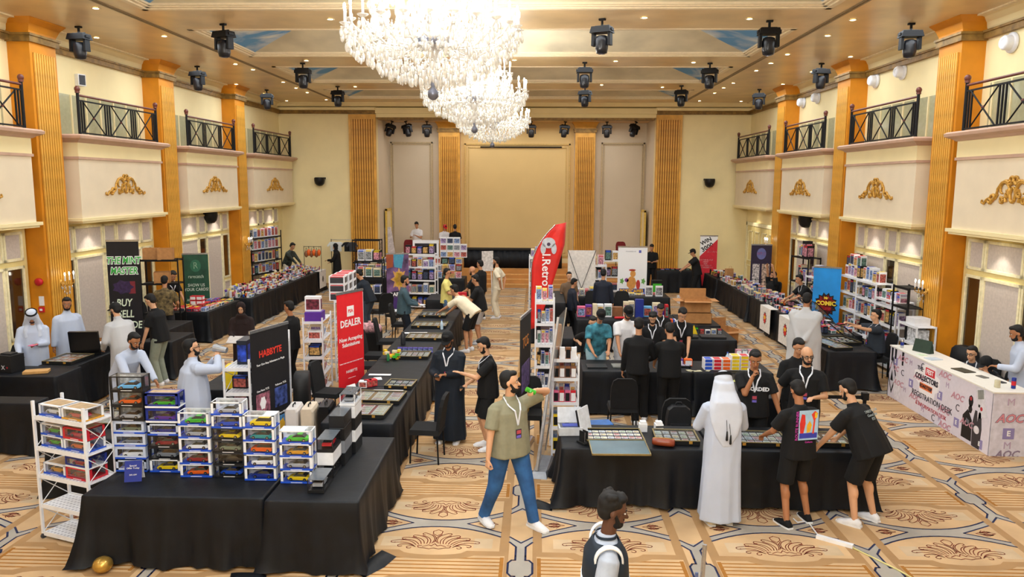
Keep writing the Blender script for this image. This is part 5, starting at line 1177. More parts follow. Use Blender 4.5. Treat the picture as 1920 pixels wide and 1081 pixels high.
# red feather flag
t = thing('feather_flag', 'tall red feather flag with a white game controller and LRetro lettering', 'flag', (.25, 16.9, -.30), R(8)); b = MB()
FR = M('#e0261f', .45, var=.1, scale=3, sheen=.2)
L_, Rr = [], []
for i in range(15):
    u = i/14; z = .9+u*2.35
    xl = -.36+ .02*u + (.0 if u < .55 else .52*((u-.55)/.45)**2.2); xr = -.22+.52*min(1, u*1.25)**.9 + (.12*u); xl = min(xl, xr-.01)
    L_.append((xl, z)); Rr.append((xr, z))
vs = []
for i in range(15):
    for k in range(7):
        q = k/6; x = L_[i][0]*(1-q)+Rr[i][0]*q; vs.append((x, .03*math.sin(q*9+i*.35)*q, L_[i][1]+.05*q))
b.add(vs, [(i*7+k, i*7+k+1, (i+1)*7+k+1, (i+1)*7+k) for i in range(14) for k in range(6)], FR, smooth=True); o = b.obj('flag_cloth', t)
so = o.modifiers.new('t', 'SOLIDIFY'); so.thickness = .004
b = MB(); pts = [(-.36, .0, 0)]+[(p_[0]-.008, 0, p_[1]) for p_ in L_]; b.tube(pts, .011, 6, CHROME); b.obj('pole', t)
b = MB(); 
for a in (0, 90): b.box((-.34, 0, .02), (.7, .05, .02), BMETAL, rz=R(a))
b.obj('cross_base', t)
CT = M('#c9ced8', .4); b = MB()
b.prism(disc(.02, 2.85, .15, .12, 18), .035, .045, CT, Matrix.Rotation(R(90), 4, 'X')); b.prism(disc(-.10, 2.72, .06, .12, 14), .035, .045, CT, Matrix.Rotation(R(90), 4, 'X')); b.prism(disc(.14, 2.72, .06, .12, 14), .035, .045, CT, Matrix.Rotation(R(90), 4, 'X')); b.prism(disc(.02, 2.82, .04), .045, .05, M('#4a3b55', .4), Matrix.Rotation(R(90), 4, 'X'))
b.obj('controller_emblem', t)
text('l.Retro', .26, W_, t, (-.04, -.06, 2.25), (R(90), R(90), 0), bold=.004)
# small grey banner on thin pole frame in the centre
t = thing('sign_stand', 'white A-shaped sign stand behind the man in cream', 'sign', (-1.45, 22.6, 0), R(25)); b = MB(); b.bx(-.18, .18, -.01, .01, 1.25, 1.85, M('#d8d2cf', .6, var=.2)); b.obj('board', t)
for x in (-.17, .17): b = MB(); b.cyl((x, .02, 0), (x*.6, 0, 1.85), .012, n=6, m=WHITE); b.obj('leg', t)
# dark banner seen edge-on near the aisle
banner('dark roll-up banner with gold print seen nearly edge-on in the aisle', .8, 2.0, M('#1a1715', .5, var=.1), (-.14, 10.75, 0), R(80), [('T', 'TCG', 0, 1.6, .22, M('#d98a3a', .5)), ('R', -.3, .3, .9, 1.3, M('#6b5a8c', .5, var=.5)), ('R', -.3, .3, .3, .8, M('#a5823c', .5, var=.5))])
# leaning clear panel with aluminium poles
t = thing('leaning_clear_banner', 'tall clear roll-up panel with aluminium poles seen edge-on beside the narrow rack', 'banner', (0, 0, 0))
b0 = Vector((.04, 9.72, .07)); b1 = Vector((.16, 10.5, .07)); u0 = Vector((.30, 9.95, 2.1)); u1 = Vector((.44, 10.75, 2.1))
b = MB(); b.quad(b0, b1, u1, u0, glass_mat('clear_film', '#e6e6ea', .12, .1, .18)); b.obj('clear_sheet', t)
b = MB(); b.cyl(b0, u0, .026, .018, 8, M('#c8cbd2', .35, .5)); b.obj('pole', t); b = MB(); b.cyl(b1, u1, .012, n=8, m=CHROME); b.obj('pole', t)
b = MB(); b.box((.12, 10.0, .035), (.22, .85, .06), M('#8e9299', .35, .4), rz=R(-8), taper=.75); b.obj('base', t)
# ================================================================= GOODS
PALS = {'blue': '#1f4fc4', 'white': '#e9ecf2', 'black': '#15161a', 'red': '#cc2230', 'yellow': '#e8c81e', 'green': '#3fae2c', 'orange': '#e8641c', 'silver': '#a9adb5', 'teal': '#1f8f93', 'darkred': '#8c1c26', 'olive': '#77806a', 'lightblue': '#6ab4e6', 'gold': '#d79a2a', 'purple': '#5a2d9a', 'grey': '#7d828c', 'darkblue': '#1c2f8a', 'brown': '#8a5a3a', 'pink': '#d8648c', 'cream': '#e3d7b8'}
def CM(n, rough=.45, var=.05, **k): return M(PALS[n], rough, var=var, **k)
_car = {}
def car(kind='coupe'):
    L, W_2, H = .235, .052, .07
    body = MB(); zs = {'coupe': [(-.117, .018, .034), (-.1, .012, .045), (-.06, .012, .05), (.0, .012, .05), (.05, .012, .048), (.1, .012, .038), (.117, .018, .028)],
                       'box': [(-.112, .018, .05), (-.1, .012, .055), (-.06, .012, .055), (.0, .012, .055), (.05, .012, .052), (.1, .012, .048), (.112, .018, .04)]}[kind if kind != 'jeep' else 'box']
    rings = []
    for x, z0, z1 in zs:
        w = W_2*(.86 if abs(x) > .11 else 1); rings.append([(x, -w, z0), (x, w, z0), (x, w, z1*.8), (x, w*.8, z1), (x, -w*.8, z1), (x, -w, z1*.8)])
    body.loft(rings, None, smooth=False)
    cab = MB(); cz = [(-.085, .045, .046), (-.05, .046, .072), (.005, .046, .075), (.055, .046, .048)] if kind == 'coupe' else [(-.108, .05, .056), (-.095, .05, .085), (.02, .05, .085), (.05, .05, .055)]
    cab.loft([[(x, -.045, z0), (x, .045, z0), (x, .038 if z1 > .06 else .044, z1), (x, -.038 if z1 > .06 else -.044, z1)] for x, z0, z1 in cz], M('#14181f', .12, spec=.9), smooth=False)
    roof = MB(); roof.bx(-.05, .004, -.036, .036, .0725, .0765, None) if kind == 'coupe' else roof.bx(-.095, .02, -.037, .037, .0845, .0885, None)
    wh = MB(); wh.cyl((0, -.008, 0), (0, .008, 0), .0165, n=12, m=BLACK); wh.cyl((0, -.009, 0), (0, .009, 0), .009, n=8, m=CHROME)
    return body, cab.mesh('cabin_glass'), roof, wh.mesh('wheel')
def model_car(label, colour, loc, rz=0, kind='coupe', group='boxed model cars'):
    if kind not in _car: _car[kind] = car(kind)
    body, cab, roof, wh = _car[kind]; m = CM(colour, .22, .02)
    t = thing('model_car', label, 'model car', loc, rz, group)
    for nm, b in (('body', body), ('roof', roof)):
        b.mats = [m]; me = b.mesh(nm); link(nm, me, t)
    link('cabin', cab, t)
    for x in (-.072, .075):
        for y in (-.048, .048): link('wheel', wh, t, (x, y, .0165))
    return t
_bx = {}
def car_box(label, style, loc, rz=0, W=.335, D=.16, H=.14, group='model car boxes'):
    """front is -Y"""
    base_c, post_c, back_c, top = {'blue': ('blue', 'white', 'white', 'win'), 'lblue': ('blue', 'lightw', 'grey', 'solid'), 'black': ('black', 'black', 'grey', 'win'), 'navy': ('white', 'darkblue', 'darkblue', 'tan'), 'smoke': ('black', 'smoke', 'smoke', 'win'), 'rack_blue': ('blue', 'white', 'lightw', 'tan'), 'rack_gold': ('gold', 'white', 'white', 'tan'), 'rack_red': ('red', 'red', 'grey', 'tan'), 'mtca': ('black', 'black', 'black', 'win')}[style]
    def mm(n): return {'lightw': M('#c3cfe6', .4), 'smoke': M('#2f333b', .3)}.get(n) or CM(n, .4)
    key = (style, W, D, H)
    if key not in _bx:
        b = MB(); b.bx(-W/2, W/2, -D/2, D/2, 0, .016, mm(base_c)); b.bx(-W/2-.001, W/2+.001, -D/2-.001, -D/2+.001, 0, .02, mm(base_c)); b.bx(-.06, .06, -D/2-.002, -D/2, .006, .012, WHITE)
        fr = MB(); pw = .028 if style not in ('smoke', 'black', 'mtca') else .014
        for x in (-1, 1):
            fr.bx(x*W/2, x*(W/2-pw), -D/2, -D/2+.004, .016, H, mm(post_c)); fr.bx(x*W/2, x*(W/2-.004), -D/2, -D/2+.05, .016, H, mm(post_c)); fr.bx(x*W/2, x*(W/2-.004), D/2-.03, D/2, .016, H, mm(post_c))
        fr.bx(-W/2, W/2, -D/2, -D/2+.010, H-.012, H, mm(post_c)); fr.bx(-W/2, -W/2+.01, -D/2, D/2, H-.004, H, mm(post_c)); fr.bx(W/2-.01, W/2, -D/2, D/2, H-.004, H, mm(post_c))
        if style in ('lblue', 'navy'):
            fr.bx(-W/2, W/2, -D/2, -D/2+.003, .016, .038, mm(post_c)); fr.bx(-W/2, W/2, -D/2, -D/2+.003, H-.03, H, mm(post_c))
        bk = MB(); bk.bx(-W/2, W/2, D/2-.004, D/2, .016, H, mm(back_c)); bk.bx(-W/2+.03, W/2-.1, D/2-.006, D/2-.004, .05, H-.02, M('#c6cdd2', .6, var=.35, scale=22))
        if top in ('solid', 'tan'): bk.bx(-W/2, W/2, -D/2+.01, D/2, H-.003, H, mm(post_c)); bk.bx(-W/2+.03, W/2-.03, -D/2+.03, D/2-.03, H-.0035, H+.001, M('#b99d78', .4, var=.2) if top == 'tan' else mm(post_c))
        g = MB(); g.bx(-W/2+.004, W/2-.004, -D/2+.001, -D/2+.002, .02, H-.01, GLASS)
        if top == 'win': g.bx(-W/2+.008, W/2-.008, -D/2+.01, D/2-.004, H-.003, H-.002, GLASS)
        g.bx(W/2-.003, W/2-.002, -D/2+.05, D/2-.03, .02, H-.01, GLASS)
        _bx[key] = [('base', b.mesh('base')), ('frame', fr.mesh('frame')), ('backing_card', bk.mesh('backing_card')), ('window_film', g.mesh('window_film'))]
    t = thing('model_car_box', label, 'car box', loc, rz, group)
    for nm, me in _bx[key]: link(nm, me, t)
    return t
STN = ['leftmost', 'second', 'third', 'fourth', 'fifth', 'sixth']
def stack(si, x, y, z, items, rz=0, W=.335, H=.14, name=None):
    n = len(items)
    for k, (style, col, kind) in enumerate(items):
        h = H*(1.15 if style in ('navy', 'black') else (.95 if style in ('smoke', 'mtca') else 1)); w = W+(.02 if style in ('navy', 'black') else 0)
        pos = 'bottom' if k == 0 else ('top' if k == n-1 else '%s up' % ORD[k])
        wh = name or 'the %s stack on the front car table' % (STN[si] if si == 0 else STN[si]+' from left,')
        wh = wh.replace(' from left, stack', ' stack from left')
        car_box('%s box with %s car, %s in %s' % ({'blue': 'white and blue', 'lblue': 'pale blue', 'black': 'black', 'navy': 'navy', 'smoke': 'clear black-edged', 'mtca': 'dark'}.get(style, style), col, pos, wh), style, (x, y, z), rz+R(random.uniform(-1.5, 1.5)), w, .17, h)
        model_car('%s model car, %s box of %s' % (col, pos, wh), col, (x+.01, y-.01, z+.017), rz+PI+R(random.uniform(-6, 6)), kind)
        z += h+.001
ZT = .757
def nm(i): return '%s stack from left' % ORD[i]
SX = [-4.33, -3.96, -3.57, -3.22, -2.86, -2.46]
SY = [7.80, 7.80, 7.68, 7.69, 7.62, 7.56]
ST = [[('lblue', 'silver', 'coupe'), ('lblue', 'white', 'box'), ('lblue', 'grey', 'coupe'), ('lblue', 'olive', 'coupe'), ('black', 'silver', 'coupe'), ('black', 'orange', 'coupe'), ('black', 'lightblue', 'coupe')],
      [('blue', 'yellow', 'coupe'), ('mtca', 'grey', 'box'), ('mtca', 'darkred', 'coupe'), ('lblue', 'darkblue', 'coupe'), ('navy', 'purple', 'coupe'), ('navy', 'green', 'coupe')],
      [('blue', 'orange', 'coupe'), ('blue', 'darkred', 'coupe'), ('blue', 'white', 'coupe'), ('blue', 'silver', 'coupe'), ('blue', 'green', 'coupe')],
      [('smoke', 'blue', 'coupe'), ('smoke', 'black', 'coupe'), ('smoke', 'olive', 'coupe'), ('smoke', 'yellow', 'coupe'), ('blue', 'blue', 'coupe'), ('blue', 'silver', 'coupe')],
      [('blue', 'darkblue', 'coupe'), ('blue', 'white', 'box'), ('blue', 'orange', 'box'), ('blue', 'teal', 'coupe'), ('blue', 'yellow', 'box')],
      [('blue', 'yellow', 'coupe'), ('blue', 'silver', 'coupe'), ('blue', 'gold', 'coupe'), ('blue', 'green', 'coupe')]]
for i in range(6): stack(i, SX[i], SY[i], ZT, ST[i], name=nm(i), W=.335 if i not in (3,) else .33)
for i, z in ((1, ZT+.14*1+.13), (1, ZT+.14+.26)): text('MTCA', .035, WHITE, bpy.data.objects['model_car_box'], (0, 0, 0), (0, 0, 0)) if False else None
# model cars on the rack at the front left
def on_rack(u, v, z): return (RK1[0]+ca*u-sa*v, RK1[1]+sa*u+ca*v, z)
RB = [(-.19, 1.372, 'rack_blue', 'white', 'coupe', 'top shelf left'), (.15, 1.372, 'rack_gold', 'red', 'coupe', 'top shelf right'), (-.19, 1.032, 'rack_blue', 'green', 'coupe', 'second shelf lower left'), (-.19, 1.16, 'rack_blue', 'green', 'coupe', 'second shelf upper left'),
      (.15, 1.032, 'rack_blue', 'orange', 'coupe', 'second shelf lower right'), (.15, 1.16, 'rack_red', 'red', 'coupe', 'second shelf upper right'), (-.19, .722, 'rack_blue', 'gold', 'box', 'third shelf left'), (.15, .722, 'rack_red', 'darkred', 'coupe', 'third shelf lower right'), (.15, .85, 'navy', 'red', 'coupe', 'third shelf upper right')]
for u, z, stl, col, kd, wh in RB:
    p = on_rack(u, .0, z); car_box('carton with %s car on front left rack, %s' % (col, wh), stl, p, RKA, .33, .24, .125)
    p = on_rack(u, -.03, z+.017); model_car('%s model car on the front left rack, %s' % (col, wh), col, p, RKA+PI, kd)
# end-on boxes at the right
def end_box(label, x, y, z, col, carcol=None, W=.17, L=.33, H=.14, rz=0):
    t = thing('model_car_box', label, 'car box', (x, y, z), rz, 'dark boxes at the right end of the car table')
    b = MB(); b.bx(-W/2, W/2, -L/2, L/2, 0, .03, CM(col)); b.obj('base', t)
    b = MB()
    for sx in (-1, 1):
        for sy in (-1, 1): b.bx(sx*W/2, sx*(W/2-.008), sy*L/2, sy*(L/2-.008), .03, H, CM(col))
    b.bx(-W/2, W/2, -L/2, L/2, H-.004, H, M('#5d646c', .15, spec=.8)) ; o = b.obj('frame', t); 
    b = MB(); b.bx(-W/2+.002, W/2-.002, -L/2+.002, L/2-.002, .03, H-.005, GLASS) if carcol else b.bx(-W/2+.001, W/2-.001, -L/2+.001, L/2-.001, .03, H-.004, CM(col)); b.obj('window_film', t)
    if carcol: model_car(' '.join(('%s model car inside %s' % (carcol, label)).split()[:16]), carcol, (x, y, z+.032), R(90)+rz, 'coupe')
end_box('single low black box with clear lid at the front right of the car display', -2.19, 7.40, ZT, 'black', 'silver')
for k, (c, cc) in enumerate((('black', 'black'), ('white', None), ('black', 'red'))): end_box('%s end-on box, %s from the bottom behind the single low box' % (c, ORD[k]), -2.20, 7.80, ZT+.141*k, c, cc)
for k, c in enumerate(('black', 'grey', 'black', 'black')): end_box('%s end-on box, %s from the bottom in the tall dark pile' % (c, ORD[k]), -2.17, 8.17, ZT+.141*k, c, None)
for k, c in enumerate(('black', 'white', 'black', 'white', 'white')): end_box('%s end-on box, %s from the bottom in the rearmost pile' % (c, ORD[k]), -2.14, 8.54, ZT+.141*k, c, 'silver' if k == 4 else None)
# blue tent card
t = thing('tent_card', 'blue folded price card standing in front of the leftmost car stack', 'sign card', (-4.18, 7.50, ZT), R(12)); b = MB()
b.loft([[(-.085, -.06, 0), (.085, -.06, 0), (.085, -.056, 0), (-.085, -.056, 0)], [(-.085, -.004, .21), (.085, -.004, .21), (.085, 0, .21), (-.085, 0, .21)]], CM('darkblue'), smooth=False); b.loft([[(-.085, .06, 0), (.085, .06, 0), (.085, .056, 0), (-.085, .056, 0)], [(-.085, .004, .21), (.085, .004, .21), (.085, 0, .21), (-.085, 0, .21)]], CM('white'), smooth=False); b.obj('card', t)
text('Special\nOffer Today', .025, WHITE, t, (0, -.028, .15), (R(75), 0, 0)); text('20% OFF', .02, WHITE, t, (0, -.045, .07), (R(75), 0, 0))
# generic boxed goods
def sbox(name, label, cat, loc, dim, m, m2=None, rz=0, group=None, face='-y', m3=None):
    b = MB(); w, d, h = dim; b.box((0, 0, h/2), dim, m)
    if m2: b.bx(-w*.42, w*.42, -d/2-.0015, -d/2, h*.12, h*.82, m2); b.bx(w/2, w/2+.0015, -d*.4, d*.4, h*.12, h*.82, m2)
    if m3: b.bx(-w*.4, w*.4, -d/2-.002, -d/2, h*.84, h*.95, m3); b.bx(-w*.4, w*.4, -d*.4, d*.4, h, h+.0015, m3)
    return tag(b.obj(name, loc=loc, rz=rz), label, cat, group)
PR = [M(c, .4, var=.55, scale=s) for c, s in (('#7a8fb8', 30), ('#b05a50', 28), ('#9a86b0', 26), ('#c8a060', 32), ('#5f7f78', 30), ('#384460', 30), ('#c98a9a', 28), ('#8a8f96', 34))]
PN = ['blue', 'red', 'lilac', 'golden', 'green', 'navy', 'pink', 'grey']
rn = random.Random(11)
_fig = {}
def figurine(i):
    if i not in _fig:
        b = MB(); m = [CM('orange'), CM('blue'), CM('pink'), CM('cream'), CM('black'), CM('silver')][i]; m2 = [CM('cream'), CM('yellow'), CM('brown'), CM('darkred'), CM('red'), CM('purple')][i]
        b.cyl((0, 0, 0), (0, 0, .01), .035, n=10, m=BLACK); b.lathe([(.012, .01), (.024, .03), (.018, .07), (.028, .09), (.01, .105)], n=8, m=m); b.ell((0, 0, .125), (.026, .024, .026), m2, n=8, k=6); b.caps((-.02, 0, .09), (-.04, -.015, .05), .008, n=6, m=m); b.caps((.02, 0, .09), (.042, -.01, .11), .008, n=6, m=m)
        _fig[i] = b.mesh('toy_figure')
    return _fig[i]
def figs(p0, p1, n, z, group, where, rz=0, h=(.16, .22), w=None, d=.1, base=None, cat='boxed figure', name='boxed_figure', rows=1, jit=.01, toys=0):
    """row of boxed figures from p0 to p1"""
    p0 = Vector(p0); p1 = Vector(p1); L = (p1-p0).length; w = w or L/n*.92
    for k in range(n):
        q = p0.lerp(p1, (k+.5)/n); pi = rn.randrange(8); hh = rn.uniform(*h)
        if rn.random() < toys:
            i = rn.randrange(6); o = link('toy_figure', figurine(i), None, (q.x, q.y, z), rz+rn.uniform(-.5, .5)); s_ = max(.8, hh/.13); o.scale = (s_, s_, s_)
            tag(o, '%s toy figure, %s %s' % (['orange', 'blue', 'pink', 'cream', 'black', 'silver'][i], ORD[k], where), 'toy figure', group); continue
        bm_ = base if base else rn.choice([WHITE, WHITE, BLACK, CM('cream')])
        cn = 'dark' if bm_ is BLACK else 'white'
        sbox(name, '%s-printed %s box, %s %s' % (PN[pi], cn, ORD[k], where), cat, (q.x, q.y, z), (w*rn.uniform(.85, 1), d, hh), bm_, PR[pi], rz+rn.uniform(-.06, .06), group, m3=rn.choice([None, CM('red'), CM('yellow'), CM('blue')]))
LVN = ['bottom', 'second', 'third', 'fourth', 'fifth', 'sixth']
# stage-left display counter of boxed figures
for lv, z in enumerate((.805, 1.02, 1.24)):
    figs((-5.9, 24.45+.14*lv, 0), (-2.4, 24.45+.14*lv, 0), 17-lv, z, 'boxed figures on the far display counter', 'on far display counter, layer %s' % ORD[lv], h=(.19, .21), d=.13)
sbox('framed_picture', 'wide white-framed dark picture box above the far figure counter', 'picture', (-3.6, 24.73, 1.45), (.85, .1, .55), WHITE, M('#2b2a33', .3, var=.3))
for k in range(4):
    for j in range(3):
        sbox('boxed_figure', 'white window box, column %s row %s of pile beside dark picture' % (ORD[k], ORD[j]), 'boxed figure', (-3.02+k*.22, 24.73, 1.45+j*.22), (.21, .12, .215), WHITE, PR[(k*3+j) % 8], 0, 'white window boxes by the steps') if not (k > 2 and j > 1) else None
for lv, z in enumerate((.102, .502, .902, 1.302, 1.702)):
    figs((-4.0, 23.2, 0), (-3.1, 23.1, 0), 5, z, 'boxed figures on the white cube shelf', 'on %s cube shelf by raffle banner' % LVN[lv], h=(.2, .32), d=.2, base=None if lv % 2 else BLACK)
for lv, z in enumerate((.602, 1.102, 1.582)): figs((-5.25, 22.2, 0), (-4.55, 22.2, 0), 3, z, 'boxed goods on the second black rack', 'on %s shelf of second black rack' % LVN[lv], h=(.25, .33), d=.25)
# left figure row (four tables)
for k in range(4):
    y0 = 20.0+k*1.8
    for r_, (x, hh) in enumerate(((-7.75, .08), (-7.9, .11), (-8.06, .15), (-8.22, .19), (-8.38, .24))):
        figs((x, y0+.05, 0), (x, min(27.0, y0+1.7), 0), 9, .755, 'small figures on the left wall tables', 'along left figure table %s, line %s' % (ORD[k], ORD[r_]), name='boxed_toy', toys=.35, rz=R(80), h=(hh*.7, hh*1.1), w=.13, d=.07)
for lv, z in enumerate((.802, 1.202, 1.602, 2.002)):
    p0 = Vector((-9.3-math.cos(R(75))*.8, 25.6-math.sin(R(75))*.8, 0)); p1 = Vector((-9.3+math.cos(R(75))*.8, 25.6+math.sin(R(75))*.8, 0))
    figs(p0, p1, 8, z, 'boxed figures on the black grid stand', 'on %s shelf of black grid stand' % LVN[lv], rz=R(75), h=(.25, .36), d=.14)
# red packets table
for k in range(5):
    for j in range(6): figs((-8.75+.17*k, 17.95+.3*j, 0), (-8.75+.17*k+.14, 17.95+.3*j, 0), 1, .755, 'red and white snack packets', 'packet, red packet table row %s column %s' % (ORD[j], ORD[k]), h=(.03, .09), w=.13, d=.2, cat='packet', name='packet', base=rn.choice([CM('red'), WHITE, CM('cream'), CM('red')]))
for k in range(4): sbox('red_gift_box', 'red striped box, %s in the little pile on the red packet table' % ORD[k], 'box', (-8.55+.16*(k % 2), 18.6, .755+.11*(k//2)+.06), (.15, .15, .1), CM('red'), WHITE, 0, 'red gift boxes')
# right wall tables goods
for k, y0 in enumerate((25.2, 23.3, 21.4, 19.5, 17.65, 15.85)):
    for r_ in range(4):
        n = 8 if k not in (0,) else 4
        figs((6.10+.17*r_, y0+.1, 0), (6.10+.17*r_, y0+1.65, 0), n, .755, 'toys and comics on the right wall tables', 'along right wall table %s, line %s' % (ORD[k], ORD[r_]), name='toy_box', toys=.25, rz=R(-80), h=(.02, .16) if k in (4, 5) else (.04, .22), w=.15, d=.1)
for (X, y, n, top) in ((7.35, 19.8, 4, 1.48), (7.5, 18.0, 5, 1.73), (7.5, 17.0, 5, 1.73), (7.5, 16.0, 4, 1.48)):
    for z in [z for z in (.1, .5, .95, 1.35) if z < top-.05]+[top]:
        figs((X, y-.42, 0), (X, y+.42, 0), n, z+.002, 'boxed figures on the right wall shelves', 'on %s right wall shelf, level %.1f' % ({19.8: 'farthest', 18.0: 'third nearest', 17.0: 'second nearest', 16.0: 'nearest'}[y], z), rz=R(-88), h=(.2, .33) if z != top or y > 16.5 else (.16, .2), d=.16)
for k in range(3): figs((7.5, 17.6, 0), (7.5, 18.4, 0), 4, 1.98+.0*k, 'boxes piled on top of the right wall shelf', 'piled highest on right wall shelf', rz=R(-88), h=(.2, .28), d=.14) if k == 0 else None
for z in (.602, 1.202, 1.882): figs((7.4, 20.8, 0), (7.5, 21.6, 0), 4, z, 'boxes on the black rack by the far right pillar', 'on far right black rack, level %.1f' % z, rz=R(-80), h=(.25, .45), d=.2)
# racks in the centre-left: boxed cars and a purple box
sbox('purple_box', 'large purple box on the white rack left of the red banner', 'box', (-4.0, 13.5, 1.372), (.30, .32, .17), CM('purple'), None, R(4))
sbox('boxed_figure', 'tall dark red and white figure box standing on the purple box', 'boxed figure', (-4.02, 13.5, 1.545), (.28, .14, .27), WHITE, M('#6b2a3a', .4, var=.7, scale=16), R(4))
for k in range(9):
    c = k % 3; r_ = k//3
    t = sbox('red_white_car_box', 'white and red car box, pile %s layer %s on tall rack behind red banner' % (ORD[c], ORD[r_]), 'car box', (-3.82+.0*c, 14.5+.36*c, 1.602+.16*r_), (.30, .33, .155), WHITE, M('#3a3b40', .2), R(4), 'white and red car boxes behind the red banner', m3=CM('red'))
for z in (.07, .385, .72, 1.03):
    figs((-4.0, 13.42, 0), (-4.05, 13.95, 0), 3, z+.002, 'goods on the rack left of the red banner', 'on rack left of red banner, level %.2f' % z, h=(.1, .25), w=.24, d=.14)
for z in (.07, .45, .85, 1.2):
    figs((-3.7, 14.45, 0), (-3.74, 15.35, 0), 4, z+.002, 'boxed cars on the tall rack behind the red banner', 'on tall rack behind red banner, level %.2f' % z, h=(.14, .26), w=.28, d=.16, cat='car box', name='car_box')
for yy, nmn in ((10.22, 'first'), (11.55, 'second')):
    for z in (.07, .72, 1.03):
        figs((-4.05, yy-.2, 0), (-4.1, yy+.28, 0), 2, z+.002, 'goods on the %s rack by the dark banner' % nmn, 'on %s rack beside dark banner, level %.2f' % (nmn, z), h=(.16, .28), w=.22, d=.1, base=BLACK)
sbox('boxed_figure', 'black and blue boxed console standing on the first rack by the dark banner', 'boxed figure', (-4.02, 10.25, 1.372), (.14, .34, .33), M('#1c2230', .4), M('#2b49b8', .4, var=.6, scale=10), R(3))
sbox('yellow_box', 'bright yellow box on the floor side table left of the first rack', 'box', (-4.6, 11.2, .75), (.2, .25, .34), CM('yellow'), None, R(10))
table('small black draped table under the yellow box', -5.1, -4.4, 11.0, 12.3)
for k in range(14): sbox('toy_pack', 'small coloured toy pack lying on the table under the yellow box', 'toy', (-5.0+rn.random()*.5, 11.45+rn.random()*.8, .755+.03*(k % 3)), (.12, .09, .07), rn.choice([CM('lightblue'), CM('red'), WHITE, CM('cream'), CM('teal')]), None, rn.random()*3, 'toy packs under the yellow box')
# narrow right racks
for z, cols in ((.1, ('yellow', 'darkblue')), (.45, ('yellow', 'yellow')), (.8, ('pink', 'red')), (1.15, ('brown', 'brown')), (1.42, ('brown', 'white'))):
    for k in range(4):
        c = cols[0] if k % 2 == 0 else cols[1]
        sbox('toy_pack', '%s toy pack, %s across on narrow right rack, level %.2f' % (c, ORD[k], z), 'toy pack', (.30+.08*k, 10.44, z+.002), (.07, .05, .17), CM(c), WHITE if k % 2 else BLACK, 0, 'toy packs on the narrow right rack')
        sbox('toy_pack', 'pale toy pack, %s across behind on narrow right rack, level %.2f' % (ORD[k], z), 'toy pack', (.30+.08*k, 10.65, z+.002), (.07, .05, .21), rn.choice([WHITE, CM('silver'), CM('darkblue')]), PR[k], 0, 'toy packs on the narrow right rack') if z < 1.4 else None
sbox('tall_carton', 'tall narrow brown carton on top of the narrow right rack', 'box', (.33, 10.82, 1.425), (.09, .09, .42), CARD, None, .1)
for z in (.1, .5, .9, 1.3): figs((.03, 13.9, 0), (.33, 13.9, 0), 4, z+.002, 'toy packs on the rack behind the clear panel', 'on rack behind clear panel, level %.1f' % z, h=(.22, .3), d=.08)
figs((.0, 14.0, 0), (.33, 14.0, 0), 3, 1.702, 'boxes on top of the rack behind the clear panel', 'atop rack behind clear panel', h=(.18, .3), d=.12)
for z in (.6, 1.1, 1.5, 1.85): figs((-.15, 20.8, 0), (.2, 20.8, 0), 3, z+.002, 'boxes on the tall white rack by the flag', 'on tall rack by feather flag, level %.2f' % z, h=(.2, .3), d=.15)
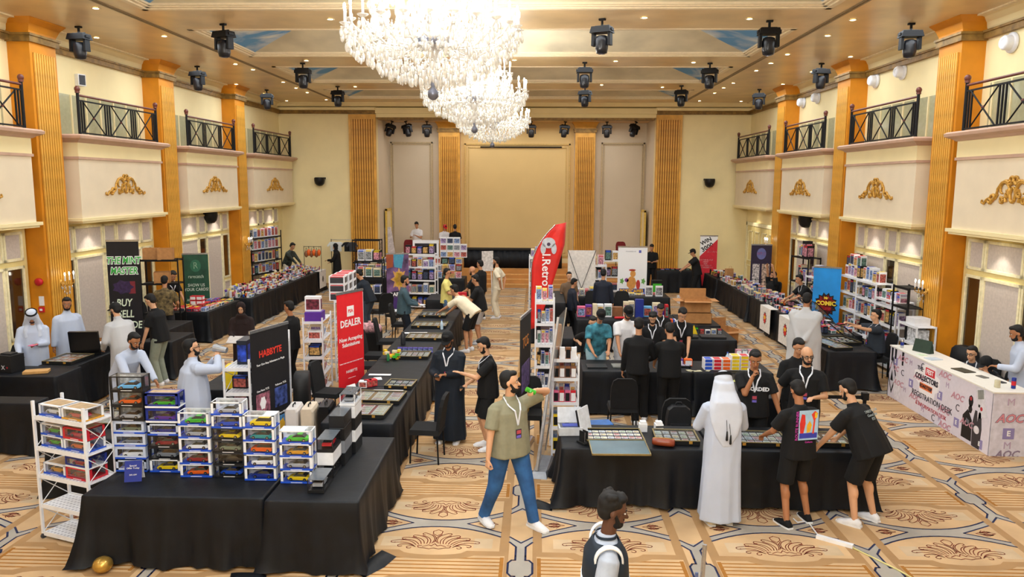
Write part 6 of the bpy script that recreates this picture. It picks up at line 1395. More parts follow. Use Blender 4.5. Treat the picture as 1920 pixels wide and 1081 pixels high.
# display cases with cards
def case(label, x, y, z, W, D, rows, cols, rz=0, lid=None, cardcols=None, bedm=None, group=None, cw=.075, chh=.105, lidlen=None):
    t = thing('display_case', label, 'display case', (x, y, z), rz, 'glass topped card cases'); AL = M('#9a8a5c', .35, .6); bed = bedm or M('#1b1c20', .9)
    b = MB(); b.bx(-W/2, W/2, -D/2, D/2, 0, .03, bed); b.obj('tray', t)
    b = MB()
    for s_ in (-1, 1): b.bx(-W/2-.012, W/2+.012, s_*(D/2+.006)-.006, s_*(D/2+.006)+.006, 0, .055, BLACK); b.bx(s_*(W/2+.006)-.006, s_*(W/2+.006)+.006, -D/2, D/2, 0, .055, BLACK); b.bx(-W/2-.014, W/2+.014, s_*(D/2+.006)-.008, s_*(D/2+.006)+.008, .052, .058, AL); b.bx(s_*(W/2+.006)-.008, s_*(W/2+.006)+.008, -D/2, D/2, .052, .058, AL)
    b.obj('case_frame', t)
    for s_ in (-.3, .3): b = MB(); b.bx(W*s_-.02, W*s_+.02, -D/2-.022, -D/2-.012, .02, .05, GOLD); b.obj('latch', t)
    if lid is not None:
        L2 = bpy.data.objects.new('lid', None); C.objects.link(L2); L2.parent = t
        b = MB()
        for s_ in (-1, 1): b.bx(-W/2, W/2, s_*D/2-.01 if s_ > 0 else -D/2, D/2 if s_ > 0 else -D/2+.01, 0, .02, AL if lid == 'front' else BLACK); b.bx(s_*W/2, s_*(W/2-.01), -D/2, D/2, 0, .02, AL if lid == 'front' else BLACK)
        fr = b.obj('lid_frame', L2); b = MB(); b.bx(-W/2+.01, W/2-.01, -D/2+.01, D/2-.01, .006, .012, M('#4a6672', .18, var=.15, scale=2, spec=.7) if lid == 'front' else CGLASS); b.obj('lid_glass', L2)
        if lid == 'front': L2.location = (0, -D-.02, .05); L2.rotation_euler = (R(2), 0, 0)
        else: L2.location = (0, D/2+.0, .06+D/2*math.sin(R(lid))); L2.location = (0, D/2-D/2*math.cos(R(lid)), .06+D/2*math.sin(R(lid))); L2.rotation_euler = (R(-lid), 0, 0)
    else: b = MB(); b.bx(-W/2, W/2, -D/2, D/2, .05, .053, CGLASS); b.obj('glass_top', t)
    cm = MB(); cm.box((0, 0, .002), (cw, chh, .004), M('#dfe0e6', .3)); cms = []
    for cc in ('#b9b4c4', '#c9b98e', '#a8b6c6', '#c59a98', '#9fb59a', '#d9cfae'):
        q = MB(); q.box((0, 0, .002), (cw, chh, .004), M('#e3e2e6', .3)); q.bx(-cw*.4, cw*.4, -chh*.42, chh*.2, .004, .0046, M(cc, .3, var=.5, scale=40)); q.bx(-cw*.4, cw*.4, chh*.27, chh*.42, .004, .0046, M('#c9444a', .3) if cc in ('#c59a98', '#b9b4c4') else M('#f4f4f4', .3)); cms.append(q.mesh('trading_card'))
    Wm = Matrix.Translation((x, y, z)) @ Matrix.Rotation(rz, 4, 'Z')
    for i in range(cols):
        for j in range(rows):
            p = Wm @ Vector((-W/2+(i+.5)*W/cols, -D/2+(j+.5)*D/rows, .031)); o = link('trading_card', cms[rn.randrange(6)], None, p, rz+rn.uniform(-.02, .02)); tag(o, ' '.join(('sleeved card in the %s' % label.split(',')[0]).split()[:16]), 'trading card', 'trading cards in the %s' % label.split(',')[0])
    return t
BROWN_B = M('#9a7a50', .8)
case('large front case with four card rows, glass lid hanging over the table edge', .98, 9.10, .737, .68, .46, 4, 8, R(1.5), 'front', chh=.07)
case('card case left of the white robed man, its corner behind the brown bag', 1.74, 9.12, .737, .50, .42, 3, 5, R(-2), None, chh=.1)
case('long card case between the white robed man and the print shirt man', 2.72, 9.10, .737, .66, .44, 3, 7, R(-2), None, bedm=M('#15161a', .9), chh=.11, cw=.08)
case('small card case under the hands of the bending man', 3.55, 9.12, .737, .5, .42, 2, 4, R(-2), None)
for k, (x, y, Wc, Dc, bm_) in enumerate(((-2.30, 9.95, .62, .50, M('#8a2a35', .8)), (-2.24, 10.62, .66, .50, BROWN_B))):
    case('%s brown-lined card case on the centre left row' % ('nearest' if k == 0 else 'second'), x, y, .757, Wc, Dc, 6, 3, R(-3), None, bedm=bm_, cw=.165, chh=.072)
case('small open black card folder in the centre left row', -2.06, 11.35, .757, .40, .38, 2, 4, R(-4), None, chh=.12)
case('glazed case with blue tins in the centre left row', -2.22, 13.35, .757, .62, .42, 3, 6, 0, None)
case('large glass case in front of the man in cream', -2.2, 15.0, .757, .72, .5, 3, 5, 0, None, bedm=BROWN_B)
case('second large glass case in front of the man in cream', -2.3, 16.3, .757, .72, .5, 3, 5, 0, None, bedm=BROWN_B)
case('thin case with cards in the far centre row', -2.4, 17.6, .757, .6, .5, 3, 4, 0, None)
case('flat case of orange cards on the left table', -8.12, 12.72, .757, .5, .62, 3, 4, R(-3), None, bedm=M('#c07a40', .8, var=.4))
case('open card tray under the bending robed man', -5.42, 10.15, .757, .72, .6, 4, 6, R(-3), None, bedm=M('#b49a70', .8))
case('second card tray on the table behind the car racks', -5.42, 9.45, .757, .72, .55, 4, 6, R(-3), None, bedm=M('#b9b2a6', .8))
case('tilted-lid case held by the seated man in grey', 6.08, 15.1, .757, .62, .48, 3, 4, R(-80), 38, bedm=BLACK)
case('tilted-lid case of comics on the right wall row', 6.38, 17.6, .757, .8, .6, 2, 3, R(-80), 42, bedm=BROWN_B)
case('row of cards in clear sleeves at the end of the last right table', 5.75, 14.75, .757, .9, .34, 3, 9, R(-80), None, bedm=M('#d8cfb0', .8))
# loose cards, papers
for k, (x, y, w_, d_, rz, lab) in enumerate(((-2.52, 12.0, .36, .09, 0, 'long white price strip lying beyond the card cases'), (-2.5, 11.75, .12, .16, .3, 'white sheet in front of the long price strip'), (-2.65, 10.35, .2, .15, .1, 'white card lying left of the second card case'), (-2.2, 11.05, .45, .08, 0, 'white strip of cards behind the second card case'), (-2.5, 15.5, .5, .12, .1, 'white papers beside the large glass case'), (-2.1, 16.7, .3, .2, .2, 'white sheets under the hands of the man in cream'))):
    b = MB(); b.box((0, 0, .004), (w_, d_, .006), WHITE); tag(b.obj('paper_sheet', loc=(x, y, .757), rz=rz), lab, 'paper')
for k in range(7): sbox('card_tin', 'purple-blue round-topped card tin, %s in the row on the centre left case' % ORD[k], 'tin', (-2.5+.095*k, 13.72, .757), (.08, .06, .085), M('#5a4bb0', .3, var=.2), PR[0], 0, 'purple card tins')
for k in range(16): sbox('sticker_pack', 'small bright pack heaped left of the purple tins', 'pack', (-2.68+rn.random()*.28, 13.05+rn.random()*.22, .757+.035*(k % 4)), (.08, .05, .04), rn.choice([WHITE, CM('red'), CM('yellow'), CM('green'), CM('cream')]), None, rn.random()*3, 'heaped bright packs')
for k in range(3): sbox('sticker_pack', 'red and white pack, %s beside the red dealer banner' % ORD[k], 'pack', (-2.62+.06*k, 11.25+.05*k, .757), (.12, .1, .1), rn.choice([CM('red'), WHITE]), PR[1], .3*k, 'packs beside the red banner')
b = MB(); b.box((0, 0, .0), (.16, .02, .18), WHITE, TR((0, 0, .09), 0, R(-20))); tag(b.obj('tablet_stand', loc=(-2.66, 10.72, .757), rz=R(60)), 'white tablet propped at the left of the second card case', 'tablet')
for x, y, dims, lab in ((-3.0, 17.0, (.4, .3, .22), 'open brown carton on the floor near the centre left chairs'), (-2.95, 16.4, (.45, .35, .25), 'brown carton on the floor by the black table leg')):
    b = MB(); b.box((0, 0, dims[2]/2), dims, CARD); b.bx(-dims[0]/2+.02, dims[0]/2-.02, -.01, .01, dims[2], dims[2]+.002, M('#d8c39a', .5)); tag(b.obj('cardboard_box', loc=(x, y, 0), rz=.1), lab, 'box')
b = MB(); b.lathe([(.045, 0), (.05, .02), (.05, .2), (.03, .23), (.03, .25)], n=14, m=M('#2c2e33', .3)); tag(b.obj('water_bottle', loc=(-2.55, 14.35, .757)), 'dark steel water bottle on the centre left row', 'bottle')
# right front table objects
def bag():
    t = thing('brown_leather_pouch', 'brown leather pouch lying in front of the left card case', 'bag', (1.55, 8.86, .737), R(-14)); LE = M('#8a3c1f', .35, var=.15, scale=4, spec=.6); b = MB()
    b.loft([ering(Vector((x, 0, .045+z)), .0, .0) if False else [(x, ry*math.cos(a), .05+rz_*math.sin(a)) for a in [2*PI*i/16 for i in range(16)]] for x, ry, rz_, z in ((-.135, .03, .03, 0), (-.125, .05, .045, 0), (-.06, .058, .05, 0), (.06, .058, .05, 0), (.125, .05, .045, 0), (.135, .03, .03, 0))], LE); b.obj('pouch_body', t)
    b = MB(); b.tube([(-.125, -.01, .096), (0, -.01, .103), (.125, -.01, .096)], .0035, 6, GOLD); b.obj('zip', t)
bag()
t = thing('metal_case', 'open grey metal case with blue foam at the left end of the right front table', 'case', (.45, 9.28, .737), R(4)); b = MB(); b.box((0, 0, .05), (.30, .20, .10), M('#c8ccd2', .4)); b.bx(-.13, .13, -.08, .08, .1, .106, M('#5a5e68', .6)); b.bx(-.1, .1, -.06, .05, .106, .115, M('#3a4aa8', .5)); b.obj('case_body', t); b = MB(); b.box((0, 0, 0), (.30, .03, .2), M('#c8ccd2', .4), TR((0, .13, .2), 0, R(-25))); b.obj('case_lid', t)
t = thing('upright_folder', 'white ring folder standing open beside the metal case', 'folder', (.66, 9.30, .737), R(60)); b = MB(); b.box((0, 0, .16), (.26, .02, .34), M('#dfe3ea', .4), TR((0, 0, 0), 0, R(-12))); b.box((0, .03, .16), (.25, .02, .32), M('#1c1d22', .4), TR((0, 0, 0), 0, R(-12))); b.obj('cover', t)
t = thing('card_rack', 'little black stand with graded cards left of the large front case', 'stand', (.60, 8.92, .737), R(35)); b = MB(); b.box((0, 0, .01), (.1, .16, .02), BLACK); b.obj('base', t)
for k in range(2): b = MB(); b.box((-.02+.05*k, 0, .08), (.012, .08, .13), WHITE); b.box((-.02+.05*k-.008, 0, .08), (.006, .1, .15), BLACK); b.obj('graded_card', t)
for k, (x, lab) in enumerate(((1.38, 'white deck box left of the brown pouch'), (1.58, 'white deck box with black stripe above the brown pouch'))):
    b = MB(); b.box((0, 0, .05), (.10, .10, .10), WHITE); b.box((0, 0, .115), (.075, .08, .03), WHITE if k else WHITE); b.bx(-.051, .051, -.051, -.05, .06, .08, BLACK if k else WHITE); tag(b.obj('deck_box', loc=(x, 9.42, .737), rz=.1*k), lab, 'box')
for x, w_, c in ((.85, .14, '#d9dfa0'), (1.25, .28, '#efe9d8')): b = MB(); b.box((0, 0, .003), (w_, .06, .005), M(c, .6)); tag(b.obj('paper_sheet', loc=(x, 9.47, .737), rz=.02), 'small %s paper strip behind the large front case' % ('yellow' if w_ < .2 else 'white'), 'paper')
t = thing('backpack', 'black backpack hung on the chair behind the right front table', 'backpack', (1.95, 10.07, .42), R(0)); BP = M('#14161b', .6, var=.15); b = MB(); b.loft([[(x*w_, y, z) for x, y in ((-.5, -.09), (.5, -.09), (.55, 0), (.5, .07), (-.5, .07), (-.55, 0))] for z, w_ in ((0, .28), (.05, .33), (.3, .32), (.42, .28), (.47, .16))], BP, smooth=False); b.obj('pack_body', t); b = MB(); b.box((0, -.11, .14), (.24, .05, .2), BP); b.obj('front_pocket', t); b = MB(); b.tube([(-.05, 0, .46), (-.03, 0, .51), (.03, 0, .51), (.05, 0, .46)], .01, 6, BP); b.obj('handle', t)
b = MB(); b.box((0, 0, .2), (.42, .3, .4), M('#1b1c20', .7)); b.bx(-.2, .2, -.152, -.15, .1, .36, M('#d9712c', .5)); tag(b.obj('equipment_bag', loc=(.95, 10.6, 0), rz=.1), 'black and orange equipment bag on the floor behind the right front table', 'bag')
b = MB(); b.box((0, 0, .03), (.35, .25, .06), M('#3a6fb8', .4)); tag(b.obj('blue_box', loc=(.93, 10.6, .402), rz=.2), 'flat blue box lying on the equipment bag', 'box')
# second right table: booster boxes
for c in range(6):
    for r_ in range(4 if c > 2 else 3):
        col = ['blue', 'red', 'orange', 'yellow', 'yellow', 'red'][c]
        sbox('booster_box', '%s and white card box, column %s layer %s of the booster stacks' % (col, ORD[c], ORD[r_]), 'card box', (2.92+.15*c, 12.72+.0*c, .757+.062*r_), (.14, .2, .06), WHITE, CM(col), 0, 'stacked booster boxes', m3=CM('red' if c > 3 else col))
for c in range(4):
    for r_ in range(3): sbox('booster_box', 'small %s card box, column %s layer %s right of the booster stacks' % (['grey', 'pink'][c % 2], ORD[c], ORD[r_]), 'card box', (3.52+.1*c, 13.05, .757+.09*r_), (.09, .1, .085), PR[7 if c % 2 else 6], WHITE, 0, 'small right end card boxes')
for c in range(2): sbox('booster_box', '%s card box standing at the left of the stacks' % ['violet', 'orange'][c], 'card box', (2.5+.16*c-.02, 12.95, .757), (.13, .12, .11), [CM('purple'), CM('orange')][c], WHITE, 0, 'card boxes left of the stacks')
for k in range(6): b = MB(); b.box((0, 0, .003), (.09, .06, .005), M('#cfcaa8', .5)); tag(b.obj('loose_card', loc=(2.35+rn.random()*.8, 12.5+rn.random()*.1, .757), rz=rn.random()*2), 'loose card lying on the black cloth before the card box stacks', 'card', 'loose cards on the card box table')
for k in range(4): b = MB(); b.box((0, 0, .003), (.10, .07, .005), rn.choice([CM('pink'), M('#cfd16a', .5)])); tag(b.obj('loose_card', loc=(3.1+.08*k, 11.95-.05*k, .757), rz=k), 'pink or yellow slip on the side table beside the white robed man', 'paper', 'slips on the side table')
for x, y, w_, d_, lab in ((1.05, 12.75, .34, .26, 'closed dark laptop at the left of the sorting table'), (1.50, 12.8, .36, .26, 'grey album page lying open on the sorting table'), (1.78, 12.85, .3, .26, 'dark album page beside the grey one')):
    b = MB(); b.box((0, 0, .012), (w_, d_, .02), M('#2b2d30' if 'dark' in lab else '#7c7f7a', .4)); tag(b.obj('album', loc=(x, y, .757), rz=.05), lab, 'album')
b = MB(); b.box((0, 0, .012), (.4, .28, .02), BLACK); [b.box((-.15+.075*i, -.08+.08*j, .025), (.062, .07, .006), M('#a9a4b8', .3, var=.4)) for i in range(5) for j in range(3)]; tag(b.obj('card_album', loc=(2.45, 12.9, .757), rz=.1), 'black card album with sleeved cards under the lanyard man\'s hands', 'album')
# binders and green boxes table
for k in range(8): sbox('green_box', 'lime green and black box, %s in the row on the binder table' % ORD[k], 'box', (3.1+.1*(k % 4)+.28*(k > 3)*0, 16.0+.16*(k//4), .757), (.09, .1, .12), BLACK, CM('green'), 0, 'lime green boxes')
for k, (x, w_) in enumerate(((3.1, .42), (3.62, .5))): b = MB(); b.box((0, 0, .02), (w_, .3, .035), M('#1a1b1e', .5)); tag(b.obj('binder', loc=(x, 15.4, .757), rz=-.05), '%s flat black binder on the front of the binder table' % ['left', 'right'][k], 'binder', 'flat black binders')
figs((2.8, 15.75, 0), (3.9, 15.75, 0), 9, .757, 'sleeved packs on the binder table', 'behind the flat black binders', h=(.09, .12), w=.1, d=.06)
for k in range(6): sbox('book', '%s spined book, %s upright beside the lime green boxes' % (['grey', 'red', 'orange', 'blue', 'white', 'black'][k], ORD[k]), 'book', (2.86+.035*k, 16.25, .757), (.03, .16, .22), [CM('grey'), CM('red'), CM('orange'), CM('blue'), WHITE, BLACK][k], None, 0, 'upright books')
b = MB(); b.add([(-.08, 0, 0), (.08, 0, 0), (0, .02, .2), (0, .1, .02)], [(0, 1, 2), (1, 3, 2), (3, 0, 2), (0, 3, 1)], CM('yellow')); tag(b.obj('paper_flag', loc=(3.3, 15.7, .757)), 'yellow and rainbow paper pennant on the binder table', 'pennant')
def carton(label, x, y, z, w_, d_, h_, openf=True, rz=0):
    t = thing('cardboard_box', label, 'box', (x, y, z), rz); b = MB(); t_ = .006
    b.bx(-w_/2, w_/2, -d_/2, -d_/2+t_, 0, h_, CARD); b.bx(-w_/2, w_/2, d_/2-t_, d_/2, 0, h_, CARD); b.bx(-w_/2, -w_/2+t_, -d_/2, d_/2, 0, h_, CARD); b.bx(w_/2-t_, w_/2, -d_/2, d_/2, 0, h_, CARD); b.bx(-w_/2, w_/2, -d_/2, d_/2, 0, t_, CARD); b.obj('box_body', t)
    if openf:
        for nx, ny in ((0, -1), (0, 1), (-1, 0), (1, 0)):
            b = MB(); ln = min(w_, d_)*.45; T_ = TR((nx*w_/2, ny*d_/2, h_), math.atan2(-nx, ny) if True else 0)
            b.box((0, ln/2*math.cos(R(25)), -ln/2*math.sin(R(25)) if (nx, ny) != (0, 1) else ln/2*.8), ((w_ if ny else d_), ln*.95 if (nx, ny) != (0, 1) else .006, .006 if (nx, ny) != (0, 1) else ln), CARD, T_); b.obj('flap', t)
carton('large open cardboard box standing on a second one behind the binder table', 3.62, 17.2, 1.0, .6, .45, .30)
carton('closed cardboard box under the large open one', 3.62, 17.2, .757, .66, .5, .235, False)
carton('open cardboard box with red logo at the aisle edge behind the binder table', 4.6, 18.6, 0, .6, .5, .35, True, .3)
# books row
BK = [('pink', .26, .24), ('purple', .2, .26), ('cream', .14, .3), ('white', .2, .28), ('white', .24, .3), ('brown', .34, .22), ('cream', .16, .36), ('cream', .18, .36), ('darkblue', .26, .42), ('lightblue', .26, .24), ('cream', .24, .34), ('purple', .12, .2), ('red', .1, .3)]
x = .98
for k, (c, w_, h_) in enumerate(BK): sbox('boxed_set', '%s upright set, %s from left on the book row table' % (c, ORD[k]), 'boxed set', (x+w_/2*.72, 17.75+.1*(k % 2), .757), (w_*.72, .16, h_), CM(c), PR[k % 8] if k % 3 != 2 else None, 0, 'sets on the book row table'); x += w_*.72+.015
b = MB(); b.caps((0, 0, .03), (.26, .03, .03), .03, n=8, m=CM('red')); tag(b.obj('red_pouch', loc=(1.85, 17.42, .757)), 'red soft pouch at the front of the book row table', 'pouch')
figs((.95, 21.2, 0), (1.9, 21.2, 0), 7, .757, 'comic bins in front of the camel banner', 'on table left of navy jacket man', h=(.18, .26), d=.2)
for k in range(2): sbox('sign_card', 'white printed sign, %s of two on the table right of the camel banner' % ORD[k], 'sign card', (3.15+.28*k, 21.1, .757), (.2, .03, .3), WHITE, M('#8f8f94', .5, var=.7, scale=40), 0, 'white signs on the camel table')
figs((2.4, 21.3, 0), (3.6, 21.5, 0), 6, .757, 'flat goods by the camel banner', 'at front of camel banner table', h=(.02, .06), d=.2)
sbox('green_box', 'tall lime green boxes behind the white signs', 'box', (3.5, 22.0, .6), (.3, .2, .5), BLACK, CM('green'))
for X_, y_, zs in ((1.75, 23.1, (.6, 1.0, 1.4)), (2.45, 23.7, (.55, 1.0, 1.5))):
    for z_ in zs: figs((X_-.32, y_, 0), (X_+.32, y_, 0), 3, z_+.002, 'boxed figures on the shelves behind the white banners', 'on shelf behind %s banner, level %.2f' % ('crossed' if X_ < 2 else 'camel', z_), h=(.22, .32), d=.2)
figs((4.45, 27.4, 0), (5.7, 27.4, 0), 7, .807, 'flat packs on the table beside the right column', 'on table beside right column', h=(.02, .05), d=.2, base=BLACK)
# left area items
t = thing('ballot_box', 'black ballot-like box with white marks at the left table edge', 'box', (-8.62, 11.95, .757), R(-12)); b = MB(); b.box((0, 0, .14), (.32, .26, .28), M('#121316', .5)); b.box((0, 0, .29), (.2, .14, .03), M('#1c1d21', .5)); b.obj('box_body', t); text('X', .1, WHITE, t, (.0, -.132, .08), (R(90), 0, 0)); text('*', .08, CM('red'), t, (.08, -.132, .07), (R(90), 0, 0))
b = MB(); b.box((0, 0, .02), (.36, .2, .04), M('#c99a5c', .6)); tag(b.obj('wooden_board', loc=(-8.12, 11.86, .757), rz=.35), 'light wooden board in front of the black box', 'board')
t = thing('briefcase', 'open black briefcase standing at the left pillar table', 'case', (-8.1, 13.35, .757), R(8)); b = MB(); b.box((0, 0, .04), (.5, .36, .08), BLACK); b.obj('case_base', t); b = MB(); b.box((0, 0, .19), (.5, .06, .38), M('#0d0e11', .3), TR((0, -.2, .06), 0, R(8))); b.obj('case_lid', t); b = MB(); b.bx(-.16, -.1, -.25, -.245, .32, .36, CM('red')); b.obj('red_mark', t)
b = MB(); b.box((0, 0, .02), (.34, .3, .035), WHITE); tag(b.obj('white_tray', loc=(-7.98, 13.72, .84), rz=0), 'white tray lying by the open briefcase', 'tray')
for k in range(3): carton('brown carton, %s on the black rack by the monster banner' % ORD[k], -8.98+.34*k if k < 2 else -8.75, 17.45, 2.052 if k < 2 else 1.502, .34, .3, .26, False, .35)
carton('brown carton leaning behind the bare-headed robed man', -9.2, 14.97+.25, 0, .5, .35, .6, False, .2)
# suitcases
for k, (x, y, c) in enumerate(((-3.18, 9.35, '#d8cbb8'), (-2.98, 9.2, '#d3c3ad'))):
    pass
for k, (x, y, c, lab) in enumerate(((-3.36, 10.22, '#d9d4d2', 'pale grey hard suitcase right of the dark gaming banner'), (-3.15, 10.24, '#dccbb4', 'beige hard suitcase to the right of the pale one'), (-2.95, 10.36, '#141518', 'black soft suitcase behind the beige one'))):
    t = thing('suitcase', lab, 'suitcase', (x, y, 0), R(4)); m_ = M(c, .35, var=.03); b = MB(); b.loft([[(xx*w_, yy*1.0, z) for xx, yy in ((-.07, -.2), (.07, -.2), (.09, -.17), (.09, .17), (.07, .2), (-.07, .2), (-.09, .17), (-.09, -.17))] for z, w_ in ((.05, .8), (.09, 1), (.72, 1), (.76, .8))], m_, smooth=False); b.obj('shell', t)
    b = MB(); b.tube([(0, -.07, .76), (0, -.06, .79), (0, .06, .79), (0, .07, .76)], .009, 6, BLACK); b.obj('handle', t)
    b = MB(); b.cyl((-.03, 0, .025), (.03, 0, .025), .025, n=10, m=BLACK); wm = b.mesh('wheel')
    for yy in (-.15, .15): link('wheel', wm, t, (0, yy, 0))
    b = MB(); b.bx(-.02, .02, -.205, -.2, .42, .46, BLACK); b.obj('lock', t)
# t-shirt rail
t = thing('clothes_rail', 'chrome clothes rail on the stage edge with T-shirts', 'clothes rail', (-7.22, 28.36, 0)); b = MB(); b.cyl((-.48, 0, 0), (-.48, 0, 1.75), .014, n=6, m=BMETAL); b.cyl((.48, 0, 0), (.48, 0, 1.75), .014, n=6, m=BMETAL); b.cyl((-.48, 0, 1.72), (.48, 0, 1.72), .012, n=6, m=CHROME); b.obj('rail', t)
ts = MB(); ts.prism([(-.22, -.32), (.22, -.32), (.22, .2), (.38, .02), (.46, .12), (.26, .38), (.09, .42), (-.09, .42), (-.26, .38), (-.46, .12), (-.38, .02), (-.22, .2)], -.04, .04, None)
for k, (x_, c, lab) in enumerate(((-.5, '#dde2e0', 'white'), (-.22, '#e3e6e4', 'white'), (.2, '#15171a', 'black'), (.45, '#3a3c42', 'charcoal'))):
    b = MB(); b.add(ts.v, ts.f, M(c, .85), TR((0, 0, 0), R(15), R(90)) @ Matrix.Scale(.48, 4)); tag(b.obj('t_shirt', loc=(-7.22+x_*.80, 28.30-.05*k, 1.45)), '%s T-shirt, %s from left hanging on the clothes rail' % (lab, ORD[k]), 'T-shirt', 'T-shirts on the rail')
# cloth sign on left row & right rows
def drape_sign(label, loc, rz, w_, h_, burst=True):
    t = thing('draped_sign_cloth', label, 'sign', loc, rz); b = MB(); b.bx(-w_/2, w_/2, -.006, 0, -h_, 0, M('#e9e4de', .8)); b.bx(-w_/2, w_/2, -.006, .2, 0, .006, M('#e9e4de', .8)); b.obj('cloth', t)
    b = MB()
    if burst: b.prism(disc(0, -h_*.45, .14, .17, 24, .25), .006, .008, K_, Matrix.Rotation(R(90), 4, 'X')); b.prism(disc(0, -h_*.45, .11, .14, 24, .2), .008, .010, M('#d8242a', .5), Matrix.Rotation(R(90), 4, 'X')); b.prism(disc(0, -h_*.42, .09, .05, 12, .1), .010, .011, M('#ffc23c', .5), Matrix.Rotation(R(90), 4, 'X'))
    else: b.prism(disc(0, -h_*.5, .1, .12, 12, .2), .006, .008, M('#55524e', .5), Matrix.Rotation(R(90), 4, 'X'))
    b.obj('printed_emblem', t)
drape_sign('white cloth with red comic burst hanging on the farther right wall table', (5.855, 19.35, .762), R(-90), .85, .62)
drape_sign('white cloth with red comic burst hanging left of the large robed man', (5.855, 17.75, .762), R(-90), .95, .64)
drape_sign('white cloth sign at the far end of the left figure table', (-7.56, 26.6, .762), R(90), .8, .6, False)
# ---- registration desk
t = thing('registration_desk', 'long white printed registration and information desk on the right', 'desk', (6.53, 0, 0)); DW = M('#dcd6e2', .5, var=.03); DT = M('#ece9e0', .35, var=.02)
Y0, Y1, DH = 10.75, 13.95, .93
b = MB(); b.bx(0, .02, Y0, Y1, 0, DH, DW); b.obj('front_panel', t); b = MB(); b.bx(0, .52, Y0-.01, Y0+.01, 0, DH, M('#d5d3e2', .5)); b.obj('end_panel', t); b = MB(); b.bx(-.01, .56, Y0-.02, Y1, DH, DH+.02, DT); b.obj('desk_top', t); b = MB(); b.bx(0, .5, Y1-.02, Y1, 0, DH, DW); b.obj('far_end_panel', t)
FR_ = (R(90), 0, R(-90))
def ft(s, size, m, y, z, **k): return text(s, size, m, t, (-.003, y, z), FR_, **k)
DK = M('#2b2733', .5, var=0); LV = M('#8f86b8', .5, var=0); LP = M('#c48f9f', .5, var=0)
def fp_(pts, m, th=.003, y=0, z=0):
    b = MB(); b.prism([(p[0], p[1]) for p in pts], 0, th, m, Matrix.Translation((0, y, z)) @ Matrix.Rotation(R(-90), 4, 'Z') @ Matrix.Rotation(R(90), 4, 'X')); return b.obj('printed_graphic', t)
fp_([(-.40, -.0), (-.40, .12), (-.15, .2), (-.12, .3), (.28, .3), (.30, .18), (.42, .14), (.42, -.06), (.3, -.12), (.28, -.24), (-.2, -.24), (-.22, -.08)], M('#f3f0f4', .5, var=0), .003, 12.60, .60)
ft('THE', .10, DK, 12.82, .78, bold=.003); fp_([(-.15, -.06), (.15, -.06), (.15, .07), (-.15, .07)], M('#d8303c', .5), .005, 12.49, .78); o = ft('FEST', .11, W_, 12.49, .785, bold=.003); o.location.x = -.008
o = ft('COLLECTORS', .125, DK, 12.59, .645, bold=.005, sx=.95); o.location.x = -.006; fp_([(-.2, -.05), (.2, -.05), (.2, .05), (-.2, .05)], M('#f07a3a', .5), .005, 12.59, .51); o = ft('ROADTRIP', .085, DK, 12.59, .512, bold=.002); o.location.x = -.009
ft('REGISTRATION DESK', .135, DK, 12.40, .33, bold=.001); ft('& INFORMATION DESK', .095, M('#b8303c', .5, var=0), 12.40, .18)
for y, z in ((13.45, .80), (13.55, .33), (13.75, .57), (12.85, .62), (12.95, .25), (12.05, .86), (11.65, .62), (11.35, .30), (12.0, .30), (11.95, .06)): ft('AOC', .14, LP, y, z, shear=.3, bold=.004, sx=1.1)
for y, z in ((13.70, .70), (13.1, .45), (11.62, .22), (12.15, .50), (10.98, .1)):
    fp_([(-.07, -.07), (.07, -.07), (.07, .07), (-.07, .07)], LV, .003, y, z); o = ft('E', .09, W_, y, z, bold=.003); o.location.x = -.008
for y, z in ((13.42, .55), (12.75, .83), (11.62, .45), (12.3, .08)): ft('C', .16, M('#4a4654', .5, var=0), y, z)
for y, z in ((13.15, .80), (13.3, .28), (11.95, .72), (12.1, .12), (12.65, .12)): ft('M', .13, M('#b9a4bf', .5, var=0), y, z)
# printed pictures (plain generic stand-ins)
fp_([(-.16, 0), (0, .34), (.16, .0), (0, -.34)], K_, .003, 13.80, .42); fp_([(-.12, 0), (0, .27), (.12, .0), (0, -.27)], M('#cfcad6', .5), .005, 13.80, .42); fp_([(-.05, -.1), (0, .1), (.05, -.1)], K_, .007, 13.80, .42); fp_([(-.13, .1), (0, .3), (.13, .1), (.13, -.16), (0, -.2), (-.1, -.1)], M('#e4e0e8', .5), .004, 13.6, .22)
for y in (13.85, 13.72, 13.45): fp_([(-.02, -.12), (.03, -.12), (.04, .12), (-.03, .12)], K_, .004, y, .80)
fp_([(-.17, .2), (.05, .26), (.17, -.16), (-.02, -.24)], M('#d9d6de', .5), .004, 11.02, .70); fp_([(-.11, .17), (.03, .21), (.06, .08), (-.08, .04)], M('#8d8f8a', .5), .006, 11.02, .70); fp_(disc(.02, -.08, .03), M('#c0303c', .5), .006, 11.02, .70); fp_([(-.06, -.03), (-.02, -.03), (-.02, -.07), (-.06, -.07)], K_, .006, 11.02, .70)
fp_(disc(0, 0, .06, .09, 8), K_, .004, 11.28, .66); fp_(disc(0, .04, .03), M('#b03a44', .5), .006, 11.28, .66); fp_(disc(0, -.12, .05, .07, 6), K_, .004, 11.28, .66)
fp_([(-.13, -.22), (-.12, .12), (0, .24), (.12, .1), (.14, -.22)], K_, .004, 11.34, .28); fp_([(-.02, .1), (.06, .08), (.06, .02), (-.02, .04)], M('#6a6a74', .5), .006, 11.34, .28)
fp_([(-.1, -.25), (-.12, .08), (-.07, .3), (-.02, .3), (0, .12), (.03, .3), (.08, .3), (.12, .06), (.1, -.25)], M('#34323a', .5), .004, 11.08, .26); fp_(disc(0, .02, .07, .06), M('#e0dce4', .5), .006, 11.08, .26)
EF = (R(90), 0, 0)
def et(s, size, m, x, z, **k): return text(s, size, m, t, (x, Y0-.013, z), EF, **k)
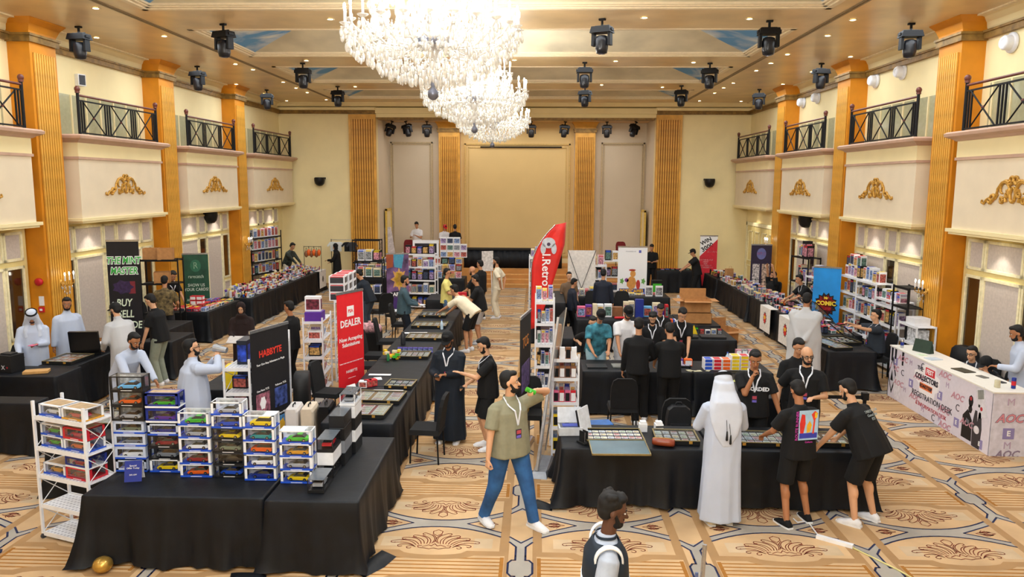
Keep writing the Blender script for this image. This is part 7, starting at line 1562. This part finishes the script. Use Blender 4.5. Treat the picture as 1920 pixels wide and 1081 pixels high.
et('M', .15, M('#b9a4bf', .5, var=0), .25, .80); et('AOC', .17, M('#8d7f96', .5, var=0), .25, .56, shear=.3, bold=.010); et('AOC', .17, M('#d98a95', .5, var=0), .25, .56, shear=.3, bold=.002, ext=.003); b = MB(); b.bx(.17, .33, Y0-.016, Y0-.012, .26, .42, LV); b.obj('printed_graphic', t); et('E', .11, W_, .25, .34, ext=.005, bold=.003); et('M', .15, M('#b9a4bf', .5, var=0), .25, .16); et('AOC', .15, M('#8d7f96', .5, var=0), .25, .03, shear=.3, bold=.004)
dz = DH+.02
def canx(name, lab, x, y, r_, h_, m, m2=None):
    b = MB(); b.lathe([(r_*.85, 0), (r_, .006), (r_, h_-.008), (r_*.85, h_)], n=14, m=m); b.lathe([(r_+.0006, h_*.3), (r_+.0006, h_*.7)], n=14, m=m2) if m2 else None; tag(b.obj(name, loc=(x, y, dz)), lab, 'can' if 'can' in name else 'cup')
canx('drink_can', 'blue and silver slim drink can at the far end of the registration desk', 6.62, 13.7, .028, .15, CHROME, CM('darkblue')); canx('drink_can', 'blue and red slim drink can at the near end of the registration desk', 6.92, 10.95, .03, .16, CM('darkblue'), CM('red')); canx('plastic_cup', 'clear iced drink cup near the front corner of the desk', 6.72, 11.0, .04, .11, M('#cfc7a8', .2))
b = MB(); b.add([(-.17, -.06, 0), (.17, -.06, 0), (.17, 0, .22), (-.17, 0, .22), (-.17, .06, 0), (.17, .06, 0)], [(0, 1, 2, 3), (5, 4, 3, 2), (0, 3, 4), (1, 5, 2), (0, 4, 5, 1)], M('#23382a', .5)); tag(b.obj('green_sign', loc=(6.82, 13.35, dz), rz=R(-65)), 'dark green tent sign on the registration desk', 'sign card')
for x, y, w_, d_, c, lab in ((6.78, 12.0, .2, .3, '#3c3a2e', 'dark brown folder on the middle of the desk'), (6.85, 11.6, .1, .16, '#6f6c66', 'grey notebook on the desk before the man in glasses'), (6.95, 11.3, .08, .14, '#2b2b30', 'phone lying on the desk by the writing person'), (6.72, 12.8, .22, .18, '#c4d0dc', 'clear plastic bag on the far half of the desk'), (6.68, 13.1, .12, .12, '#d7e6c8', 'pale green wrapper on the far half of the desk')): b = MB(); b.box((0, 0, .006), (w_, d_, .012), M(c, .5)); tag(b.obj('desk_item', loc=(x, y, dz), rz=.2), lab, 'folder' if 'folder' in lab else 'item')
sbox('paper_stack', 'stacked white papers on the shelf behind the registration desk', 'paper', (7.27, 14.5, 1.232), (.3, .3, .14), WHITE, None, .1)
for z_ in (.5, .9): sbox('paper_stack', 'rolled papers on the %s shelf behind the desk' % ('lower' if z_ < .8 else 'upper'), 'paper', (7.27, 14.5, z_+.002), (.2, .5, .26), M('#cfd0d4', .6, var=.4, scale=20), None, 0)
# held things and extras
def held(name, lab, cat, p, build, rz=0):
    b = MB(); build(b); return tag(b.obj(name, loc=p, rz=rz), lab, cat)
def pp(k, h): return PEOPLE[k][h]
held('drink_can', 'green drink can held to the mouth of the man in sage polo', 'can', pp('sage', 'HL')+Vector((.0, .0, .0)), lambda b: (b.cyl((-.05, 0, .02), (.05, .0, -.03), .027, n=12, m=CM('green', .3)), b.cyl((-.02, 0, -.005), (.0, 0, .005), .0275, n=12, m=M('#7fe08a', .3))), R(20))
held('silver_cup', 'large silver tumbler held to the mouth of the stout robed man', 'cup', pp('w6', 'HR')+Vector((.03, 0, .03)), lambda b: b.cyl((-.08, .03, .02), (.10, -.02, -.01), .055, .04, n=14, m=M('#b8bcc0', .25, .7)), R(10))
for k, lab in (('navy', 'phone in the hand of the navy robed man'), ('w1', 'phone held by the first robed man on the left'), ('wave', 'phone in the lower hand of the man in black shorts'), ('st1', 'white sheet held by the man on the stage'), ('tee39', 'phone held by the man by the right column'), ('man50', 'phone held by the man with receding hair')):
    held('phone' if 'phone' in lab else 'paper_sheet', lab, 'phone' if 'phone' in lab else 'paper', pp(k, 'HR')+Vector((0, 0, .01)), lambda b: b.box((0, 0, 0), (.07, .14, .01), BLACK if 'phone' in lab else WHITE))
held('pink_card', 'pink card in the right hand of the first robed man', 'card', pp('w1', 'HL'), lambda b: b.box((0, 0, 0), (.1, .14, .008), CM('pink')))
held('tablet', 'tablet with printed cover held by the woman in maroon', 'tablet', pp('hij', 'HR')+Vector((0, -.02, .02)), lambda b: b.box((0, 0, 0), (.3, .22, .015), M('#c9c3bf', .4), TR((0, 0, 0), 0, R(25))))
held('red_box', 'red boxed toy held by the man in yellow', 'box', pp('yel', 'HR')+Vector((.03, 0, .02)), lambda b: b.box((0, 0, 0), (.22, .12, .16), CM('red')))
held('small_plate', 'white paper plate held by the teal sweatshirt man', 'plate', pp('teal', 'HR'), lambda b: b.cyl((0, 0, 0), (0, 0, .02), .07, .09, n=14, m=WHITE))
# prints on shirts
def shirt_print(k, build, dist=.0, dz=0):
    q = PEOPLE[k]; return q
q = PEOPLE['print']; M4 = q['W']; t0 = q['obj']
def back_panel(t0, y, z0, w_, h_, shapes, tilt=0):
    for pts, m, th in shapes:
        b = MB(); b.prism(pts, 0, .0015+th, m, Matrix.Translation((0, y, z0)) @ Matrix.Rotation(R(tilt), 4, 'X') @ Matrix.Rotation(R(90), 4, 'X')); b.obj('shirt_print', t0)
back_panel(t0, -.142, 1.20, .26, .36, [([(-.10, -.17), (.14, -.17), (.14, .17), (-.10, .17)], M('#a9cbe8', .7), .001), ([(-.09, -.15), (.13, -.15), (.13, -.09), (-.09, -.09)], M('#3a3fb0', .7), .002), ([(-.08, -.09), (-.04, -.09), (-.02, .02), (-.03, .12), (-.07, .13), (-.09, .02)], M('#d8352c', .7), .003), ([(0, -.09), (.04, -.08), (.06, .0), (.03, .05), (0, 0)], M('#ecb52c', .7), .003), ([(.07, -.1), (.09, -.1), (.1, .06), (.13, .13), (.09, .16), (.05, .12), (.08, .05)], M('#e0452c', .7), .003), ([(.09, .08), (.12, .08), (.12, .14), (.09, .14)], M('#f0c83a', .7), .005)])
text('ROUTE RUNNER', .045, M('#c83aa8', .6), t0, (-.125, -.150, 1.2), (R(90), R(-90), 0)); text('Culture', .03, M('#c83aa8', .6), t0, (.03, -.148, 1.005), (R(90), 0, 0))
t1 = PEOPLE['bendR']['obj']; bp_ = PEOPLE['bendR']
BMx = bp_['W'].inverted() @ bp_['back']
o = text('TABLE CLUB\nGameClub\nEST', .045, M('#9aa6a8', .7), t1, (0.03, BMx.y-.008, BMx.z), (R(62), 0, 0)); 
t2 = PEOPLE['chin']['obj']; text('RECORDED', .07, M('#e8ebf2', .6), t2, (0, .155, 1.20), (R(90), 0, R(180)), bold=.003)
t3 = PEOPLE['bald']['obj']; text('The\nCollectors', .035, M('#d9dde4', .6), t3, (.08, .150, 1.24), (R(90), 0, R(180)))
# floor items: power strip, tape, stanchion, golden ball
t = thing('power_strip', 'white power strip lying on the carpet at the lower right', 'power strip', (3.27, 7.93, 0), R(-36)); b = MB(); b.box((0, 0, .02), (.38, .055, .04), WHITE); b.obj('strip_body', t)
b = MB(); pts = [G(1492, 968), G(1500, 975), G(1518, 972), G(1538, 998)]; b.tube([(p.x, p.y, .012) for p in pts], .008, 6, WHITE); tag(b.obj('white_cable', ), 'white cable running from the power strip under the table', 'cable')
b = MB(); pts = [G(1602, 1020), G(1640, 1038), G(1690, 1062), G(1740, 1090)]
for i in range(3): b.tube([(pts[i].x, pts[i].y, .008), (pts[i+1].x, pts[i+1].y, .008)], .009, 5, M('#d9cf8a', .5))
tag(b.obj('taped_cable'), 'yellow taped cable running off the bottom right corner', 'cable')
t = thing('stanchion_pole', 'silver barrier post rising at the bottom edge below the white robed man', 'post', (1.32, 5.72, 0)); b = MB(); b.cyl((0, 0, .02), (.06, .12, .98), .018, n=10, m=CHROME); b.obj('pole', t); b = MB(); b.lathe([(.16, 0), (.16, .02), (.02, .05)], n=20, m=CHROME); b.obj('base', t); b = MB(); b.cyl((-.035, 0, .02), (.0, .10, .75), .014, n=8, m=M('#6f7fb0', .3, .5)); b.obj('side_tube', t)
b = MB(); b.ell((0, 0, .085), (.095, .095, .08), M('#c29a4a', .25, .7, var=.1), n=24, k=16); tag(b.obj('golden_ball', loc=(-4.27, 6.98, 0)), 'golden balloon-like ball on the carpet at the bottom left', 'ball')
# belt barrier behind the bending man
t = thing('belt_barrier_post', 'black belt barrier post behind the bending man', 'post', (4.55, 10.35, 0)); b = MB(); b.cyl((0, 0, .02), (0, 0, .95), .025, n=10, m=BMETAL); b.obj('pole', t); b = MB(); b.box((0, 0, .97), (.08, .08, .1), BMETAL); b.obj('belt_head', t); b = MB(); b.lathe([(.17, 0), (.17, .02), (.03, .05)], n=18, m=BMETAL); b.obj('base', t); b = MB(); b.bx(-.6, 0, -.004, .004, .93, .98, BLACK); b.obj('belt', t)

# ---- more odds and ends
for k in range(5):
    for j in range(6): pass
REDF = M('#7a1f24', .8, var=.1)
c_ = chair(REDF, 'red chairs on the stage'); c_.location = (GY(766, 470, 30.6).x, 30.6, .6); c_.rotation_euler = (0, 0, R(190)); c_['label'] = 'dark red upholstered chair on the stage left of the man in jeans'
c_ = copy_tree(c_); c_.location = (GY(1166, 470, 30.4).x, 30.4, .6); c_['label'] = 'dark red upholstered chair on the stage behind the camel banner'
b = MB(); b.caps((-.12, 0, .05), (.12, 0, .05), .14, .12, 12, M('#e3a0a8', .8, var=.5, scale=18)); b.cyl((-.03, 0, .12), (-.03, .0, .22), .05, .03, 8, M('#e3a0a8', .8, var=.5, scale=18)); tag(b.obj('striped_bag', loc=(-3.62, 16.4, .62)), 'pink and white striped soft bag beside the red banner', 'bag')
b = MB(); b.box((0, 0, .3), (.42, .4, .6), BLACK); tag(b.obj('storage_crate', loc=(-3.62, 16.4, 0)), 'black crate under the striped bag', 'crate')
for k, (x, y, z, face, lab) in enumerate(((-3.27, 11.1, .5, -80, 'black puffer jacket slung over the chair beside the suitcases'), (7.42, 13.5, .5, 100, 'black coat slung over the chair behind the registration desk'))):
    b = MB(); b.loft([[(xx*w_, yy, zz) for xx, yy in ((-.24, -.34), (.24, -.34), (.27, -.26), (.24, -.14), (-.24, -.14), (-.27, -.26))] for zz, w_ in ((0, .9), (.1, 1.05), (.3, 1.02), (.45, .9), (.52, .55))], M('#0c0d10', .6, var=.4, scale=10)); tag(b.obj('jacket', loc=(x, y, z), rz=R(face)), lab, 'jacket')
for k in range(6): b = MB(); b.ell((0, 0, -.12), (.07, .06, .12), CM('orange') if k % 2 else CM('brown'), n=10, k=8); b.tube([(-.04, 0, -.05), (0, 0, .1), (.04, 0, -.05)], .006, 5, BLACK); tag(b.obj('knitted_bag', loc=(-8.0+.09*k, 26.2, 1.5+.05*(k % 2)), rz=k), '%s knitted bag, %s on the hook stand of the far left table' % ('orange' if k % 2 else 'brown', ORD[k]), 'bag', 'knitted bags')
t = thing('hook_stand', 'black hook stand holding orange knitted bags on the far left table', 'stand', (-7.78, 26.2, .757)); b = MB(); b.cyl((-.3, 0, 0), (-.3, 0, .9), .01, n=6, m=BMETAL); b.cyl((.3, 0, 0), (.3, 0, .9), .01, n=6, m=BMETAL); b.cyl((-.3, 0, .88), (.3, 0, .88), .01, n=6, m=BMETAL); b.obj('frame', t)
t = thing('rolled_panel', 'white rolled panel leaning in the left corner of the stage', 'panel', (-5.75, 30.4, .6), R(10)); b = MB(); b.box((0, 0, .75), (.28, .05, 1.5), M('#d8d4dc', .6, var=.15), TR((0, 0, 0), 0, 0, R(-8))); b.obj('sheet', t); b = MB(); b.box((-.15, 0, .75), (.03, .06, 1.55), M('#4a3b5a', .5), TR((0, 0, 0), 0, 0, R(-8))); b.obj('edge_rail', t)
b = MB(); b.box((0, 0, .12), (.5, .3, .24), M('#e6e6ea', .5)); b.box((.2, 0, .12), (.12, .31, .2), CM('red')); tag(b.obj('white_carton', loc=(4.9, 24.8, 0), rz=.1), 'white and red carton on the floor left of the far right tables', 'box')
b = MB(); b.lathe([(.025, 0), (.028, .02), (.028, .10), (.012, .13)], n=12, m=M('#2f7a4a', .3)); tag(b.obj('drink_bottle', loc=(-2.58, 13.0, .757)), 'small green drink bottle by the heaped bright packs', 'bottle')
for k in range(3): b = MB(); b.lathe([(.03, 0), (.032, .02), (.032, .14), (.013, .17), (.013, .19)], n=10, m=M('#bcd3e4', .15)); b.cyl((0, 0, .19), (0, 0, .205), .014, n=8, m=CM('blue')); tag(b.obj('water_bottle', loc=((-2.0, -8.9, 3.35)[k], (15.95, 11.9, 13.1)[k], .757)), 'clear water bottle with blue cap %s' % ('before the man in cream', 'behind the black box on the left', 'behind the booster stacks')[k], 'bottle')
t = thing('paper_bag', 'brown paper bag on the farthest right wall table', 'bag', (6.4, 25.3, .757), .3); b = MB(); b.box((0, 0, .17), (.26, .14, .34), M('#bd8a58', .8), taper=.92); b.obj('bag_body', t); b = MB(); b.tube([(-.05, -.06, .34), (-.04, -.06, .42), (.04, -.06, .42), (.05, -.06, .34)], .004, 5, CARD); b.obj('handle', t)
